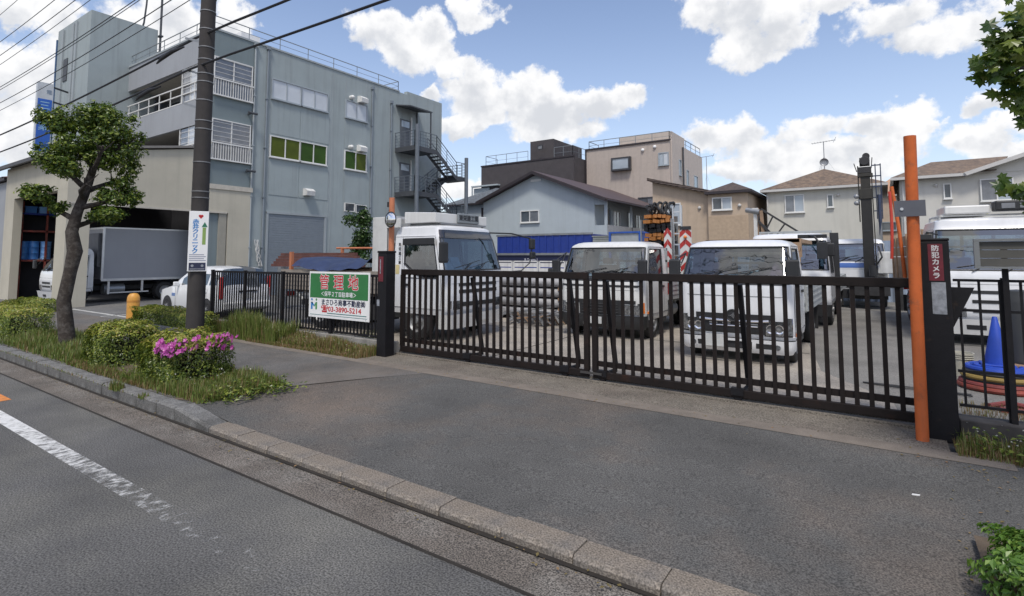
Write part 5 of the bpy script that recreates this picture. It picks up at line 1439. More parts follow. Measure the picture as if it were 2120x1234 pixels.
# ---- truck behind the nearest one
rt, c, W = truck('tipper_truck', 'white truck with dark tinted cab standing behind the nearest flatbed', grp, (-2.28, 16.9, GZ), 0,
                 dict(W=2.1, H=2.58, D=1.7, L=6.2, zw0=1.55, zw1=2.35, R=0.44, ax=(0.95, 4.4), zb=0.6, lean=0.25, mz=2.1, sglass=win_glass_dark, guard=2.7))
c.patch('grille', plastic_black, rt, [('F', -0.7, 0.7, 0.95, 1.2)], 0.01)
for sx, A in ((-1, 'LA'), (1, 'RA')):
    t0, t1 = (0.6, 1.0) if sx > 0 else (-1.0, -0.6); c.patch('headlight', lamp_clear, rt, [('F', t0, t1, 0.7, 0.92)], 0.012)
b_ = Cab([(0.3, W - 0.03, 0.02, 0.12), (0.62, W + 0.01, -0.04, 0.12)], 0.6, 0.04); b_.patch('bumper', plastic_black, rt, [('F', -1, 1, 0.3, 0.62), ('LA', 0, 1, 0.3, 0.62), ('RA', 0, 1, 0.3, 0.62)], 0.006)
g = MB(); g.tube([(0.55, 0.1, 2.5), (0.75, -0.35, 2.45), (0.9, -0.4, 2.2)], 0.03, 6); g.box((0.8, -0.5, 1.85), (1.05, -0.38, 2.3)); g.box((0.3, 0.0, 2.42), (1.0, 0.2, 2.52)); g.build('mirror', plastic_black, rt, bevel=0.02)
g = MB(); g.box((W - 0.1, 1.75, 0.9), (W + 0.12, 1.85, 2.62)); g.build('exhaust_guard', plastic_black, rt)
# lattice boom lying on it
lb_ = thing('lattice_boom', 'dark steel lattice ramp rising behind the white truck cab', 'ramp', (-3.1, 20.2, GZ))
g = MB(); A, B_ = Vector((-0.35, 0, 3.55)), Vector((0.75, 0, 2.75))
g.bar(A, B_, 0.06); g.bar(A + Vector((-0.1, 0, -0.4)), B_ + Vector((-0.45, 0, -0.5)), 0.08)
for t in (0.0, 0.33, 0.66): g.bar(A.lerp(B_, t), (A + Vector((-0.1, 0, -0.4))).lerp(B_ + Vector((-0.45, 0, -0.5)), t), 0.045)
g.build('ramp_frame', chassis_m, lb_)
g = MB(); g.bar((-0.55, 0.1, 0), (-0.5, 0.1, 3.6), 0.12); g.bar((-0.2, 0.2, 0), (-0.35, 0, 3.5), 0.1); g.build('ramp_post', timber, lb_)
g = MB(); g.cyl((-0.85, 0.1, 3.55), (-0.4, 0.0, 3.45), 0.09); g.build('roller', steel_grey, lb_)
for (x, y, h, lb) in ((-3.65, 20.3, 3.7, 'white steel post standing in front of the tan house corner'), (-6.9, 20.5, 3.7, 'grey steel post beside the chevron boards')):
    g = MB(); g.box((-0.06, -0.06, 0), (0.06, 0.06, h - GZ)); g.box((-0.1, -0.1, h - GZ), (0.1, 0.1, h - GZ + 0.05)); g.box((-0.1, -0.1, 0), (0.1, 0.1, 0.04))
    tag(g.build('steel_post', white_dirty, loc=(x, y, GZ)), lb, 'post')

# ---- big white truck at the right edge
rt, c, W = truck('cargo_truck', 'large white truck with roof carrier at the right edge of the yard', grp, (2.05, 15.2, GZ), radians(5),
                 dict(W=2.3, H=2.78, D=1.9, L=7.2, zw0=1.62, zw1=2.5, R=0.46, ax=(1.2, 5.0), zb=0.55, lean=0.22, mz=2.0, mirror=False, zf=1.15, gate=0.5, bedm=timber, guard=2.6))
for k in range(3):
    c.patch('grille_slot', plastic_black, rt, [('F', -0.55, -0.12, 0.72 + k * 0.2, 0.79 + k * 0.2), ('F', 0.05, 0.5, 0.72 + k * 0.2, 0.79 + k * 0.2)], 0.01)
c.patch('headlight', lamp_clear, rt, [('F', -0.95, -0.66, 0.62, 0.82), ('LA', 0.5, 1, 0.62, 0.82)], 0.012); c.patch('headlight', lamp_clear, rt, [('F', 0.66, 0.95, 0.62, 0.82)], 0.012)
b_ = Cab([(0.25, W - 0.03, 0.02, 0.12), (0.58, W + 0.01, -0.05, 0.12)], 0.6, 0.04); b_.patch('bumper', white_paint_b, rt, [('F', -1, 1, 0.25, 0.58), ('LA', 0, 1, 0.25, 0.58), ('RA', 0, 1, 0.25, 0.58), ('L', 0.4, 1, 0.25, 0.58)], 0.006)
for t in (-0.5, 0.3): b_.patch('lower_vent', plastic_black, rt, [('F', t - 0.16, t + 0.16, 0.36, 0.46)], 0.01)
g = MB(); g.box((-0.85, 0.5, 2.86), (-0.05, 1.5, 3.05)); g.build('roof_box', white_paint_b, rt, bevel=0.03)
g = MB(); g.box((0.0, 0.35, 2.9), (1.05, 0.7, 3.12)); g.build('light_bar', plastic_black, rt, bevel=0.03)
for k in range(3):
    g = MB(); g.box((0.1 + k * 0.3, 0.34, 2.95), (0.32 + k * 0.3, 0.35, 3.06)); g.build('light_lens', pane_mid, rt)
g = MB()
for x in (-0.95, 0.95): g.tube([(x, 0.5, 2.72), (x, 0.45, 2.82), (x, 1.7, 2.84), (x, 1.75, 2.7)], 0.022, 6)
for y in (0.6, 1.1, 1.6): g.bar((-0.95, y, 2.83), (0.95, y, 2.83), 0.035)
g.build('roof_rack', white_dirty, rt)
g = MB(); g.tube([(-0.6, 0.9, 2.87), (-0.3, 0.8, 2.88), (0, 1, 2.87)], 0.02, 6); g.build('rope', mat('rope', (0.3, 0.32, 0.12), 0.9), rt)
g = MB(); g.tube([(-W + 0.1, 0.2, 2.4), (-W - 0.12, 0.0, 2.45), (-W - 0.14, 0.0, 2.2)], 0.02, 6); g.box((-W - 0.26, -0.08, 2.05), (-W - 0.04, 0.03, 2.4)); g.build('mirror', plastic_black, rt, bevel=0.03)
g = MB(); g.tube([(0.55, 0.02, 1.3), (0.58, -0.3, 1.45), (0.58, -0.32, 1.6)], 0.014, 6); g.box((0.48, -0.36, 1.36), (0.7, -0.28, 1.62)); g.build('kerb_mirror', plastic_black, rt, bevel=0.02)
g = MB()
for k in range(3): g.box((-W - 0.05, 2.3, 1.62 + k * 0.3), (-W - 0.01, 7.1, 1.9 + k * 0.3))
for y in (2.4, 3.6, 4.8, 6.0, 7.0): g.box((-W - 0.09, y, 1.15), (-W - 0.051, y + 0.08, 2.55))
g.build('stake_side', plywood, rt)
g = MB()
for k in range(5): g.bar((-W - 0.05, 2.4, 0.75 - k * 0.1), (-W - 0.05, 4.0, 0.95 - k * 0.1), 0.03)
g.box((-W, 2.35, 0.3), (-W + 0.1, 4.1, 1.0)); g.build('side_guard', red_rust, rt)
for (x, y, a, h, lb) in ((0.35, 19.2, 0.05, 4.1, 'leaning orange pole standing in the bed of the large truck'), (0.05, 18.6, -0.03, 3.9, 'short red pole end above the stake sides, left of the leaning orange pole')):
    g = MB(); z0 = 1.3 if h > 4 else 2.0
    pts = [(x + 0.11 - (0.22 if h > 4 else -0.02) * t + 0.03 * sin(t * 3), y, z0 + (h - z0) * t) for t in [i / 8 for i in range(9)]]
    g.tube(pts, 0.05 if h > 4 else 0.04, 10); tag(g.build('orange_pole', orange_paint if h > 4 else mat('flag_red', (0.5, 0.05, 0.03), 0.6), smooth=True), lb, 'pole')

# ---- pole-drilling crane truck, far right
rt, c, W = truck('crane_truck', 'blue and white drilling crane truck with a tall dark mast', grp, (-0.95, 24.2, GZ), 0,
                 dict(W=2.0, H=2.6, D=1.7, L=6.5, zw0=1.75, zw1=2.4, R=0.44, ax=(1.0, 4.8), zb=0.6, mz=2.1, lean=0.2, mirror=False, bedm=white_dirty))
c.patch('blue_band', mat('cab_blue', (0.06, 0.14, 0.42), 0.35, coat=0.5), rt, [('F', -1, 1, 1.5, 1.68), ('LA', 0, 1, 1.5, 1.68), ('RA', 0, 1, 1.5, 1.68), ('R', 0.1, 1, 1.5, 1.68)], 0.008)
c.patch('grille', plastic_black, rt, [('F', -0.9, 0.9, 0.75, 1.1)], 0.01)
g = MB(); g.box((-W, -0.1, 0.35), (W, 0.1, 0.7)); g.build('bumper', plastic_black, rt)
g = MB(); g.box((-0.3, 0.3, 1.9), (0.3, 0.34, 2.2)); g.build('dash_card', white_plain, rt)
mt = thing('drill_mast', 'tall dark drilling mast with pulley head standing beside the blue cab', 'mast', (-0.48, 24.0, GZ))
g = MB(); g.box((-0.17, -0.17, 0.9), (0.17, 0.17, 4.4)); g.build('outer_tube', mat('mast_dark', (0.016, 0.015, 0.014), 0.5, var=0.3, scale=6), mt, bevel=0.02)
g = MB(); g.box((-0.15, -0.15, 4.4), (0.15, 0.15, 5.2)); g.box((-0.21, -0.21, 4.05), (0.21, 0.21, 4.42)); g.box((-0.24, -0.2, 4.88), (0.24, 0.2, 5.0)); g.bar((-0.22, -0.1, 3.2), (-0.22, -0.1, 5.3), 0.04); g.tube([(0.2, -0.2, 1.0), (0.22, -0.22, 2.5), (0.2, -0.2, 4.9)], 0.02, 6); g.build('inner_tube', mat('mast_olive', (0.026, 0.024, 0.019), 0.55, var=0.3, scale=6), mt, bevel=0.015)
g = MB(); g.box((-0.24, -0.2, 5.02), (0.2, 0.2, 5.24)); g.bar((-0.26, 0, 5.1), (-0.34, 0, 5.42), 0.03); g.bar((0.2, 0, 5.2), (0.24, 0, 5.6), 0.03); g.lathe([(0.001, -0.06), (0.15, -0.06), (0.17, 0), (0.15, 0.06), (0.001, 0.06)], (0, -0.2, 5.46), 'y', 18); g.lathe([(0.001, -0.06), (0.12, -0.06), (0.12, 0.06), (0.001, 0.06)], (0.05, 0.1, 5.68), 'y', 14); g.box((-0.16, -0.1, 5.3), (0.16, 0.1, 5.6)); g.build('pulley_head', chassis_m, mt)
g = MB()
for x in (0.32, 0.48): g.cyl((x, 0, 3.3), (x, 0, 5.35), 0.02, n=6)
for z in (3.6, 4.1, 4.5, 4.9, 5.3): g.bar((0.2, 0, z), (0.5, 0, z), 0.04)
g.cyl((0.4, 0, 3.2), (0.4, 0, 4.2), 0.06); g.cyl((0.4, 0, 3.2), (0.36, 0, 2.7), 0.05, 0.005); g.build('auger', mat('auger_blue', (0.05, 0.065, 0.11), 0.4, metal=0.4), mt)
g = MB(); g.sphere((-0.3, -0.2, 4.15), 0.09); g.sphere((-0.3, -0.2, 3.9), 0.09); g.bar((-0.3, -0.2, 3.9), (-0.15, -0.1, 4.1), 0.05); g.build('work_lamp', steel_grey, mt)
g = MB(); g.box((-0.5, -0.3, 0.5), (0.6, 0.4, 0.95)); g.bar((-0.6, 0, 0.9), (-0.6, 0, 0.0), 0.14); g.bar((0.9, 0, 0.9), (0.9, 0, 0.0), 0.14); g.bar((-0.6, 0, 0.85), (0.9, 0, 0.85), 0.14); g.build('turntable', chassis_m, mt)
g = MB(); g.prism([(0.25, 1.3), (1.0, 1.3), (1.05, 1.6), (0.9, 2.1), (0.25, 2.1)], 'y', -0.3, 0.8); g.build('winch_housing', white_dirty, mt, bevel=0.03)
g = MB(); g.cyl((0.1, -0.35, 1.2), (0.1, -0.35, 1.6), 0.12); g.tube([(0.15, -0.3, 1.5), (0.4, -0.5, 1.9), (0.3, -0.35, 2.3)], 0.03, 6); g.build('hydraulics', plastic_black, mt)

# ---- box truck nosing out of the garage
rt, c, W = truck('box_truck', 'white cab box truck with grey cargo body parked inside the beige garage', None, (-27.98, 7.45, GZ), 0,
                 dict(W=2.15, H=2.28, D=1.25, L=6.0, zw0=1.35, zw1=2.0, R=0.4, ax=(0.75, 4.0), zb=0.5, bed=False, mz=1.6))
c.patch('grille', plastic_black, rt, [('F', -0.5, 0.5, 0.82, 0.9), ('F', -0.5, 0.5, 0.68, 0.75)], 0.01)
b_ = Cab([(0.22, W - 0.03, 0.02, 0.12), (0.52, W + 0.01, -0.04, 0.12)], 0.5, 0.04); b_.patch('bumper', white_paint, rt, [('F', -1, 1, 0.22, 0.52), ('LA', 0, 1, 0.22, 0.52), ('RA', 0, 1, 0.22, 0.52), ('R', 0.3, 1, 0.22, 0.52)], 0.006)
b_.patch('lower_vent', plastic_black, rt, [('F', -0.2, 0.2, 0.3, 0.4)], 0.01)
for sx in (-1, 1):
    t0, t1 = (0.6, 0.98) if sx > 0 else (-0.98, -0.6); c.patch('headlight', lamp_clear, rt, [('F', t0, t1, 0.58, 0.78)], 0.012)
box_grey = mat('box_grey', (0.30, 0.31, 0.335), 0.4, metal=0.3, var=0.05, scale=0.7, streak=0.06)
g = MB(); g.box((-W - 0.02, 1.5, 0.98), (W + 0.04, 5.75, 3.12)); g.build('cargo_box', box_grey, rt, bevel=0.02)
g = MB(); g.box((W + 0.041, 1.5, 0.9), (W + 0.07, 5.75, 1.0)); g.box((W + 0.02, 1.48, 0.95), (W + 0.075, 1.56, 3.14)); g.box((-W, 1.47, 3.07), (W + 0.076, 1.56, 3.15)); g.box((W + 0.02, 1.5, 3.1), (W + 0.075, 5.75, 3.16)); g.build('box_rail', alu, rt)
g = MB(); g.box((-W + 0.2, 1.38, 1.5), (W - 0.1, 1.49, 2.9)); g.build('cooling_unit', mat('unit_dark', (0.12, 0.125, 0.135), 0.6), rt)
g = MB(); g.box((W - 0.02, 1.75, 0.35), (W + 0.02, 1.83, 0.9)); g.box((W - 0.02, 3.0, 0.4), (W + 0.02, 3.08, 0.9)); g.box((W - 0.02, 1.8, 0.38), (W + 0.015, 3.3, 0.43)); g.build('side_guard', white_dirty, rt)
# ------------------------------------------------------------------ white estate car behind the fence
def estate_car():
    L, Wd = 4.15, 0.83
    root = thing('estate_car', 'white estate car with red tail lamps parked behind the fence by the utility pole', 'car', (-20.62, 9.36, GZ), radians(-90))
    # local: front at y = 0 looking to -Y
    # stations: y, half width, sill z, belt z, roof z, roof half width
    S = [(0.0, 0.62, 0.3, 0.52, 0.56, 0.5), (0.06, 0.74, 0.24, 0.66, 0.7, 0.62), (0.25, 0.8, 0.2, 0.76, 0.8, 0.7), (0.6, Wd, 0.19, 0.83, 0.88, 0.74), (1.0, Wd, 0.19, 0.88, 0.95, 0.74), (1.25, Wd, 0.19, 0.9, 1.05, 0.72),
         (1.95, Wd, 0.19, 0.92, 1.42, 0.6), (2.3, Wd, 0.19, 0.92, 1.465, 0.6), (3.0, Wd, 0.19, 0.93, 1.47, 0.6), (3.6, Wd, 0.2, 0.94, 1.445, 0.6), (3.85, Wd, 0.22, 0.95, 1.41, 0.6), (4.08, 0.8, 0.27, 0.95, 1.0, 0.7), (4.15, 0.72, 0.34, 0.86, 0.9, 0.64)]
    ys = []
    for a, b_ in zip(S[:-1], S[1:]):
        n = max(1, int((b_[0] - a[0]) / 0.09))
        for i in range(n): ys.append(tuple(a[k] + (b_[k] - a[k]) * i / n for k in range(6)))
    ys.append(S[-1])
    ys = [(q[0], q[1], q[2], q[3] * 1.04, q[4] * (1.04 if q[4] < 1.1 else 1.09), q[5] + 0.05) for q in ys]

    def ring(s):
        y, hw, zs, zb_, zr, rw = s
        half = [(0, zr + 0.015), (rw * 0.6, zr + 0.006), (rw * 0.93, zr - 0.02), (rw, zr - 0.05)]
        for t in (0.3, 0.6, 0.9): half.append((rw + (hw - rw) * (t ** 0.85), zr - 0.05 + (zb_ - zr + 0.05) * t))
        half += [(hw, zb_), (hw + 0.01, (zb_ + zs) / 2 + 0.05), (hw, zs + 0.1), (hw - 0.04, zs)]
        return [(x, y, z) for x, z in half] + [(-x, y, z) for x, z in half[::-1][:-1]]
    R_ = [ring(s) for s in ys]; n = len(R_[0])
    body, gl = MB(), {'windscreen': MB(), 'side_window': MB(), 'side_window_b': MB(), 'rear_window': MB()}
    for r in R_: body.v += r
    for k in gl: gl[k].v = list(body.v)
    for j in range(len(R_) - 1):
        y = (ys[j][0] + ys[j + 1][0]) / 2
        for i in range(n - 1):
            f = (j * n + i, j * n + i + 1, (j + 1) * n + i + 1, (j + 1) * n + i)
            i_ = min(i, n - 2 - i)
            zc = sum(body.v[q][2] for q in f) / 4
            if 1.25 < y < 1.93 and i_ <= 2: gl['windscreen'].face(f)
            elif 3.87 < y < 4.07 and i_ <= 2: gl['rear_window'].face(f)
            elif 1.6 < y < 3.8 and i_ in (4, 5) and i <= n // 2: gl['side_window'].face(f) if (not 2.55 < y < 2.63 and not 3.3 < y < 3.38 and zc < 1.45 - max(0, 1.95 - y) * 0.5) else body.face(f)
            elif 1.6 < y < 3.8 and i_ in (4, 5) and not 2.55 < y < 2.63 and not 3.3 < y < 3.38 and zc < 1.36 - max(0, 1.95 - y) * 0.5: gl['side_window_b'].face(f)
            else: body.face(f)
    body.face(tuple(range(n))); body.face(tuple((len(R_) - 1) * n + i for i in range(n)))
    body.build('body', white_paint, root, smooth=True)
    for k, m_ in gl.items():
        m_.build(k.replace('_b', ''), win_glass_dark, root)
    for sx in (-1, 1):
        for y in (0.75, 3.35):
            a = MB(); a.lathe([(0.001, 0), (0.33, 0)], (sx * (Wd + 0.012), y, 0.3), 'x', 24); a.build('wheel_well', dark_inside, root)
    wheels(root, 0.29, 0.18, [(-Wd + 0.07, 0.75), (Wd - 0.07, 0.75), (-Wd + 0.07, 3.35), (Wd - 0.07, 3.35)])
    for sx in (-1, 1):
        a = MB(); a.box((sx * 0.72, 4.0, 0.62), (sx * 0.835, 4.13, 1.3)); a.build('tail_lamp', lamp_red, root, bevel=0.03)
        a = MB(); a.box((sx * 0.45, -0.015, 0.55), (sx * 0.74, 0.12, 0.68)); a.build('headlight', lamp_clear, root, bevel=0.03)
        a = MB(); a.box((sx * 0.83, 1.45, 0.95), (sx * 1.0, 1.55, 1.1)); a.build('mirror', white_paint, root, bevel=0.03)
        for y in (1.5, 2.6, 3.4):
            pass
        for y in (1.3, 2.59, 3.34):
            a = MB(); a.tube([(sx * (Wd + 0.006), y, 0.3), (sx * (Wd + 0.008), y, 0.6), (sx * (Wd + 0.004), y, 0.92)], 0.005, 5); a.build('door_seam', dark_inside, root)
        for y in (2.4, 3.15):
            a = MB(); a.box((sx * Wd, y, 0.79), (sx * (Wd + 0.025), y + 0.16, 0.83)); a.build('handle', white_paint_b, root)
    a = MB(); a.box((-0.75, 4.1, 0.3), (0.75, 4.22, 0.52)); a.build('bumper', white_paint_b, root, bevel=0.04)
    a = MB(); a.box((-0.3, 4.12, 0.82), (0.3, 4.165, 0.87)); a.build('tailgate_trim', plastic_black, root)
    a = MB(); a.box((-0.17, 4.14, 0.62), (0.17, 4.165, 0.78)); a.build('number_plate', plate_m, root)
    for sx in (-1, 1):
        a = MB(); a.box((sx * (Wd + 0.001), 1.05, 0.62), (sx * (Wd + 0.012), 1.28, 0.72)); a.build('door_emblem', mat('decal_blue', (0.12, 0.2, 0.4), 0.5), root)


estate_car()

# ------------------------------------------------------------------ blue container and stacks at the back of the yard
bc = thing('blue_container', 'long dark blue container with grey rail standing below the white gabled house', 'container', (-15, 25, GZ))
g = MB(); g.box((-3.2, 0, 0.1), (2.75, 2.3, 3.08)); g.build('shell', blue_dark, bc)
g = MB(); g.box((-3.25, -0.09, 2.0), (2.8, 0.0, 2.12)); g.box((-3.25, -0.05, 3.06), (2.8, 0.02, 3.16)); g.build('rail', steel_grey, bc)
rbm = MB(); rbm.box((-0.04, -0.035, 0), (0.04, 0, 0.9)); rm = rbm.mesh('rib', [blue_dark])
for k in range(14): link_mesh('rib', rm, bc, loc=(-3.05 + k * 0.44, 0, 2.14))
g = MB(); g.box((-3.2, -0.02, 1.5), (2.75, 0, 1.98)); g.build('lower_panel', mat('navy', (0.012, 0.016, 0.05), 0.5), bc)
text('R Towns.1', 0.2, 'lettering', mat('letter_white', (0.5, 0.5, 0.55), 0.6), bc, (-0.9, -0.025, 1.75), thick=0.003)
for k in range(4):
    g = MB(); g.box((-3.1 + k * 1.9, 0.1, 0), (-2.9 + k * 1.9, 2.2, 0.1)); g.build('skid', steel_grey, bc)
# blue storage rack
br = thing('blue_rack', 'blue steel stillage with grey mesh panel seen above the middle truck cab', 'rack', (-10.1, 24, GZ))
g = MB()
for x in (-0.7, 0.8):
    for y in (0, 1.0): g.bar((x, y, 0), (x, y, 3.1), 0.1)
for z in (0.2, 2.2, 3.06):
    for y in (0, 1.0): g.bar((-0.7, y, z), (0.8, y, z), 0.08)
    for x in (-0.7, 0.8): g.bar((x, 0, z), (x, 1, z), 0.08)
for k in range(6): g.bar((0.8, 0.16 * k + 0.1, 2.2), (0.8, 0.16 * k + 0.1, 3.06), 0.03)
g.build('frame', blue_paint, br)
g = MB(); g.box((-0.66, 0.02, 2.24), (0.76, 0.05, 3.02)); g.build('panel', mat('mesh_grey', (0.3, 0.32, 0.33), 0.6), br)
g = MB(); g.box((-1.8, 0.4, 0), (-0.85, 1.4, 2.9)); g.box((-1.84, 0.36, 2.9), (-0.81, 1.44, 2.95)); 
for k in range(5): g.box((-1.79, 0.38, 2.3 + k * 0.12), (-0.86, 0.4, 2.36 + k * 0.12))
tag(g.build('grey_crate', mat('crate_grey', (0.25, 0.27, 0.26), 0.7), loc=(-10.1, 24, GZ)), 'grey louvred crate beside the blue stillage', 'crate')
# low white panel fence
wf = thing('panel_barrier', 'row of low white slatted panels in front of the blue container', 'barrier', (-13, 18.5, GZ))
pn = MB(); pn.box((0, 0, 0.0), (0.05, 0.05, 1.75)); pn.box((1.15, 0, 0), (1.2, 0.05, 1.75)); pn.box((0, 0, 1.7), (1.2, 0.05, 1.75))
for k in range(8): pn.box((0.05, 0.01, 0.1 + k * 0.2), (1.15, 0.035, 0.26 + k * 0.2))
me = pn.mesh('panel', [white_dirty])
for k in range(5): link_mesh('panel', me, wf, loc=(-0.9 + k * 1.24, 0, 0))
# pipe stack on bearers, with scrap in front
pm = mat('pipe_grey', (0.33, 0.33, 0.34), 0.6, var=0.25, scale=4, streak=0.3)
pmesh = MB(); pmesh.lathe([(0.11, 0), (0.13, 0), (0.13, 3.4), (0.11, 3.4), (0.11, 0)], (0, 0, 0), 'x', 14); pme = pmesh.mesh('pipe', [pm]); pme.polygons.foreach_set('use_smooth', [True] * len(pme.polygons))
for k in range(4):
    for i in range(4):
        o = link_mesh('pipe', pme, loc=(-10.7 + 0.05 * i + rj.uniform(-0.1, 0.1), 14.0 + i * 0.27, GZ + 0.24 + k * 0.3))
        tag(o, 'grey pipe in the %s layer, %s of the stack between the two left cabs' % (('bottom', 'second', 'third', 'top')[k], ('front', 'second row', 'third row', 'rear')[i]), 'pipe', 'grey pipes in the stack')
for k in range(4):
    for x in (-10.3, -7.9):
        g = MB(); g.box((x, 13.85, GZ + 0.02 + k * 0.3), (x + 0.1, 14.95, GZ + 0.105 + k * 0.3)); tag(g.build('bearer', timber), 'timber bearer at the %s end under the %s layer of grey pipes' % ('left' if x < -9 else 'right', ('bottom', 'second', 'third', 'top')[k]), 'bearer', 'bearers in the pipe stack')
g = MB(); g.box((-7.35, 13.8, GZ), (-7.27, 13.9, 1.5)); g.box((-7.35, 15.0, GZ), (-7.27, 15.1, 1.5)); g.box((-7.35, 13.8, 1.44), (-7.27, 15.1, 1.5)); tag(g.build('pipe_rack', white_dirty), 'white end frame holding the grey pipe stack', 'frame')
sc_h = [MB(), MB(), MB()]
for k in range(26):
    g = sc_h[k % 3]; x, y = rj.uniform(-9.2, -7.6), rj.uniform(12.7, 13.5); a = rj.uniform(0, pi); ln = rj.uniform(0.25, 0.6); z = GZ + rj.uniform(0.05, 0.4)
    w_, d_ = rj.uniform(0.03, 0.1), rj.uniform(0.02, 0.06)
    g.bar((x - ln * cos(a), y - ln * sin(a), z), (x + ln * cos(a), y + ln * sin(a), z + rj.uniform(-0.04, 0.15)), w_, d_)
    g.bar((x, y, z), (x + 0.15, y + 0.1, GZ), w_ * 0.8)
for g, m_ in zip(sc_h, (steel_grey, alu, timber)): tag(g.build('scrap_heap', m_), kind='stuff')

# ------------------------------------------------------------------ cone, hoses and bucket at the right
hs = thing('hose_stack', 'stack of coiled blue, yellow and red hoses under the blue cone', 'hoses', (1.28, 10.55, GZ))
for (z, R, r, col) in ((0.04, 0.44, 0.04, red_rust), (0.09, 0.42, 0.036, mat('hose_red', (0.2, 0.045, 0.042), 0.7, var=0.25)), (0.14, 0.38, 0.034, plastic_black), (0.185, 0.4, 0.034, mat('hose_yellow', (0.26, 0.18, 0.05), 0.7, var=0.25)), (0.24, 0.37, 0.036, plastic_black), (0.295, 0.34, 0.04, blue_cone)):
    g = MB(); g.torus((0, 0, z), R, r, 'z', 28, 8); g.torus((0.02, 0.01, z + 0.01), R - 0.09, r, 'z', 28, 8); g.torus((-0.01, 0, z), R - 0.18, r * 0.9, 'z', 28, 8); g.build('coil', col, hs, smooth=True)
g = MB(); g.lathe([(0.001, 0.70), (0.022, 0.70), (0.03, 0.69), (0.15, 0.04), (0.15, 0.03), (0.001, 0.03)], (0, 0, 0), 'z', 24); 
co = tag(g.build('traffic_cone', blue_cone, smooth=True, loc=(1.28, 10.55, GZ + 0.335)), 'blue traffic cone standing on coiled hoses behind the right fence', 'cone')
g = MB(); g.box((-0.19, -0.19, 0), (0.19, 0.19, 0.03)); g.build('base', blue_cone, co, bevel=0.01)
g = MB(); g.lathe([(0.001, 0), (0.13, 0), (0.155, 0.34), (0.165, 0.34), (0.165, 0.37), (0.15, 0.37), (0.12, 0.03), (0.001, 0.03)], (0, 0, 0), 'z', 20)
for z in (0.28, 0.31): g.torus((0, 0, z), 0.155, 0.008, 'z', 20, 6)
tag(g.build('bucket', mat('bucket_cream', (0.5, 0.48, 0.4), 0.5), smooth=True, loc=(0.95, 11.4, GZ)), 'cream plastic bucket behind the blue cone', 'bucket')
g = MB(); g.lathe([(0.001, 0), (0.2, 0), (0.21, 0.05)] + [(0.2 + 0.012 * (i % 2), 0.1 + i * 0.07) for i in range(13)] + [(0.19, 1.05), (0.001, 1.07)], (0, 0, 0), 'z', 20)
tag(g.build('ribbed_drum', mat('drum_charcoal', (0.045, 0.048, 0.05), 0.6), smooth=True, loc=(1.6, 10.95, GZ + 0.35)), 'charcoal ribbed plastic drum on a pallet right of the cone', 'drum')
g = MB()
for k in range(5): g.box((1.2, 10.6 + k * 0.16, GZ + 0.3), (2.1, 10.72 + k * 0.16, GZ + 0.35))
for x in (1.25, 1.62, 2.0): g.box((x, 10.6, GZ), (x + 0.09, 11.36, GZ + 0.3))
tag(g.build('pallet', timber), 'wooden pallet carrying the ribbed drum', 'pallet')
g = MB(); g.box((1.1, 9.0, GZ), (1.35, 9.1, GZ + 0.05)); g.tube([(1.0, 9.1, GZ + 0.04), (1.2, 9.3, GZ + 0.06), (1.5, 9.15, GZ + 0.05), (1.7, 9.3, GZ + 0.05)], 0.035, 8); tag(g.build('red_hose', mat('hose_red', (0.5, 0.05, 0.05), 0.5)), 'loose red hose on the ground behind the right fence', 'hose')
g = MB()
for k in range(2):
    g.tube([(-0.35 + 0.02 * k, 9.9, GZ + 0.012), (0.1, 9.75 + 0.12 * k, GZ + 0.02), (0.6, 9.85, GZ + 0.012), (0.9, 9.7 + 0.1 * k, GZ + 0.02)], 0.012, 6)
tag(g.build('black_cable', plastic_black), 'thin black cable lying across the yard behind the gate post', 'cable')
# ------------------------------------------------------------------ sliding gate: two leaves of upright bars
bar_m = MB(); bar_m.box((-0.025, -0.016, 0), (0.025, 0.016, 1.47)); bar_me = bar_m.mesh('bar', [brown_paint])


def gate_leaf(x0, x1, lb, braces):
    g = thing('sliding_gate', lb, 'gate', (x0, 7.73, GZ + 0.05), group=None)
    L = x1 - x0
    a = MB(); a.box((0, -0.04, 1.5), (L, 0.04, 1.61)); a.build('top_rail', brown_paint, g, bevel=0.008)
    a = MB(); a.box((0, -0.035, 0.0), (L, 0.035, 0.1)); a.build('bottom_rail', brown_paint, g, bevel=0.006)
    a = MB(); a.box((0, 0.018, 0.17), (L, 0.05, 0.25)); a.build('kick_rail', brown_paint, g)
    for x in (0.03, L - 0.03):
        a = MB(); a.box((x - 0.04, -0.036, 0.1), (x + 0.04, 0.036, 1.5)); a.build('stile', brown_paint, g)
    n = round((L - 0.1) / 0.148)
    for i in range(1, n):
        o = link_mesh('bar', bar_me, g); o.location = (0.05 + (L - 0.1) * i / n, 0, 0.06)
    for x in braces:
        a = MB(); a.bar((x, 0.06, 1.48), (x + 0.02, 0.34, 0.1), 0.06); a.bar((x + 0.02, 0.34, 0.08), (x + 0.02, 0.02, 0.08), 0.05); a.build('brace', black_paint, g)
        a = MB(); a.lathe([(0.001, -0.03), (0.06, -0.03), (0.07, -0.012), (0.055, 0), (0.07, 0.012), (0.06, 0.03), (0.001, 0.03)], (x - 0.05, 0.0, 0.02), 'y', 16)
        a.box((x - 0.13, -0.05, 0.03), (x + 0.03, 0.05, 0.12)); a.build('roller', black_paint, g)
    return g


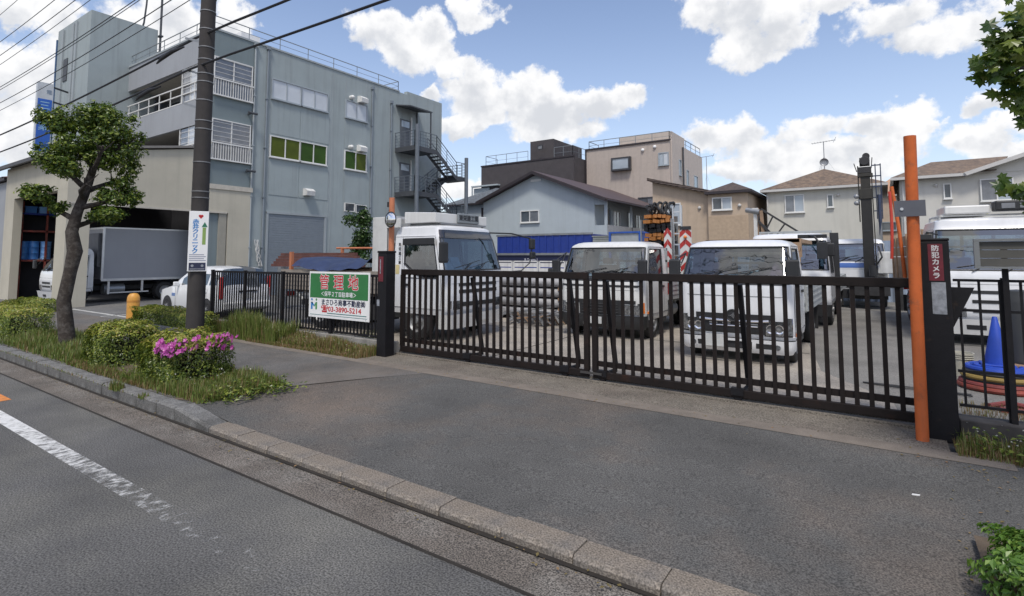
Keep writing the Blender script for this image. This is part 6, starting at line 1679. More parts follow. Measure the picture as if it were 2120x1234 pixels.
gate_leaf(-7.98, -3.86, 'left leaf of the long brown black barred sliding gate', (1.75, 3.75))
gate_leaf(-3.78, 0.3, 'right leaf of the long brown black barred sliding gate, by the leaning orange pole', (0.2, 2.15))
a = MB(); a.bar((-3.98, 7.675, GZ + 0.12), (-3.62, 7.675, GZ + 0.12), 0.03); tag(a.build('gate_latch', mat('latch', (0.05, 0.047, 0.045), 0.6)), 'drop bolt and latch plate where the two gate leaves meet', 'latch')

# ------------------------------------------------------------------ gate posts, stickers, orange poles
pm_red = mat('sticker_red', (0.13, 0.012, 0.022), 0.45, var=0.2, scale=20)
pm_wht = mat('sticker_white', (0.24, 0.255, 0.28), 0.6, var=0.35, scale=18)
lp = thing('gate_post', 'black left gate post with dark red sticker by the orange mirror pole', 'post', (-8.02, 7.35, GZ - 0.02))
a = MB(); a.box((-0.12, -0.12, 0), (0.12, 0.12, 2.0)); a.build('column', black_paint, lp, bevel=0.01)
a = MB(); a.box((-0.13, -0.13, 2.0), (0.13, 0.13, 2.04)); a.build('cap', black_paint, lp, bevel=0.01)
a = MB(); a.box((-0.09, -0.124, 1.45), (0.04, -0.12, 1.93)); a.build('sticker', pm_red, lp)
a = MB(); a.box((-0.05, -0.128, 1.6), (-0.025, -0.1245, 1.88)); a.build('lettering_strip', pm_wht, lp)
a = MB(); a.box((-0.12, -0.127, 0.98), (-0.05, -0.121, 1.1)); a.build('paper_label', pm_wht, lp)
rp = thing('gate_post', 'thick black right gate post with red sticker and weathered white paper', 'post', (0.43, 7.42, GZ - 0.02))
a = MB(); a.box((-0.13, -0.13, 0), (0.13, 0.13, 2.09)); a.build('column', black_paint, rp, bevel=0.012)
a = MB(); a.box((-0.135, -0.135, 2.09), (0.135, 0.135, 2.12)); a.build('cap', black_paint, rp, bevel=0.01)
a = MB(); a.box((-0.05, -0.135, 1.67), (0.075, -0.13, 2.06)); a.build('sticker', pm_red, rp)
text('防犯カメラ', 0.068, 'lettering', mat('letter_pale', (0.6, 0.6, 0.6), 0.6), rp, (0.012, -0.137, 1.865), thick=0.002, vert=True, gap=1.06)
a = MB(); a.box((-0.035, -0.134, 1.32), (0.085, -0.13, 1.655)); a.build('paper_label', pm_wht, rp)
a = MB(); a.prism([(0.13, 1.6), (0.33, 1.6), (0.13, 1.15)], 'y', 0.02, 0.06); a.build('gusset', black_paint, rp)
a = MB(); a.box((-0.17, -0.2, 1.92), (-0.1, -0.1, 2.02)); a.box((-0.17, -0.18, 0.22), (-0.1, -0.1, 0.3)); a.build('clamp', black_paint, rp)
op = thing('orange_pole', 'tall orange pipe clamped to the right gate post', 'pole', (0.245, 7.17, GZ))
a = MB(); a.tube([(0, 0, 0), (0.01, 0, 1.6), (0.03, 0, 3.2)], 0.057, 20); a.build('pipe', orange_paint, op, smooth=True)
a = MB(); a.box((-0.14, -0.075, 2.33), (0.13, -0.06, 2.5)); a.build('plate', mat('plate_slate', (0.1, 0.105, 0.125), 0.5), op); 
a = MB(); a.cyl((-0.075, -0.085, 2.41), (-0.075, -0.07, 2.41), 0.016, n=8); a.build('bolt', alu, op)
lo = thing('orange_pole', 'faded orange pipe with a round convex mirror on the left gate post', 'pole', (-8.06, 7.5, GZ))
a = MB(); a.tube([(0, 0, 0.1), (0, 0, 3.08)], 0.055, 16); a.build('pipe', orange_faded, lo, smooth=True)
a = MB(); a.lathe([(0.001, -0.05), (0.06, -0.045), (0.11, -0.03), (0.145, 0.0)], (0.14, -0.16, 2.63), 'y', 24); mo = a.build('mirror', chrome, lo, smooth=True)
a = MB(); a.torus((0.14, -0.16, 2.63), 0.147, 0.012, 'y', 24, 6); a.lathe([(0.147, 0.0), (0.12, 0.04), (0.001, 0.06)], (0.14, -0.16, 2.63), 'y', 24); a.build('mirror_rim', plastic_black, mo)
a = MB(); a.bar((0.14, -0.1, 2.63), (0.0, -0.02, 2.52), 0.03); a.box((-0.12, -0.02, 2.9), (-0.04, 0.06, 3.0)); a.build('mirror_bracket', plastic_black, lo)

# ------------------------------------------------------------------ left fence on its low wall
lf = thing('bar_fence', 'black upright bar fence left of the gate standing on a low concrete wall', 'fence', (-15.1, 7.6, GZ))
LF = 6.95
a = MB(); a.box((0, -0.02, 1.49), (LF, 0.02, 1.54)); a.build('top_rail', black_paint, lf)
a = MB(); a.box((0, -0.02, 0.27), (LF, 0.02, 0.31)); a.build('bottom_rail', black_paint, lf)
bm1 = MB(); bm1.box((-0.016, -0.012, 0.31), (0.016, 0.012, 1.49)); bme = bm1.mesh('bar', [black_paint])
n = 63
for i in range(1, n): link_mesh('bar', bme, lf, loc=(LF * i / n, 0, 0))
for x in (0, 1.62, 3.27, 5.1):
    a = MB(); a.box((x - 0.035, -0.045, 0), (x + 0.035, 0.025, 1.56)); a.build('post', black_paint, lf)
lw = thing('low_wall', 'low concrete footing wall under the left bar fence', 'wall', (-15.2, 7.5, 0))
for i in range(6):
    a = MB(); a.box((i * 1.2 + 0.006, 0, 0), ((i + 1) * 1.2 - 0.006, 0.2, GZ + 0.24 - 0.008 * (i % 2))); a.build('block', conc_wall, lw, bevel=0.008)
# ------------------------------------------------------------------ green management sign
gs = thing('notice_board', 'green and white management notice board wired to the left bar fence', 'sign', (-9.66, 7.5, 0.73))
SW, SH = 2.0, 1.0
a = MB(); a.box((-SW / 2, -0.012, 0), (SW / 2, 0.012, SH)); a.build('board', white_plain, gs, bevel=0.004)
a = MB(); a.box((-SW / 2 + 0.04, -0.0155, 0.43), (SW / 2 - 0.04, -0.0125, SH - 0.04)); a.build('green_panel', mat('sign_green', (0.028, 0.17, 0.05), 0.4, var=0.1), gs)
s_red = mat('ink_red', (0.5, 0.02, 0.025), 0.5); s_blk = mat('ink_dark', (0.02, 0.025, 0.06), 0.5); s_wht = mat('ink_white', (0.75, 0.76, 0.76), 0.5); s_blu = mat('ink_blue', (0.03, 0.2, 0.5), 0.5); s_grn = mat('ink_green', (0.08, 0.26, 0.1), 0.5)
for i, ch_ in enumerate('管理地'):
    x = -0.46 + i * 0.48
    text(ch_, 0.34, 'character_outline', s_wht, gs, (x, -0.0185, 0.755), thick=0.014)
    text(ch_, 0.34, 'character', s_red, gs, (x, -0.0205, 0.755), thick=0.004)
text('＜保平２丁目駐車場＞', 0.115, 'lettering', s_wht, gs, (0.02, -0.0185, 0.515), thick=0.002, width=1.16)
text('まさひろ商事不動産㈱', 0.14, 'lettering', s_blk, gs, (0.16, -0.0145, 0.335), thick=0.004, width=1.42)
text('☎03-3890-5214', 0.15, 'lettering', s_red, gs, (0.1, -0.0145, 0.195), thick=0.004, width=1.32)
a = MB(); a.box((-SW / 2 + 0.05, -0.0145, 0.055), (SW / 2 - 0.06, -0.0125, 0.066)); a.box((-0.35, -0.0145, 0.1), (SW / 2 - 0.08, -0.0125, 0.118)); a.build('rule', mat('ink_teal', (0.08, 0.2, 0.2), 0.5), gs)
a = MB(); a.box((-0.92, -0.0145, 0.17), (-0.86, -0.0125, 0.33)); a.prism([(-0.92, 0.33), (-0.87, 0.33), (-0.79, 0.25), (-0.82, 0.23)], 'y', -0.0145, -0.0125); a.lathe([(0.001, 0), (0.028, 0)], (-0.89, -0.0145, 0.385), 'y', 14); a.build('logo_blue', s_blu, gs)
a = MB(); a.box((-0.76, -0.0145, 0.17), (-0.7, -0.0125, 0.33)); a.prism([(-0.7, 0.33), (-0.75, 0.33), (-0.815, 0.25), (-0.79, 0.23)], 'y', -0.0148, -0.0128); a.lathe([(0.001, 0), (0.028, 0)], (-0.73, -0.0145, 0.385), 'y', 14); a.build('logo_green', s_grn, gs)
for (x, z) in ((-0.9, 0.96), (0.9, 0.96), (-0.9, 0.03), (0.9, 0.03)):
    a = MB(); a.cyl((x, -0.016, z), (x, 0.06, z), 0.008, n=6); a.build('wire_tie', steel_grey, gs)

# ------------------------------------------------------------------ right fence and grey panel
rf = thing('mesh_fence', 'black open bar fence right of the thick gate post', 'fence', (0.6, 7.62, GZ))
a = MB()
for z in (0.32, 0.68, 1.33, 1.65): a.box((0, -0.014, z - 0.014), (6.0, 0.014, z + 0.014))
a.build('rail', black_paint, rf)
bm1 = MB(); bm1.box((-0.011, -0.013, 0.32), (0.011, 0.013, 1.65)); bme = bm1.mesh('bar', [black_paint])
for i in range(36): link_mesh('bar', bme, rf, loc=(0.05 + i * 0.165, 0.0, 0))
for x in (0.42, 2.4, 4.4):
    a = MB(); a.box((x - 0.03, -0.03, 0), (x + 0.03, 0.03, 1.68)); a.build('post', black_paint, rf)
a = MB(); a.box((0.58, 7.45, 0), (6.6, 7.75, GZ + 0.2)); tag(a.build('low_wall', mat('wall_dark', (0.045, 0.042, 0.042), 0.9, var=0.3, scale=6), bevel=0.01), 'dark low kerb wall under the right fence', 'wall')
gp = thing('louvre_screen', 'grey ribbed aluminium panel in a frame above the right fence', 'panel', (0.78, 7.5, 1.93))
a = MB(); a.box((0, -0.02, 0.285), (1.15, 0.05, 0.31)); a.box((0, -0.02, 0), (1.15, 0.05, 0.02)); a.box((0, -0.02, 0.021), (0.045, 0.05, 0.284)); a.box((1.1, -0.02, 0.021), (1.15, 0.05, 0.284)); a.build('frame', mat('panel_frame', (0.22, 0.23, 0.235), 0.45, metal=0.3), gp)
for k in range(3):
    a = MB(); a.box((0.046, 0.0 + 0.01 * (k == 2), 0.022 + k * 0.088), (1.099, 0.03, 0.105 + k * 0.088)); a.build('slat', mat('panel_slat', (0.085, 0.083, 0.075), 0.6, var=0.15), gp)
a = MB(); a.box((0.22, 0.051, -1.7), (0.27, 0.09, 0.2)); a.box((1.0, 0.051, -1.7), (1.05, 0.09, 0.2)); a.build('stand', black_paint, gp)

# ------------------------------------------------------------------ utility pole with advertisement, wires
pole_c = mat('pole_concrete', (0.036, 0.032, 0.031), 0.85, var=0.2, scale=4, bump=0.3, streak=0.2)
up = thing('utility_pole', 'dark utility pole wearing a clinic advertisement plate and steel bands', 'pole', (-13.36, 6.35, GZ - 0.05))
a = MB(); a.tube([(0, 0, 0), (0, 0, 5.0), (0, 0, 11.5)], [0.195, 0.178, 0.15], 24); a.build('shaft', pole_c, up, smooth=True)
for z in (1.9, 2.1, 3.35, 3.5, 4.2, 5.0, 5.2, 5.7, 6.15, 6.35, 6.7, 7.0, 7.45, 7.9, 8.25):
    a = MB(); r = 0.198 - z * 0.0038; a.lathe([(r, -0.012), (r + 0.008, -0.012), (r + 0.008, 0.012), (r, 0.012)], (0, 0, z), 'z', 24); a.build('band', mat('band_steel', (0.22, 0.22, 0.22), 0.5, metal=0.5), up)
for (z, dx) in ((7.2, -1), (6.4, -1), (5.55, -1)):
    a = MB(); a.bar((dx * 0.2, -0.05, z), (dx * 0.85, -0.1, z + 0.22), 0.05); a.build('bracket', steel_grey, up)
ad = thing('advert_plate', 'tall white clinic advertisement plate fixed to the utility pole', 'sign', (-13.36 + 0.185, 6.35 - 0.095, 1.72), radians(63))
a = MB(); a.box((-0.2, -0.02, 0), (0.2, 0.0, 1.4)); a.build('board', white_plain, ad, bevel=0.006)
text('赤井クリニック', 0.135, 'lettering', s_blu, ad, (-0.06, -0.0225, 0.8), thick=0.004, vert=True, gap=0.84)
a = MB()
for (x, z, r) in ((-0.015, 1.29, 0.028), (0.03, 1.29, 0.028)): a.lathe([(0.001, 0), (r, 0)], (x + 0.03, -0.0225, z), 'y', 14)
a.prism([(-0.01, 1.28), (0.085, 1.28), (0.0375, 1.22)], 'y', -0.0225, -0.0205); a.build('heart', s_red, ad)
a = MB(); a.box((0.08, -0.0225, 0.62), (0.15, -0.0205, 1.02)); a.build('green_strip', mat('ad_green', (0.22, 0.33, 0.09), 0.5), ad)
a = MB(); a.prism([(0.06, 1.03), (0.18, 1.03), (0.12, 1.15)], 'y', -0.0225, -0.0205); a.build('tree_mark', mat('ad_dkgreen', (0.03, 0.16, 0.09), 0.5), ad)
for k in range(4):
    a = MB(); a.box((-0.17, -0.0225, 0.24 + k * 0.045), (0.17 - 0.04 * (k % 2), -0.0205, 0.26 + k * 0.045)); a.build('fine_print', mat('ink_grey', (0.3, 0.31, 0.38), 0.5), ad)
a = MB(); a.box((-0.17, -0.0225, 0.02), (0.17, -0.0205, 0.2)); a.build('dark_panel', s_blk, ad)
a = MB(); a.lathe([(0.001, 0), (0.03, 0)], (-0.1, -0.0245, 0.13), 'y', 12); a.lathe([(0.001, 0), (0.03, 0)], (0.1, -0.0245, 0.13), 'y', 12); a.box((-0.15, -0.0245, 0.045), (0.15, -0.023, 0.065)); a.build('panel_mark', pm_wht, ad)

wire_m = mat('wire', (0.012, 0.012, 0.016), 0.6)
WIRES = [(6.62, 6.22, 0.026, 'lower thick black cable carried on the utility pole'), (7.42, 6.3, 0.028, 'upper thick black cable carried on the utility pole')]


def wire(y, z, r, lb, sag=0.25, xs=(-13.3,), kink=0.0, n=12):
    pts = []
    for i in range(61):
        x = -75 + i * 1.8
        # spans of 30 m between poles
        u = ((x + 13.3) / 31.0) % 1.0
        pts.append((x, y + kink * sin(x * 2.0) * 0.0, z - sag * 4 * u * (1 - u)))
    g = MB(); g.tube(pts, r, 6); return tag(g.build('cable', wire_m, smooth=True), lb, 'cable')


for (z, y, r, lb) in WIRES: wire(y, z + 0.05, r, lb, 0.3)
for i, (z, y) in enumerate(((12.9, 6.2), (11.4, 6.5), (10.7, 6.3), (10.0, 6.6), (9.65, 6.4), (9.2, 6.55), (8.8, 6.5), (12.2, 6.6))):
    wire(y, z, 0.011 + 0.003 * (i % 2), 'thin overhead wire, %s above the left pavement' % ('highest', 'third highest', 'fourth highest', 'middle one', 'fourth lowest', 'second lowest', 'lowest', 'second highest')[i], 0.35)['group'] = 'thin overhead wires'
# cable joints hung below the thick cables beside the pole
for (x, z, lb) in ((-15.2, 7.2, 'cable joint sleeve on the upper thick cable left of the pole'), (-16.4, 6.4, 'cable joint sleeve on the lower thick cable left of the pole')):
    g = MB(); g.tube([(x - 0.6, 6.25, z), (x - 0.2, 6.2, z + 0.04), (x + 0.4, 6.2, z + 0.1), (x + 0.9, 6.25, z + 0.12)], [0.02, 0.05, 0.05, 0.02], 8); tag(g.build('cable_joint', wire_m, smooth=True), lb, 'cable joint')
fp = thing('utility_pole', 'distant dark utility pole at the far left behind the tree', 'pole', (-44.5, 6.4, GZ))
g = MB(); g.tube([(0, 0, 0), (0, 0, 9.2)], [0.2, 0.17], 14); g.build('shaft', pole_c, fp, smooth=True)
g = MB(); g.box((-0.4, -0.15, 8.2), (0.4, 0.15, 8.35)); g.lathe([(0.001, 0), (0.16, 0), (0.16, 0.6), (0.001, 0.62)], (0.3, 0, 7.4), 'z', 12); g.build('transformer', chassis_m, fp)

# ------------------------------------------------------------------ bollard
bo = thing('bollard', 'yellow orange bollard at the end of the back hedge', 'bollard', (-19.4, 7.35, GZ))
g = MB(); g.lathe([(0.001, 0), (0.17, 0), (0.17, 0.62), (0.15, 0.7), (0.1, 0.76), (0.001, 0.78)], (0, 0, 0), 'z', 22); g.build('body', mat('bollard_y', (0.62, 0.30, 0.05), 0.5, var=0.12, streak=0.2), bo, smooth=True)
g = MB(); g.lathe([(0.172, 0.5), (0.174, 0.5), (0.174, 0.56), (0.172, 0.56)], (0, 0, 0), 'z', 22); g.build('band', mat('bollard_band', (0.5, 0.22, 0.04), 0.5), bo)
bk = thing('bed_edging', 'concrete edging in front of the back hedge by the forecourt', 'edging', (-18.2, 6.45, 0))
for i in range(7):
    g = MB(); g.box((i * 0.6 + 0.005, 0, 0), ((i + 1) * 0.6 - 0.005, 0.13, GZ + 0.13)); g.build('kerb_stone', conc_kerb_old, bk, bevel=0.01)
# litter on the pavement
g = MB(); g.prism([(0, 0), (0.05, 0.012), (0.055, 0.028), (0.004, 0.016)], 'z', 0, 0.008)
tag(g.build('litter', white_plain, loc=(0.1, 5.55, 0.135)), 'small white scrap of litter on the pavement near the right hedge', 'litter')
# ------------------------------------------------------------------ foliage
bark = mat('bark', (0.042, 0.033, 0.027), 0.95, var=0.35, scale=14, bump=1.0, bscale=30, col2=(0.075, 0.066, 0.058), c2scale=7)
leaf_tree = leaf('leaf_tree', (0.032, 0.068, 0.012), (0.09, 0.15, 0.022), (0.25, 0.30, 0.045), p=(0, 0.5, 1))
leaf_azalea = leaf('leaf_azalea', (0.045, 0.08, 0.015), (0.12, 0.175, 0.026), (0.27, 0.30, 0.05), p=(0, 0.5, 1))
leaf_azalea_tip = leaf('leaf_azalea_tip', (0.22, 0.28, 0.035), (0.37, 0.40, 0.06), (0.42, 0.32, 0.12), p=(0, 0.5, 1))
leaf_dark = leaf('leaf_dark', (0.018, 0.035, 0.012), (0.035, 0.06, 0.018), (0.06, 0.09, 0.025))
leaf_plane = leaf('leaf_plane', (0.045, 0.095, 0.02), (0.10, 0.165, 0.03), (0.23, 0.28, 0.05), trans=0.5)
leaf_bright = leaf('leaf_bright', (0.07, 0.15, 0.025), (0.13, 0.25, 0.04), (0.24, 0.36, 0.07), trans=0.35)
petal = leaf('petal', (0.42, 0.06, 0.3), (0.55, 0.1, 0.42), (0.65, 0.22, 0.52), trans=0.3)
grass_green = leaf('grass_green', (0.08, 0.125, 0.024), (0.16, 0.215, 0.045), (0.27, 0.30, 0.09), trans=0.35)
grass_dry = leaf('grass_dry', (0.14, 0.115, 0.04), (0.26, 0.2, 0.085), (0.30, 0.18, 0.10), trans=0.3)
weed_white = leaf('weed_white', (0.4, 0.4, 0.36), (0.5, 0.5, 0.45), (0.6, 0.6, 0.5))
RL = random.Random(21)


def leaf_quad(mb, p, s, n, asp=0.5, fold=0.25):
    """one folded leaf of four corners at p with normal about n"""
    n = Vector(n)
    n = (n + Vector((RL.uniform(-1, 1), RL.uniform(-1, 1), RL.uniform(-0.6, 1))) * 0.75)
    if n.length < 1e-3: n = Vector((0, 0, 1))
    n.normalize()
    t = n.orthogonal().normalized(); a = RL.uniform(0, 2 * pi)
    t = t * cos(a) + n.cross(t) * sin(a); b_ = n.cross(t)
    p = Vector(p); k = len(mb.v)
    mb.v += [tuple(p - t * s * 0.5), tuple(p + b_ * s * asp * 0.5 - n * s * fold * -0.3), tuple(p + t * s * 0.5 - n * s * 0.12), tuple(p - b_ * s * asp * 0.5 + n * s * fold * 0.3)]
    mb.face((k, k + 1, k + 2)); mb.face((k, k + 2, k + 3))


def blob(mb, c, rad, n, s, shell=0.55, asp=0.55):
    c = Vector(c)
    for _ in range(n):
        while True:
            v = Vector((RL.uniform(-1, 1), RL.uniform(-1, 1), RL.uniform(-1, 1)))
            if 0.05 < v.length < 1: break
        r = shell + (1.06 - shell) * RL.random() ** 0.7
        d = v.normalized(); q = 1 + 0.2 * sin(d.x * 5 + c.x * 3) * sin(d.y * 6 + c.y) + 0.16 * sin(d.z * 7 + c.z * 5)
        p = Vector((c.x + d.x * rad[0] * r * q, c.y + d.y * rad[1] * r * q, c.z + d.z * rad[2] * r * q))
        leaf_quad(mb, p, s * RL.uniform(0.6, 1.25), d + Vector((0, 0, 0.5)), asp)


# pruned street tree: clumps at the ends of the limbs
TX, TY = -14.55, 4.3
tr = thing('street_tree', 'pruned street tree with cloud shaped clumps of small leaves in the verge', 'tree', (TX, TY, GZ))
PERP, DEP = Vector((0.29, 0.957, 0)), Vector((-0.957, 0.29, 0))       # the crown is about as deep as it is wide


def tp(px, py, d=0.0):
    """street tree measured in the photograph at 94 px per metre, turned into its own frame"""
    return PERP * ((px - 150) / 122.0) + DEP * d + Vector((0, 0, 2.45 + (480 - py) / 94.0))


W_ = MB()
W_.tube([(0.02, 0, -0.1), (0, 0, 0.12)] + [tp(*q) for q in ((138, 620), (148, 560), (155, 520), (146, 480), (155, 440), (172, 390), (185, 340), (192, 300), (205, 260))], [0.19, 0.155, 0.13, 0.122, 0.145, 0.118, 0.102, 0.088, 0.072, 0.055, 0.03], 12)
limbs = [[(185, 345, 0), (150, 310, 0.1), (115, 275, 0.2)], [(185, 340, 0), (225, 305, -0.1), (260, 290, -0.2)], [(190, 310, 0), (170, 270, 0.2), (165, 245, 0.3)], [(172, 395, 0), (215, 375, 0.2), (255, 360, 0.3)], [(160, 430, 0), (205, 420, -0.2), (260, 405, -0.3)], [(150, 455, 0), (112, 435, 0.2), (70, 415, 0.2)], [(172, 392, 0), (130, 360, -0.2), (90, 335, -0.3)], [(150, 470, 0), (190, 455, 0.3), (225, 445, 0.5)], [(180, 360, 0), (190, 340, -0.6), (200, 310, -0.9)], [(180, 360, 0), (185, 330, 0.6), (190, 300, 1.0)], [(165, 410, 0), (160, 400, -0.6), (170, 390, -1.0)]]
for l in limbs:
    P3 = [tp(*q) for q in l]; W_.tube(P3, [0.065, 0.045, 0.02], 8)
    for k in range(4): W_.tube([P3[1].lerp(P3[2], 0.3 + 0.2 * k), P3[2] + Vector((RL.uniform(-0.25, 0.25), RL.uniform(-0.25, 0.25), RL.uniform(-0.05, 0.25)))], [0.02, 0.007], 5)
W_.build('trunk', bark, tr, smooth=True)
clumps = [(215, 262, 62, 42), (255, 300, 42, 40), (165, 250, 48, 32), (200, 232, 48, 24), (205, 322, 52, 26), (262, 345, 34, 24), (112, 262, 40, 26), (78, 250, 26, 17), (128, 308, 42, 24), (92, 332, 42, 26), (135, 350, 40, 20), (245, 378, 34, 18), (228, 404, 50, 20), (268, 412, 26, 18), (218, 446, 38, 16), (74, 412, 34, 18), (60, 396, 20, 12), (108, 432, 22, 13), (180, 290, 40, 25)]
cr_ = MB()
for (px_, py_, rx_, ry_) in clumps:
    for d in ((0,) if rx_ < 36 else (-0.32, 0.3)):
        d += RL.uniform(-0.15, 0.15)
        c_ = tp(px_ + RL.uniform(-7, 7) * (d != 0), py_ + RL.uniform(-5, 5), d); rr = rx_ / 122.0 * 0.86; ry_ = ry_ * 0.93
        blob(cr_, c_, (rr, rr, ry_ / 94.0), int(250 + 2700 * rr * rr), 0.08, 0.35, 0.55)
        for k in range(4):
            v = Vector((RL.uniform(-1, 1), RL.uniform(-1, 1), RL.uniform(-0.5, 1))).normalized()
            blob(cr_, (c_[0] + v.x * rr, c_[1] + v.y * rr, c_[2] + v.z * ry_ / 94.0), (0.12, 0.12, 0.1), 45, 0.08, 0.1)
cr_.build('crown', leaf_tree, tr, fix=False)

# plane tree on the right, reaching in from outside the frame
pt_ = thing('plane_tree', 'broad leaved plane tree reaching in at the upper right corner', 'tree', (2.35, 5.0, 0.14))
W_ = MB(); W_.tube([(0, 0, 0), (0, 0, 1.6), (-0.1, 0.05, 3.0), (-0.1, 0, 4.6), (0, 0, 5.4)], [0.16, 0.14, 0.12, 0.09, 0.05], 12)
br_ = [[(-0.1, 0, 2.9), (-0.7, 0.2, 3.15), (-1.25, 0.4, 3.3), (-1.55, 0.5, 3.35)], [(-0.1, 0, 2.7), (-0.7, 0.3, 2.95), (-1.15, 0.5, 3.05)], [(-0.1, 0, 3.1), (-0.6, 0.2, 3.5), (-1.1, 0.4, 3.75), (-1.3, 0.45, 3.8)], [(-0.05, 0, 2.2), (-0.7, 0.4, 2.4), (-1.2, 0.6, 2.4)], [(0, 0, 3.4), (0.6, 0.3, 3.9), (1.2, 0.5, 4.2)], [(0, 0, 3.0), (0.5, -0.6, 3.4), (0.9, -1, 3.7)], [(0, 0, 3.8), (-0.4, -0.5, 4.4), (-0.6, -0.8, 4.7)], [(0, 0, 2.6), (0.9, 0.3, 2.9), (1.5, 0.6, 3.0)]]
for l in br_: W_.tube(l, [0.05, 0.035, 0.02, 0.01][:len(l)], 7)
W_.build('trunk', bark, pt_, smooth=True)
LOBE = [(0, -0.55), (0.12, -0.42), (0.34, -0.4), (0.22, -0.22), (0.52, -0.05), (0.28, 0.02), (0.36, 0.3), (0.16, 0.2), (0, 0.55), (-0.16, 0.2), (-0.36, 0.3), (-0.28, 0.02), (-0.52, -0.05), (-0.22, -0.22), (-0.34, -0.4), (-0.12, -0.42)]


def plane_leaf(mb, p, s, n):
    n = Vector(n) + Vector((RL.uniform(-1, 1), RL.uniform(-1, 1), RL.uniform(-1, 1))) * 0.9
    n.normalize(); t = n.orthogonal().normalized(); a = RL.uniform(0, 2 * pi); t = t * cos(a) + n.cross(t) * sin(a); b_ = n.cross(t); p = Vector(p)
    k = len(mb.v); cu = RL.uniform(0.1, 0.35)
    mb.v.append(tuple(p))
    for (u, v) in LOBE: mb.v.append(tuple(p + (t * u + b_ * v) * s - n * s * cu * (u * u + v * v) * 1.6))
    m_ = len(LOBE)
    for i in range(m_): mb.face((k, k + 1 + i, k + 1 + (i + 1) % m_))


cr_ = MB()
for l in br_:
    for k in range(40 if l[-1][0] < -1 else 60):
        t = RL.uniform(0.35, 1.06) * (len(l) - 1); i = min(len(l) - 2, int(t)); p = Vector(l[i]).lerp(Vector(l[i + 1]), t - i)
        sp = 0.17
        p += Vector((RL.gauss(0, sp), RL.gauss(0, sp), RL.gauss(0, sp * 0.8))) * 0.6
        plane_leaf(cr_, p, RL.uniform(0.07, 0.13), (-0.2, -0.4, 1))
for (x, y, z, r_, n_) in ((-1.38, 0.5, 3.42, 0.17, 130), (-1.2, 0.6, 3.25, 0.2, 170), (-1.25, 0.5, 3.62, 0.2, 170), (-1.0, 0.6, 3.45, 0.3, 260), (-1.1, 0.55, 3.82, 0.18, 110), (-1.2, 0.6, 3.02, 0.14, 90), (-0.7, 0.5, 3.3, 0.35, 240), (-0.6, 0.4, 3.8, 0.35, 200), (-1.3, 0.6, 2.42, 0.13, 45), (-1.1, 0.65, 2.35, 0.15, 60), (0.4, 0.2, 4.0, 0.6, 260), (0.9, -0.5, 3.6, 0.5, 180), (-0.3, -0.5, 4.5, 0.5, 180), (1.0, 0.4, 3.2, 0.5, 160)):
    for _ in range(int(n_ * 0.4)):
        v = Vector((RL.gauss(0, 0.55), RL.gauss(0, 0.55), RL.gauss(0, 0.55)))
        if v.length > 1.15: v = v.normalized() * RL.random()
        plane_leaf(cr_, (x - 0.2 + v.x * r_, y + v.y * r_, z + v.z * r_), RL.uniform(0.08, 0.135), (0.1, -0.9, 0.5))
o = cr_.build('crown', leaf_plane, pt_, fix=False)


# clipped azalea hedges
def hedge(label, x0, x1, y0, y1, h, n, m1=None, m2=None, s=0.06, group='clipped azalea hedges', skew=0.0, cat='hedge', name='azalea_hedge', tip=0.55):
    t = thing(name, label, cat, ((x0 + x1) / 2, (y0 + y1) / 2, GZ), group=group)
    w_, d_ = (x1 - x0) / 2, (y1 - y0) / 2
    core = MB()
    for k in range(60):
        a = Vector((RL.uniform(-w_ * 0.8, w_ * 0.8), RL.uniform(-d_ * 0.75, d_ * 0.75), 0)); core.tube([a * 0.7, a + Vector((0, 0, h * RL.uniform(0.5, 0.85)))], [0.012, 0.005], 4)
    core.build('twigs', bark, t)
    A, B_ = MB(), MB()
    s *= 0.74; n = int(n * 1.6)
    for k in range(n):
        u, v = RL.uniform(-1, 1), RL.uniform(-1, 1)
        # rounded box surface: pick a side or the top, keep inside for depth
        z = RL.random()
        side = RL.random()
        if side < 0.42: z = 1.0
        elif side < 0.72: v = -1.0
        elif side < 0.84: u = RL.choice((-1.0, 1.0))
        else: v = 1.0
        rr = max(1.0, (abs(u) ** 5 + abs(v) ** 5 + abs(max(0, z)) ** 5) ** 0.2)
        dep = 1 - 0.22 * RL.random() ** 1.6
        bump_ = 1 + 0.07 * sin(u * 6 + x0) * sin(v * 5 + z * 5) + 0.05 * sin(u * 13 + z * 9)
        p = Vector((u / rr * w_ * dep * bump_, v / rr * d_ * dep * bump_, max(0.03, z / rr * h * (dep * 0.97) * bump_)))
        nrm = Vector((u / rr, v / rr, z / rr * 1.3))
        top = p.z > h * 0.72 and RL.random() < tip
        leaf_quad(B_ if top else A, p, s * RL.uniform(0.7, 1.3), nrm, 0.5)
    A.build('foliage', m1 or leaf_azalea, t, fix=False)
    B_.build('new_shoots', m2 or leaf_azalea_tip, t, fix=False)
    return t


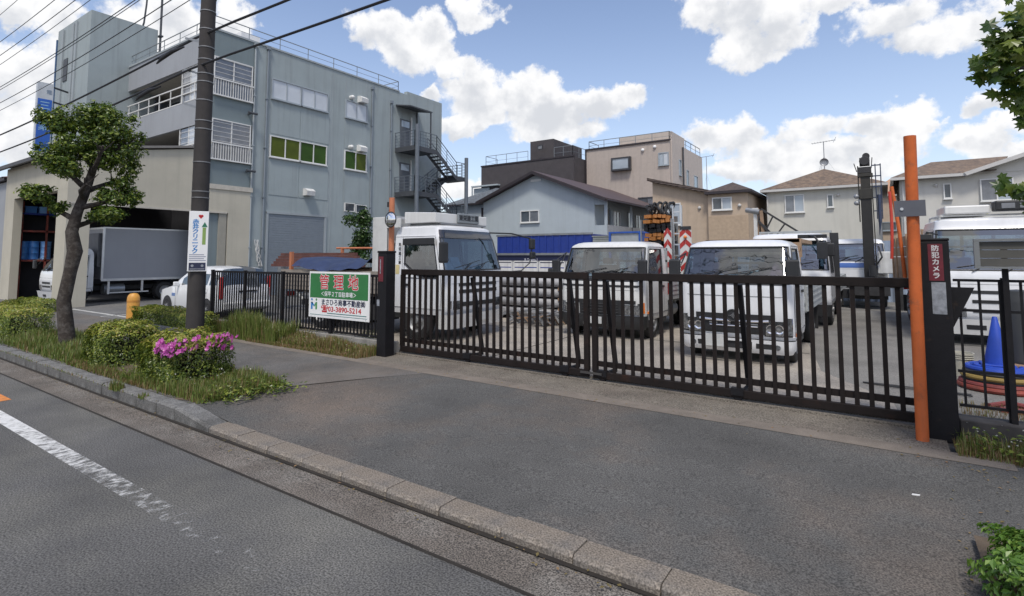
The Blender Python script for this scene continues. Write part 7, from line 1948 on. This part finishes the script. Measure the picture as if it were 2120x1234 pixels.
hedge('clipped azalea hedge at the left edge in front of the street tree', -20.5, -16.3, 3.75, 4.7, 0.72, 12000)
hedge('dark azalea bush left of the flowering one, by the kerb', -12.0, -10.85, 3.72, 4.65, 0.74, 9500, tip=0.6)
fl = hedge('azalea bush with pink flowers nearest the gateway', -9.75, -8.42, 3.72, 4.68, 0.74, 10500, tip=0.7)
P_ = MB()
for k in range(95):
    cl = RL.random()
    x = RL.uniform(0.0, 1.0) ** 0.8; p = Vector((0.15 + 0.52 * x, -0.5 + RL.uniform(-0.05, 0.05), 0.46 + 0.22 * RL.random())) if k % 2 else Vector((0.66 + RL.uniform(-0.1, 0.06), RL.uniform(-0.45, 0.48), 0.5 + 0.22 * RL.random()))
    n_ = Vector((RL.uniform(-0.4, 0.6), -1, RL.uniform(-0.1, 0.8))).normalized(); t_ = n_.orthogonal().normalized(); b_ = n_.cross(t_); R_f = RL.uniform(0.025, 0.042); a0 = RL.uniform(0, 6)
    for i in range(5):
        a = a0 + i * 2 * pi / 5; d = t_ * cos(a) + b_ * sin(a); e = t_ * cos(a + 1.57) + b_ * sin(a + 1.57)
        q = len(P_.v); P_.v += [tuple(p), tuple(p + d * R_f * 0.7 + e * R_f * 0.45 + n_ * 0.01), tuple(p + d * R_f * 1.25 + n_ * 0.016), tuple(p + d * R_f * 0.7 - e * R_f * 0.45 + n_ * 0.01)]; P_.face((q, q + 1, q + 2, q + 3))
tag(P_.build('flowers', petal, fl, fix=False), kind='stuff')
hedge('low back hedge between the orange bollard and the utility pole', -18.0, -14.0, 6.6, 7.35, 0.55, 8000, s=0.07, tip=0.5)
hedge('small low hedge by the garage corner', -27.2, -23.6, 6.2, 6.9, 0.42, 3500, s=0.08, tip=0.3)
hedge('bright green leafy bush at the lower right corner', 0.4, 2.2, 3.85, 4.65, 0.3, 8500, leaf_bright, leaf_bright, s=0.07, group=None, cat='bush', name='leafy_bush', tip=0.4)
# small tree against the grey wall
sm = thing('small_tree', 'small dark green tree in front of the grey office wall', 'tree', (-20.6, 17.2, GZ))
W_ = MB(); W_.tube([(0, 0, 0), (0.05, 0, 1.6), (0, 0, 3.4)], [0.09, 0.06, 0.02], 8)
for k in range(7): W_.tube([(0, 0, 1.2 + 0.3 * k), (0.5 * cos(k * 2.2), 0.5 * sin(k * 2.2), 1.6 + 0.33 * k)], [0.03, 0.01], 5)
W_.build('trunk', bark, sm)
cr_ = MB()
for k in range(13):
    blob(cr_, (RL.uniform(-0.55, 0.6), RL.uniform(-0.4, 0.4), RL.uniform(1.6, 3.75)), (0.42, 0.4, 0.38), 230, 0.17, 0.2)
for k in range(4): blob(cr_, (-0.1 + 0.1 * k, 0, 3.7 + 0.12 * k), (0.25, 0.25, 0.25), 70, 0.16, 0.2)
cr_.build('crown', leaf('leaf_small', (0.018, 0.045, 0.012), (0.035, 0.08, 0.018), (0.075, 0.13, 0.03)), sm, fix=False)
for k in range(0): pass


# ------------------------------------------------------------------ grass and weeds
def grass(name, mats, areas, lean=0.35):
    ms = [MB() for _ in mats]
    for (x0, x1, y0, y1, n, h0, h1, w_, mix) in areas:
        for _ in range(n):
            m_ = ms[0 if RL.random() < mix else 1 % len(ms)]
            x, y = RL.uniform(x0, x1), RL.uniform(y0, y1); h = RL.uniform(h0, h1) * (0.5 + 0.5 * abs(sin(x * 2.3 + 1) * cos(y * 3.1 + x)))
            a = RL.uniform(0, 2 * pi); l = RL.uniform(0.05, 1) * lean * h; z = GZ - 0.01
            dx, dy = cos(a) * l, sin(a) * l; wx, wy = -sin(a) * w_, cos(a) * w_
            q = len(m_.v)
            m_.v += [(x - wx, y - wy, z), (x + wx, y + wy, z), (x + dx * 0.4 + wx * 0.7, y + dy * 0.4 + wy * 0.7, z + h * 0.6), (x + dx * 0.4 - wx * 0.7, y + dy * 0.4 - wy * 0.7, z + h * 0.6), (x + dx, y + dy, z + h * 0.95)]
            m_.face((q, q + 1, q + 2, q + 3)); m_.face((q + 3, q + 2, q + 4))
    for k, (mb_, m_) in enumerate(zip(ms, mats)):
        tag(mb_.build(name if k == 0 else 'dry_' + name, m_, fix=False), kind='stuff')


grass('verge_grass', [grass_green, grass_dry], [(-40, -7.9, 3.55, 4.9, 20000, 0.06, 0.24, 0.006, 0.8), (-16.2, -12.1, 3.6, 4.9, 9000, 0.1, 0.38, 0.007, 0.85), (-9.9, -7.4, 3.6, 4.85, 9500, 0.07, 0.3, 0.006, 0.78), (-8.2, -7.35, 3.75, 4.6, 3000, 0.05, 0.22, 0.006, 0.7), (-12.0, -8.8, 3.56, 3.8, 3000, 0.03, 0.16, 0.006, 0.4)])
grass('fence_weeds', [grass_green, grass_dry], [(-13.2, -11.0, 6.85, 7.5, 7500, 0.2, 0.85, 0.008, 0.85), (-11.6, -8.15, 6.95, 7.5, 9000, 0.1, 0.38, 0.007, 0.35), (-12, -8.2, 6.8, 7.0, 3500, 0.04, 0.16, 0.007, 0.2), (-15.2, -12.8, 7.3, 7.5, 1800, 0.2, 0.55, 0.008, 0.6), (-14.8, -8.5, 7.72, 8.2, 4200, 0.12, 0.4, 0.008, 0.6)])
grass('post_weeds', [grass_green, grass_dry], [(0.55, 6.5, 6.9, 7.42, 6500, 0.06, 0.32, 0.0045, 0.5), (0.5, 1.4, 6.8, 7.2, 1800, 0.03, 0.16, 0.004, 0.3), (0.7, 1.7, 8.2, 9.3, 700, 0.05, 0.2, 0.005, 0.15)])
grass('kerb_weeds', [grass_green, grass_dry], [(-9.35, -9.1, 3.27, 3.4, 160, 0.1, 0.26, 0.005, 0.7), (-8.5, -8.3, 3.3, 3.4, 70, 0.05, 0.14, 0.005, 0.7), (-20, -8, 3.3, 3.36, 500, 0.02, 0.07, 0.004, 0.6)])
BW = MB()
for _ in range(520):
    x, y = RL.choice([(RL.uniform(-10.5, -7.3), RL.uniform(3.62, 4.9)), (RL.uniform(-16, -12), RL.uniform(3.62, 4.9)), (RL.uniform(-12.5, -8.2), RL.uniform(6.85, 7.4)), (RL.uniform(0.55, 1.8), RL.uniform(6.85, 7.35)), (RL.gauss(-7.3, 0.18), RL.uniform(3.75, 4.85))])
    h = RL.uniform(0.03, 0.22); z0 = GZ - 0.02
    for k in range(RL.randint(3, 7)): leaf_quad(BW, (x + RL.gauss(0, 0.05), y + RL.gauss(0, 0.05), z0 + 0.03 + h * RL.random()), RL.uniform(0.03, 0.07), (0, 0, 1.5), 0.6)
tag(BW.build('broad_weeds', leaf_azalea, fix=False), kind='stuff')
W_ = MB()
for _ in range(130):
    x, y, z = RL.choice([(RL.uniform(-8.9, -7.5), RL.uniform(3.7, 4.7), RL.uniform(0.25, 0.45)), (RL.uniform(-11.5, -8.4), RL.uniform(6.9, 7.4), RL.uniform(0.3, 0.5)), (RL.uniform(0.6, 1.4), RL.uniform(6.9, 7.3), RL.uniform(0.25, 0.42))])
    leaf_quad(W_, (x, y, z), 0.022, (0, -0.5, 1), 0.9)
tag(W_.build('weed_flowers', weed_white, fix=False), kind='stuff')
# fallen leaves along the sill and the kerb
F_ = MB()
for _ in range(420):
    x, y = RL.choice([(RL.uniform(-8.5, 0.3), RL.gauss(6.7, 0.12)), (RL.uniform(-12, 0.5), RL.gauss(3.24, 0.06)), (RL.uniform(0.3, 1.5), RL.uniform(4.2, 6.8)), (RL.uniform(0.8, 2.0), RL.uniform(8.2, 9.5))])
    z = (walk_z(x, y) if 3.56 < y < 6.75 else (0.01 if y < 3.4 else GZ)) + 0.012
    leaf_quad(F_, (x, y, z), RL.uniform(0.015, 0.04), (0, 0, 3), 0.6, 0.1)
tag(F_.build('fallen_leaves', grass_dry, fix=False), kind='stuff')
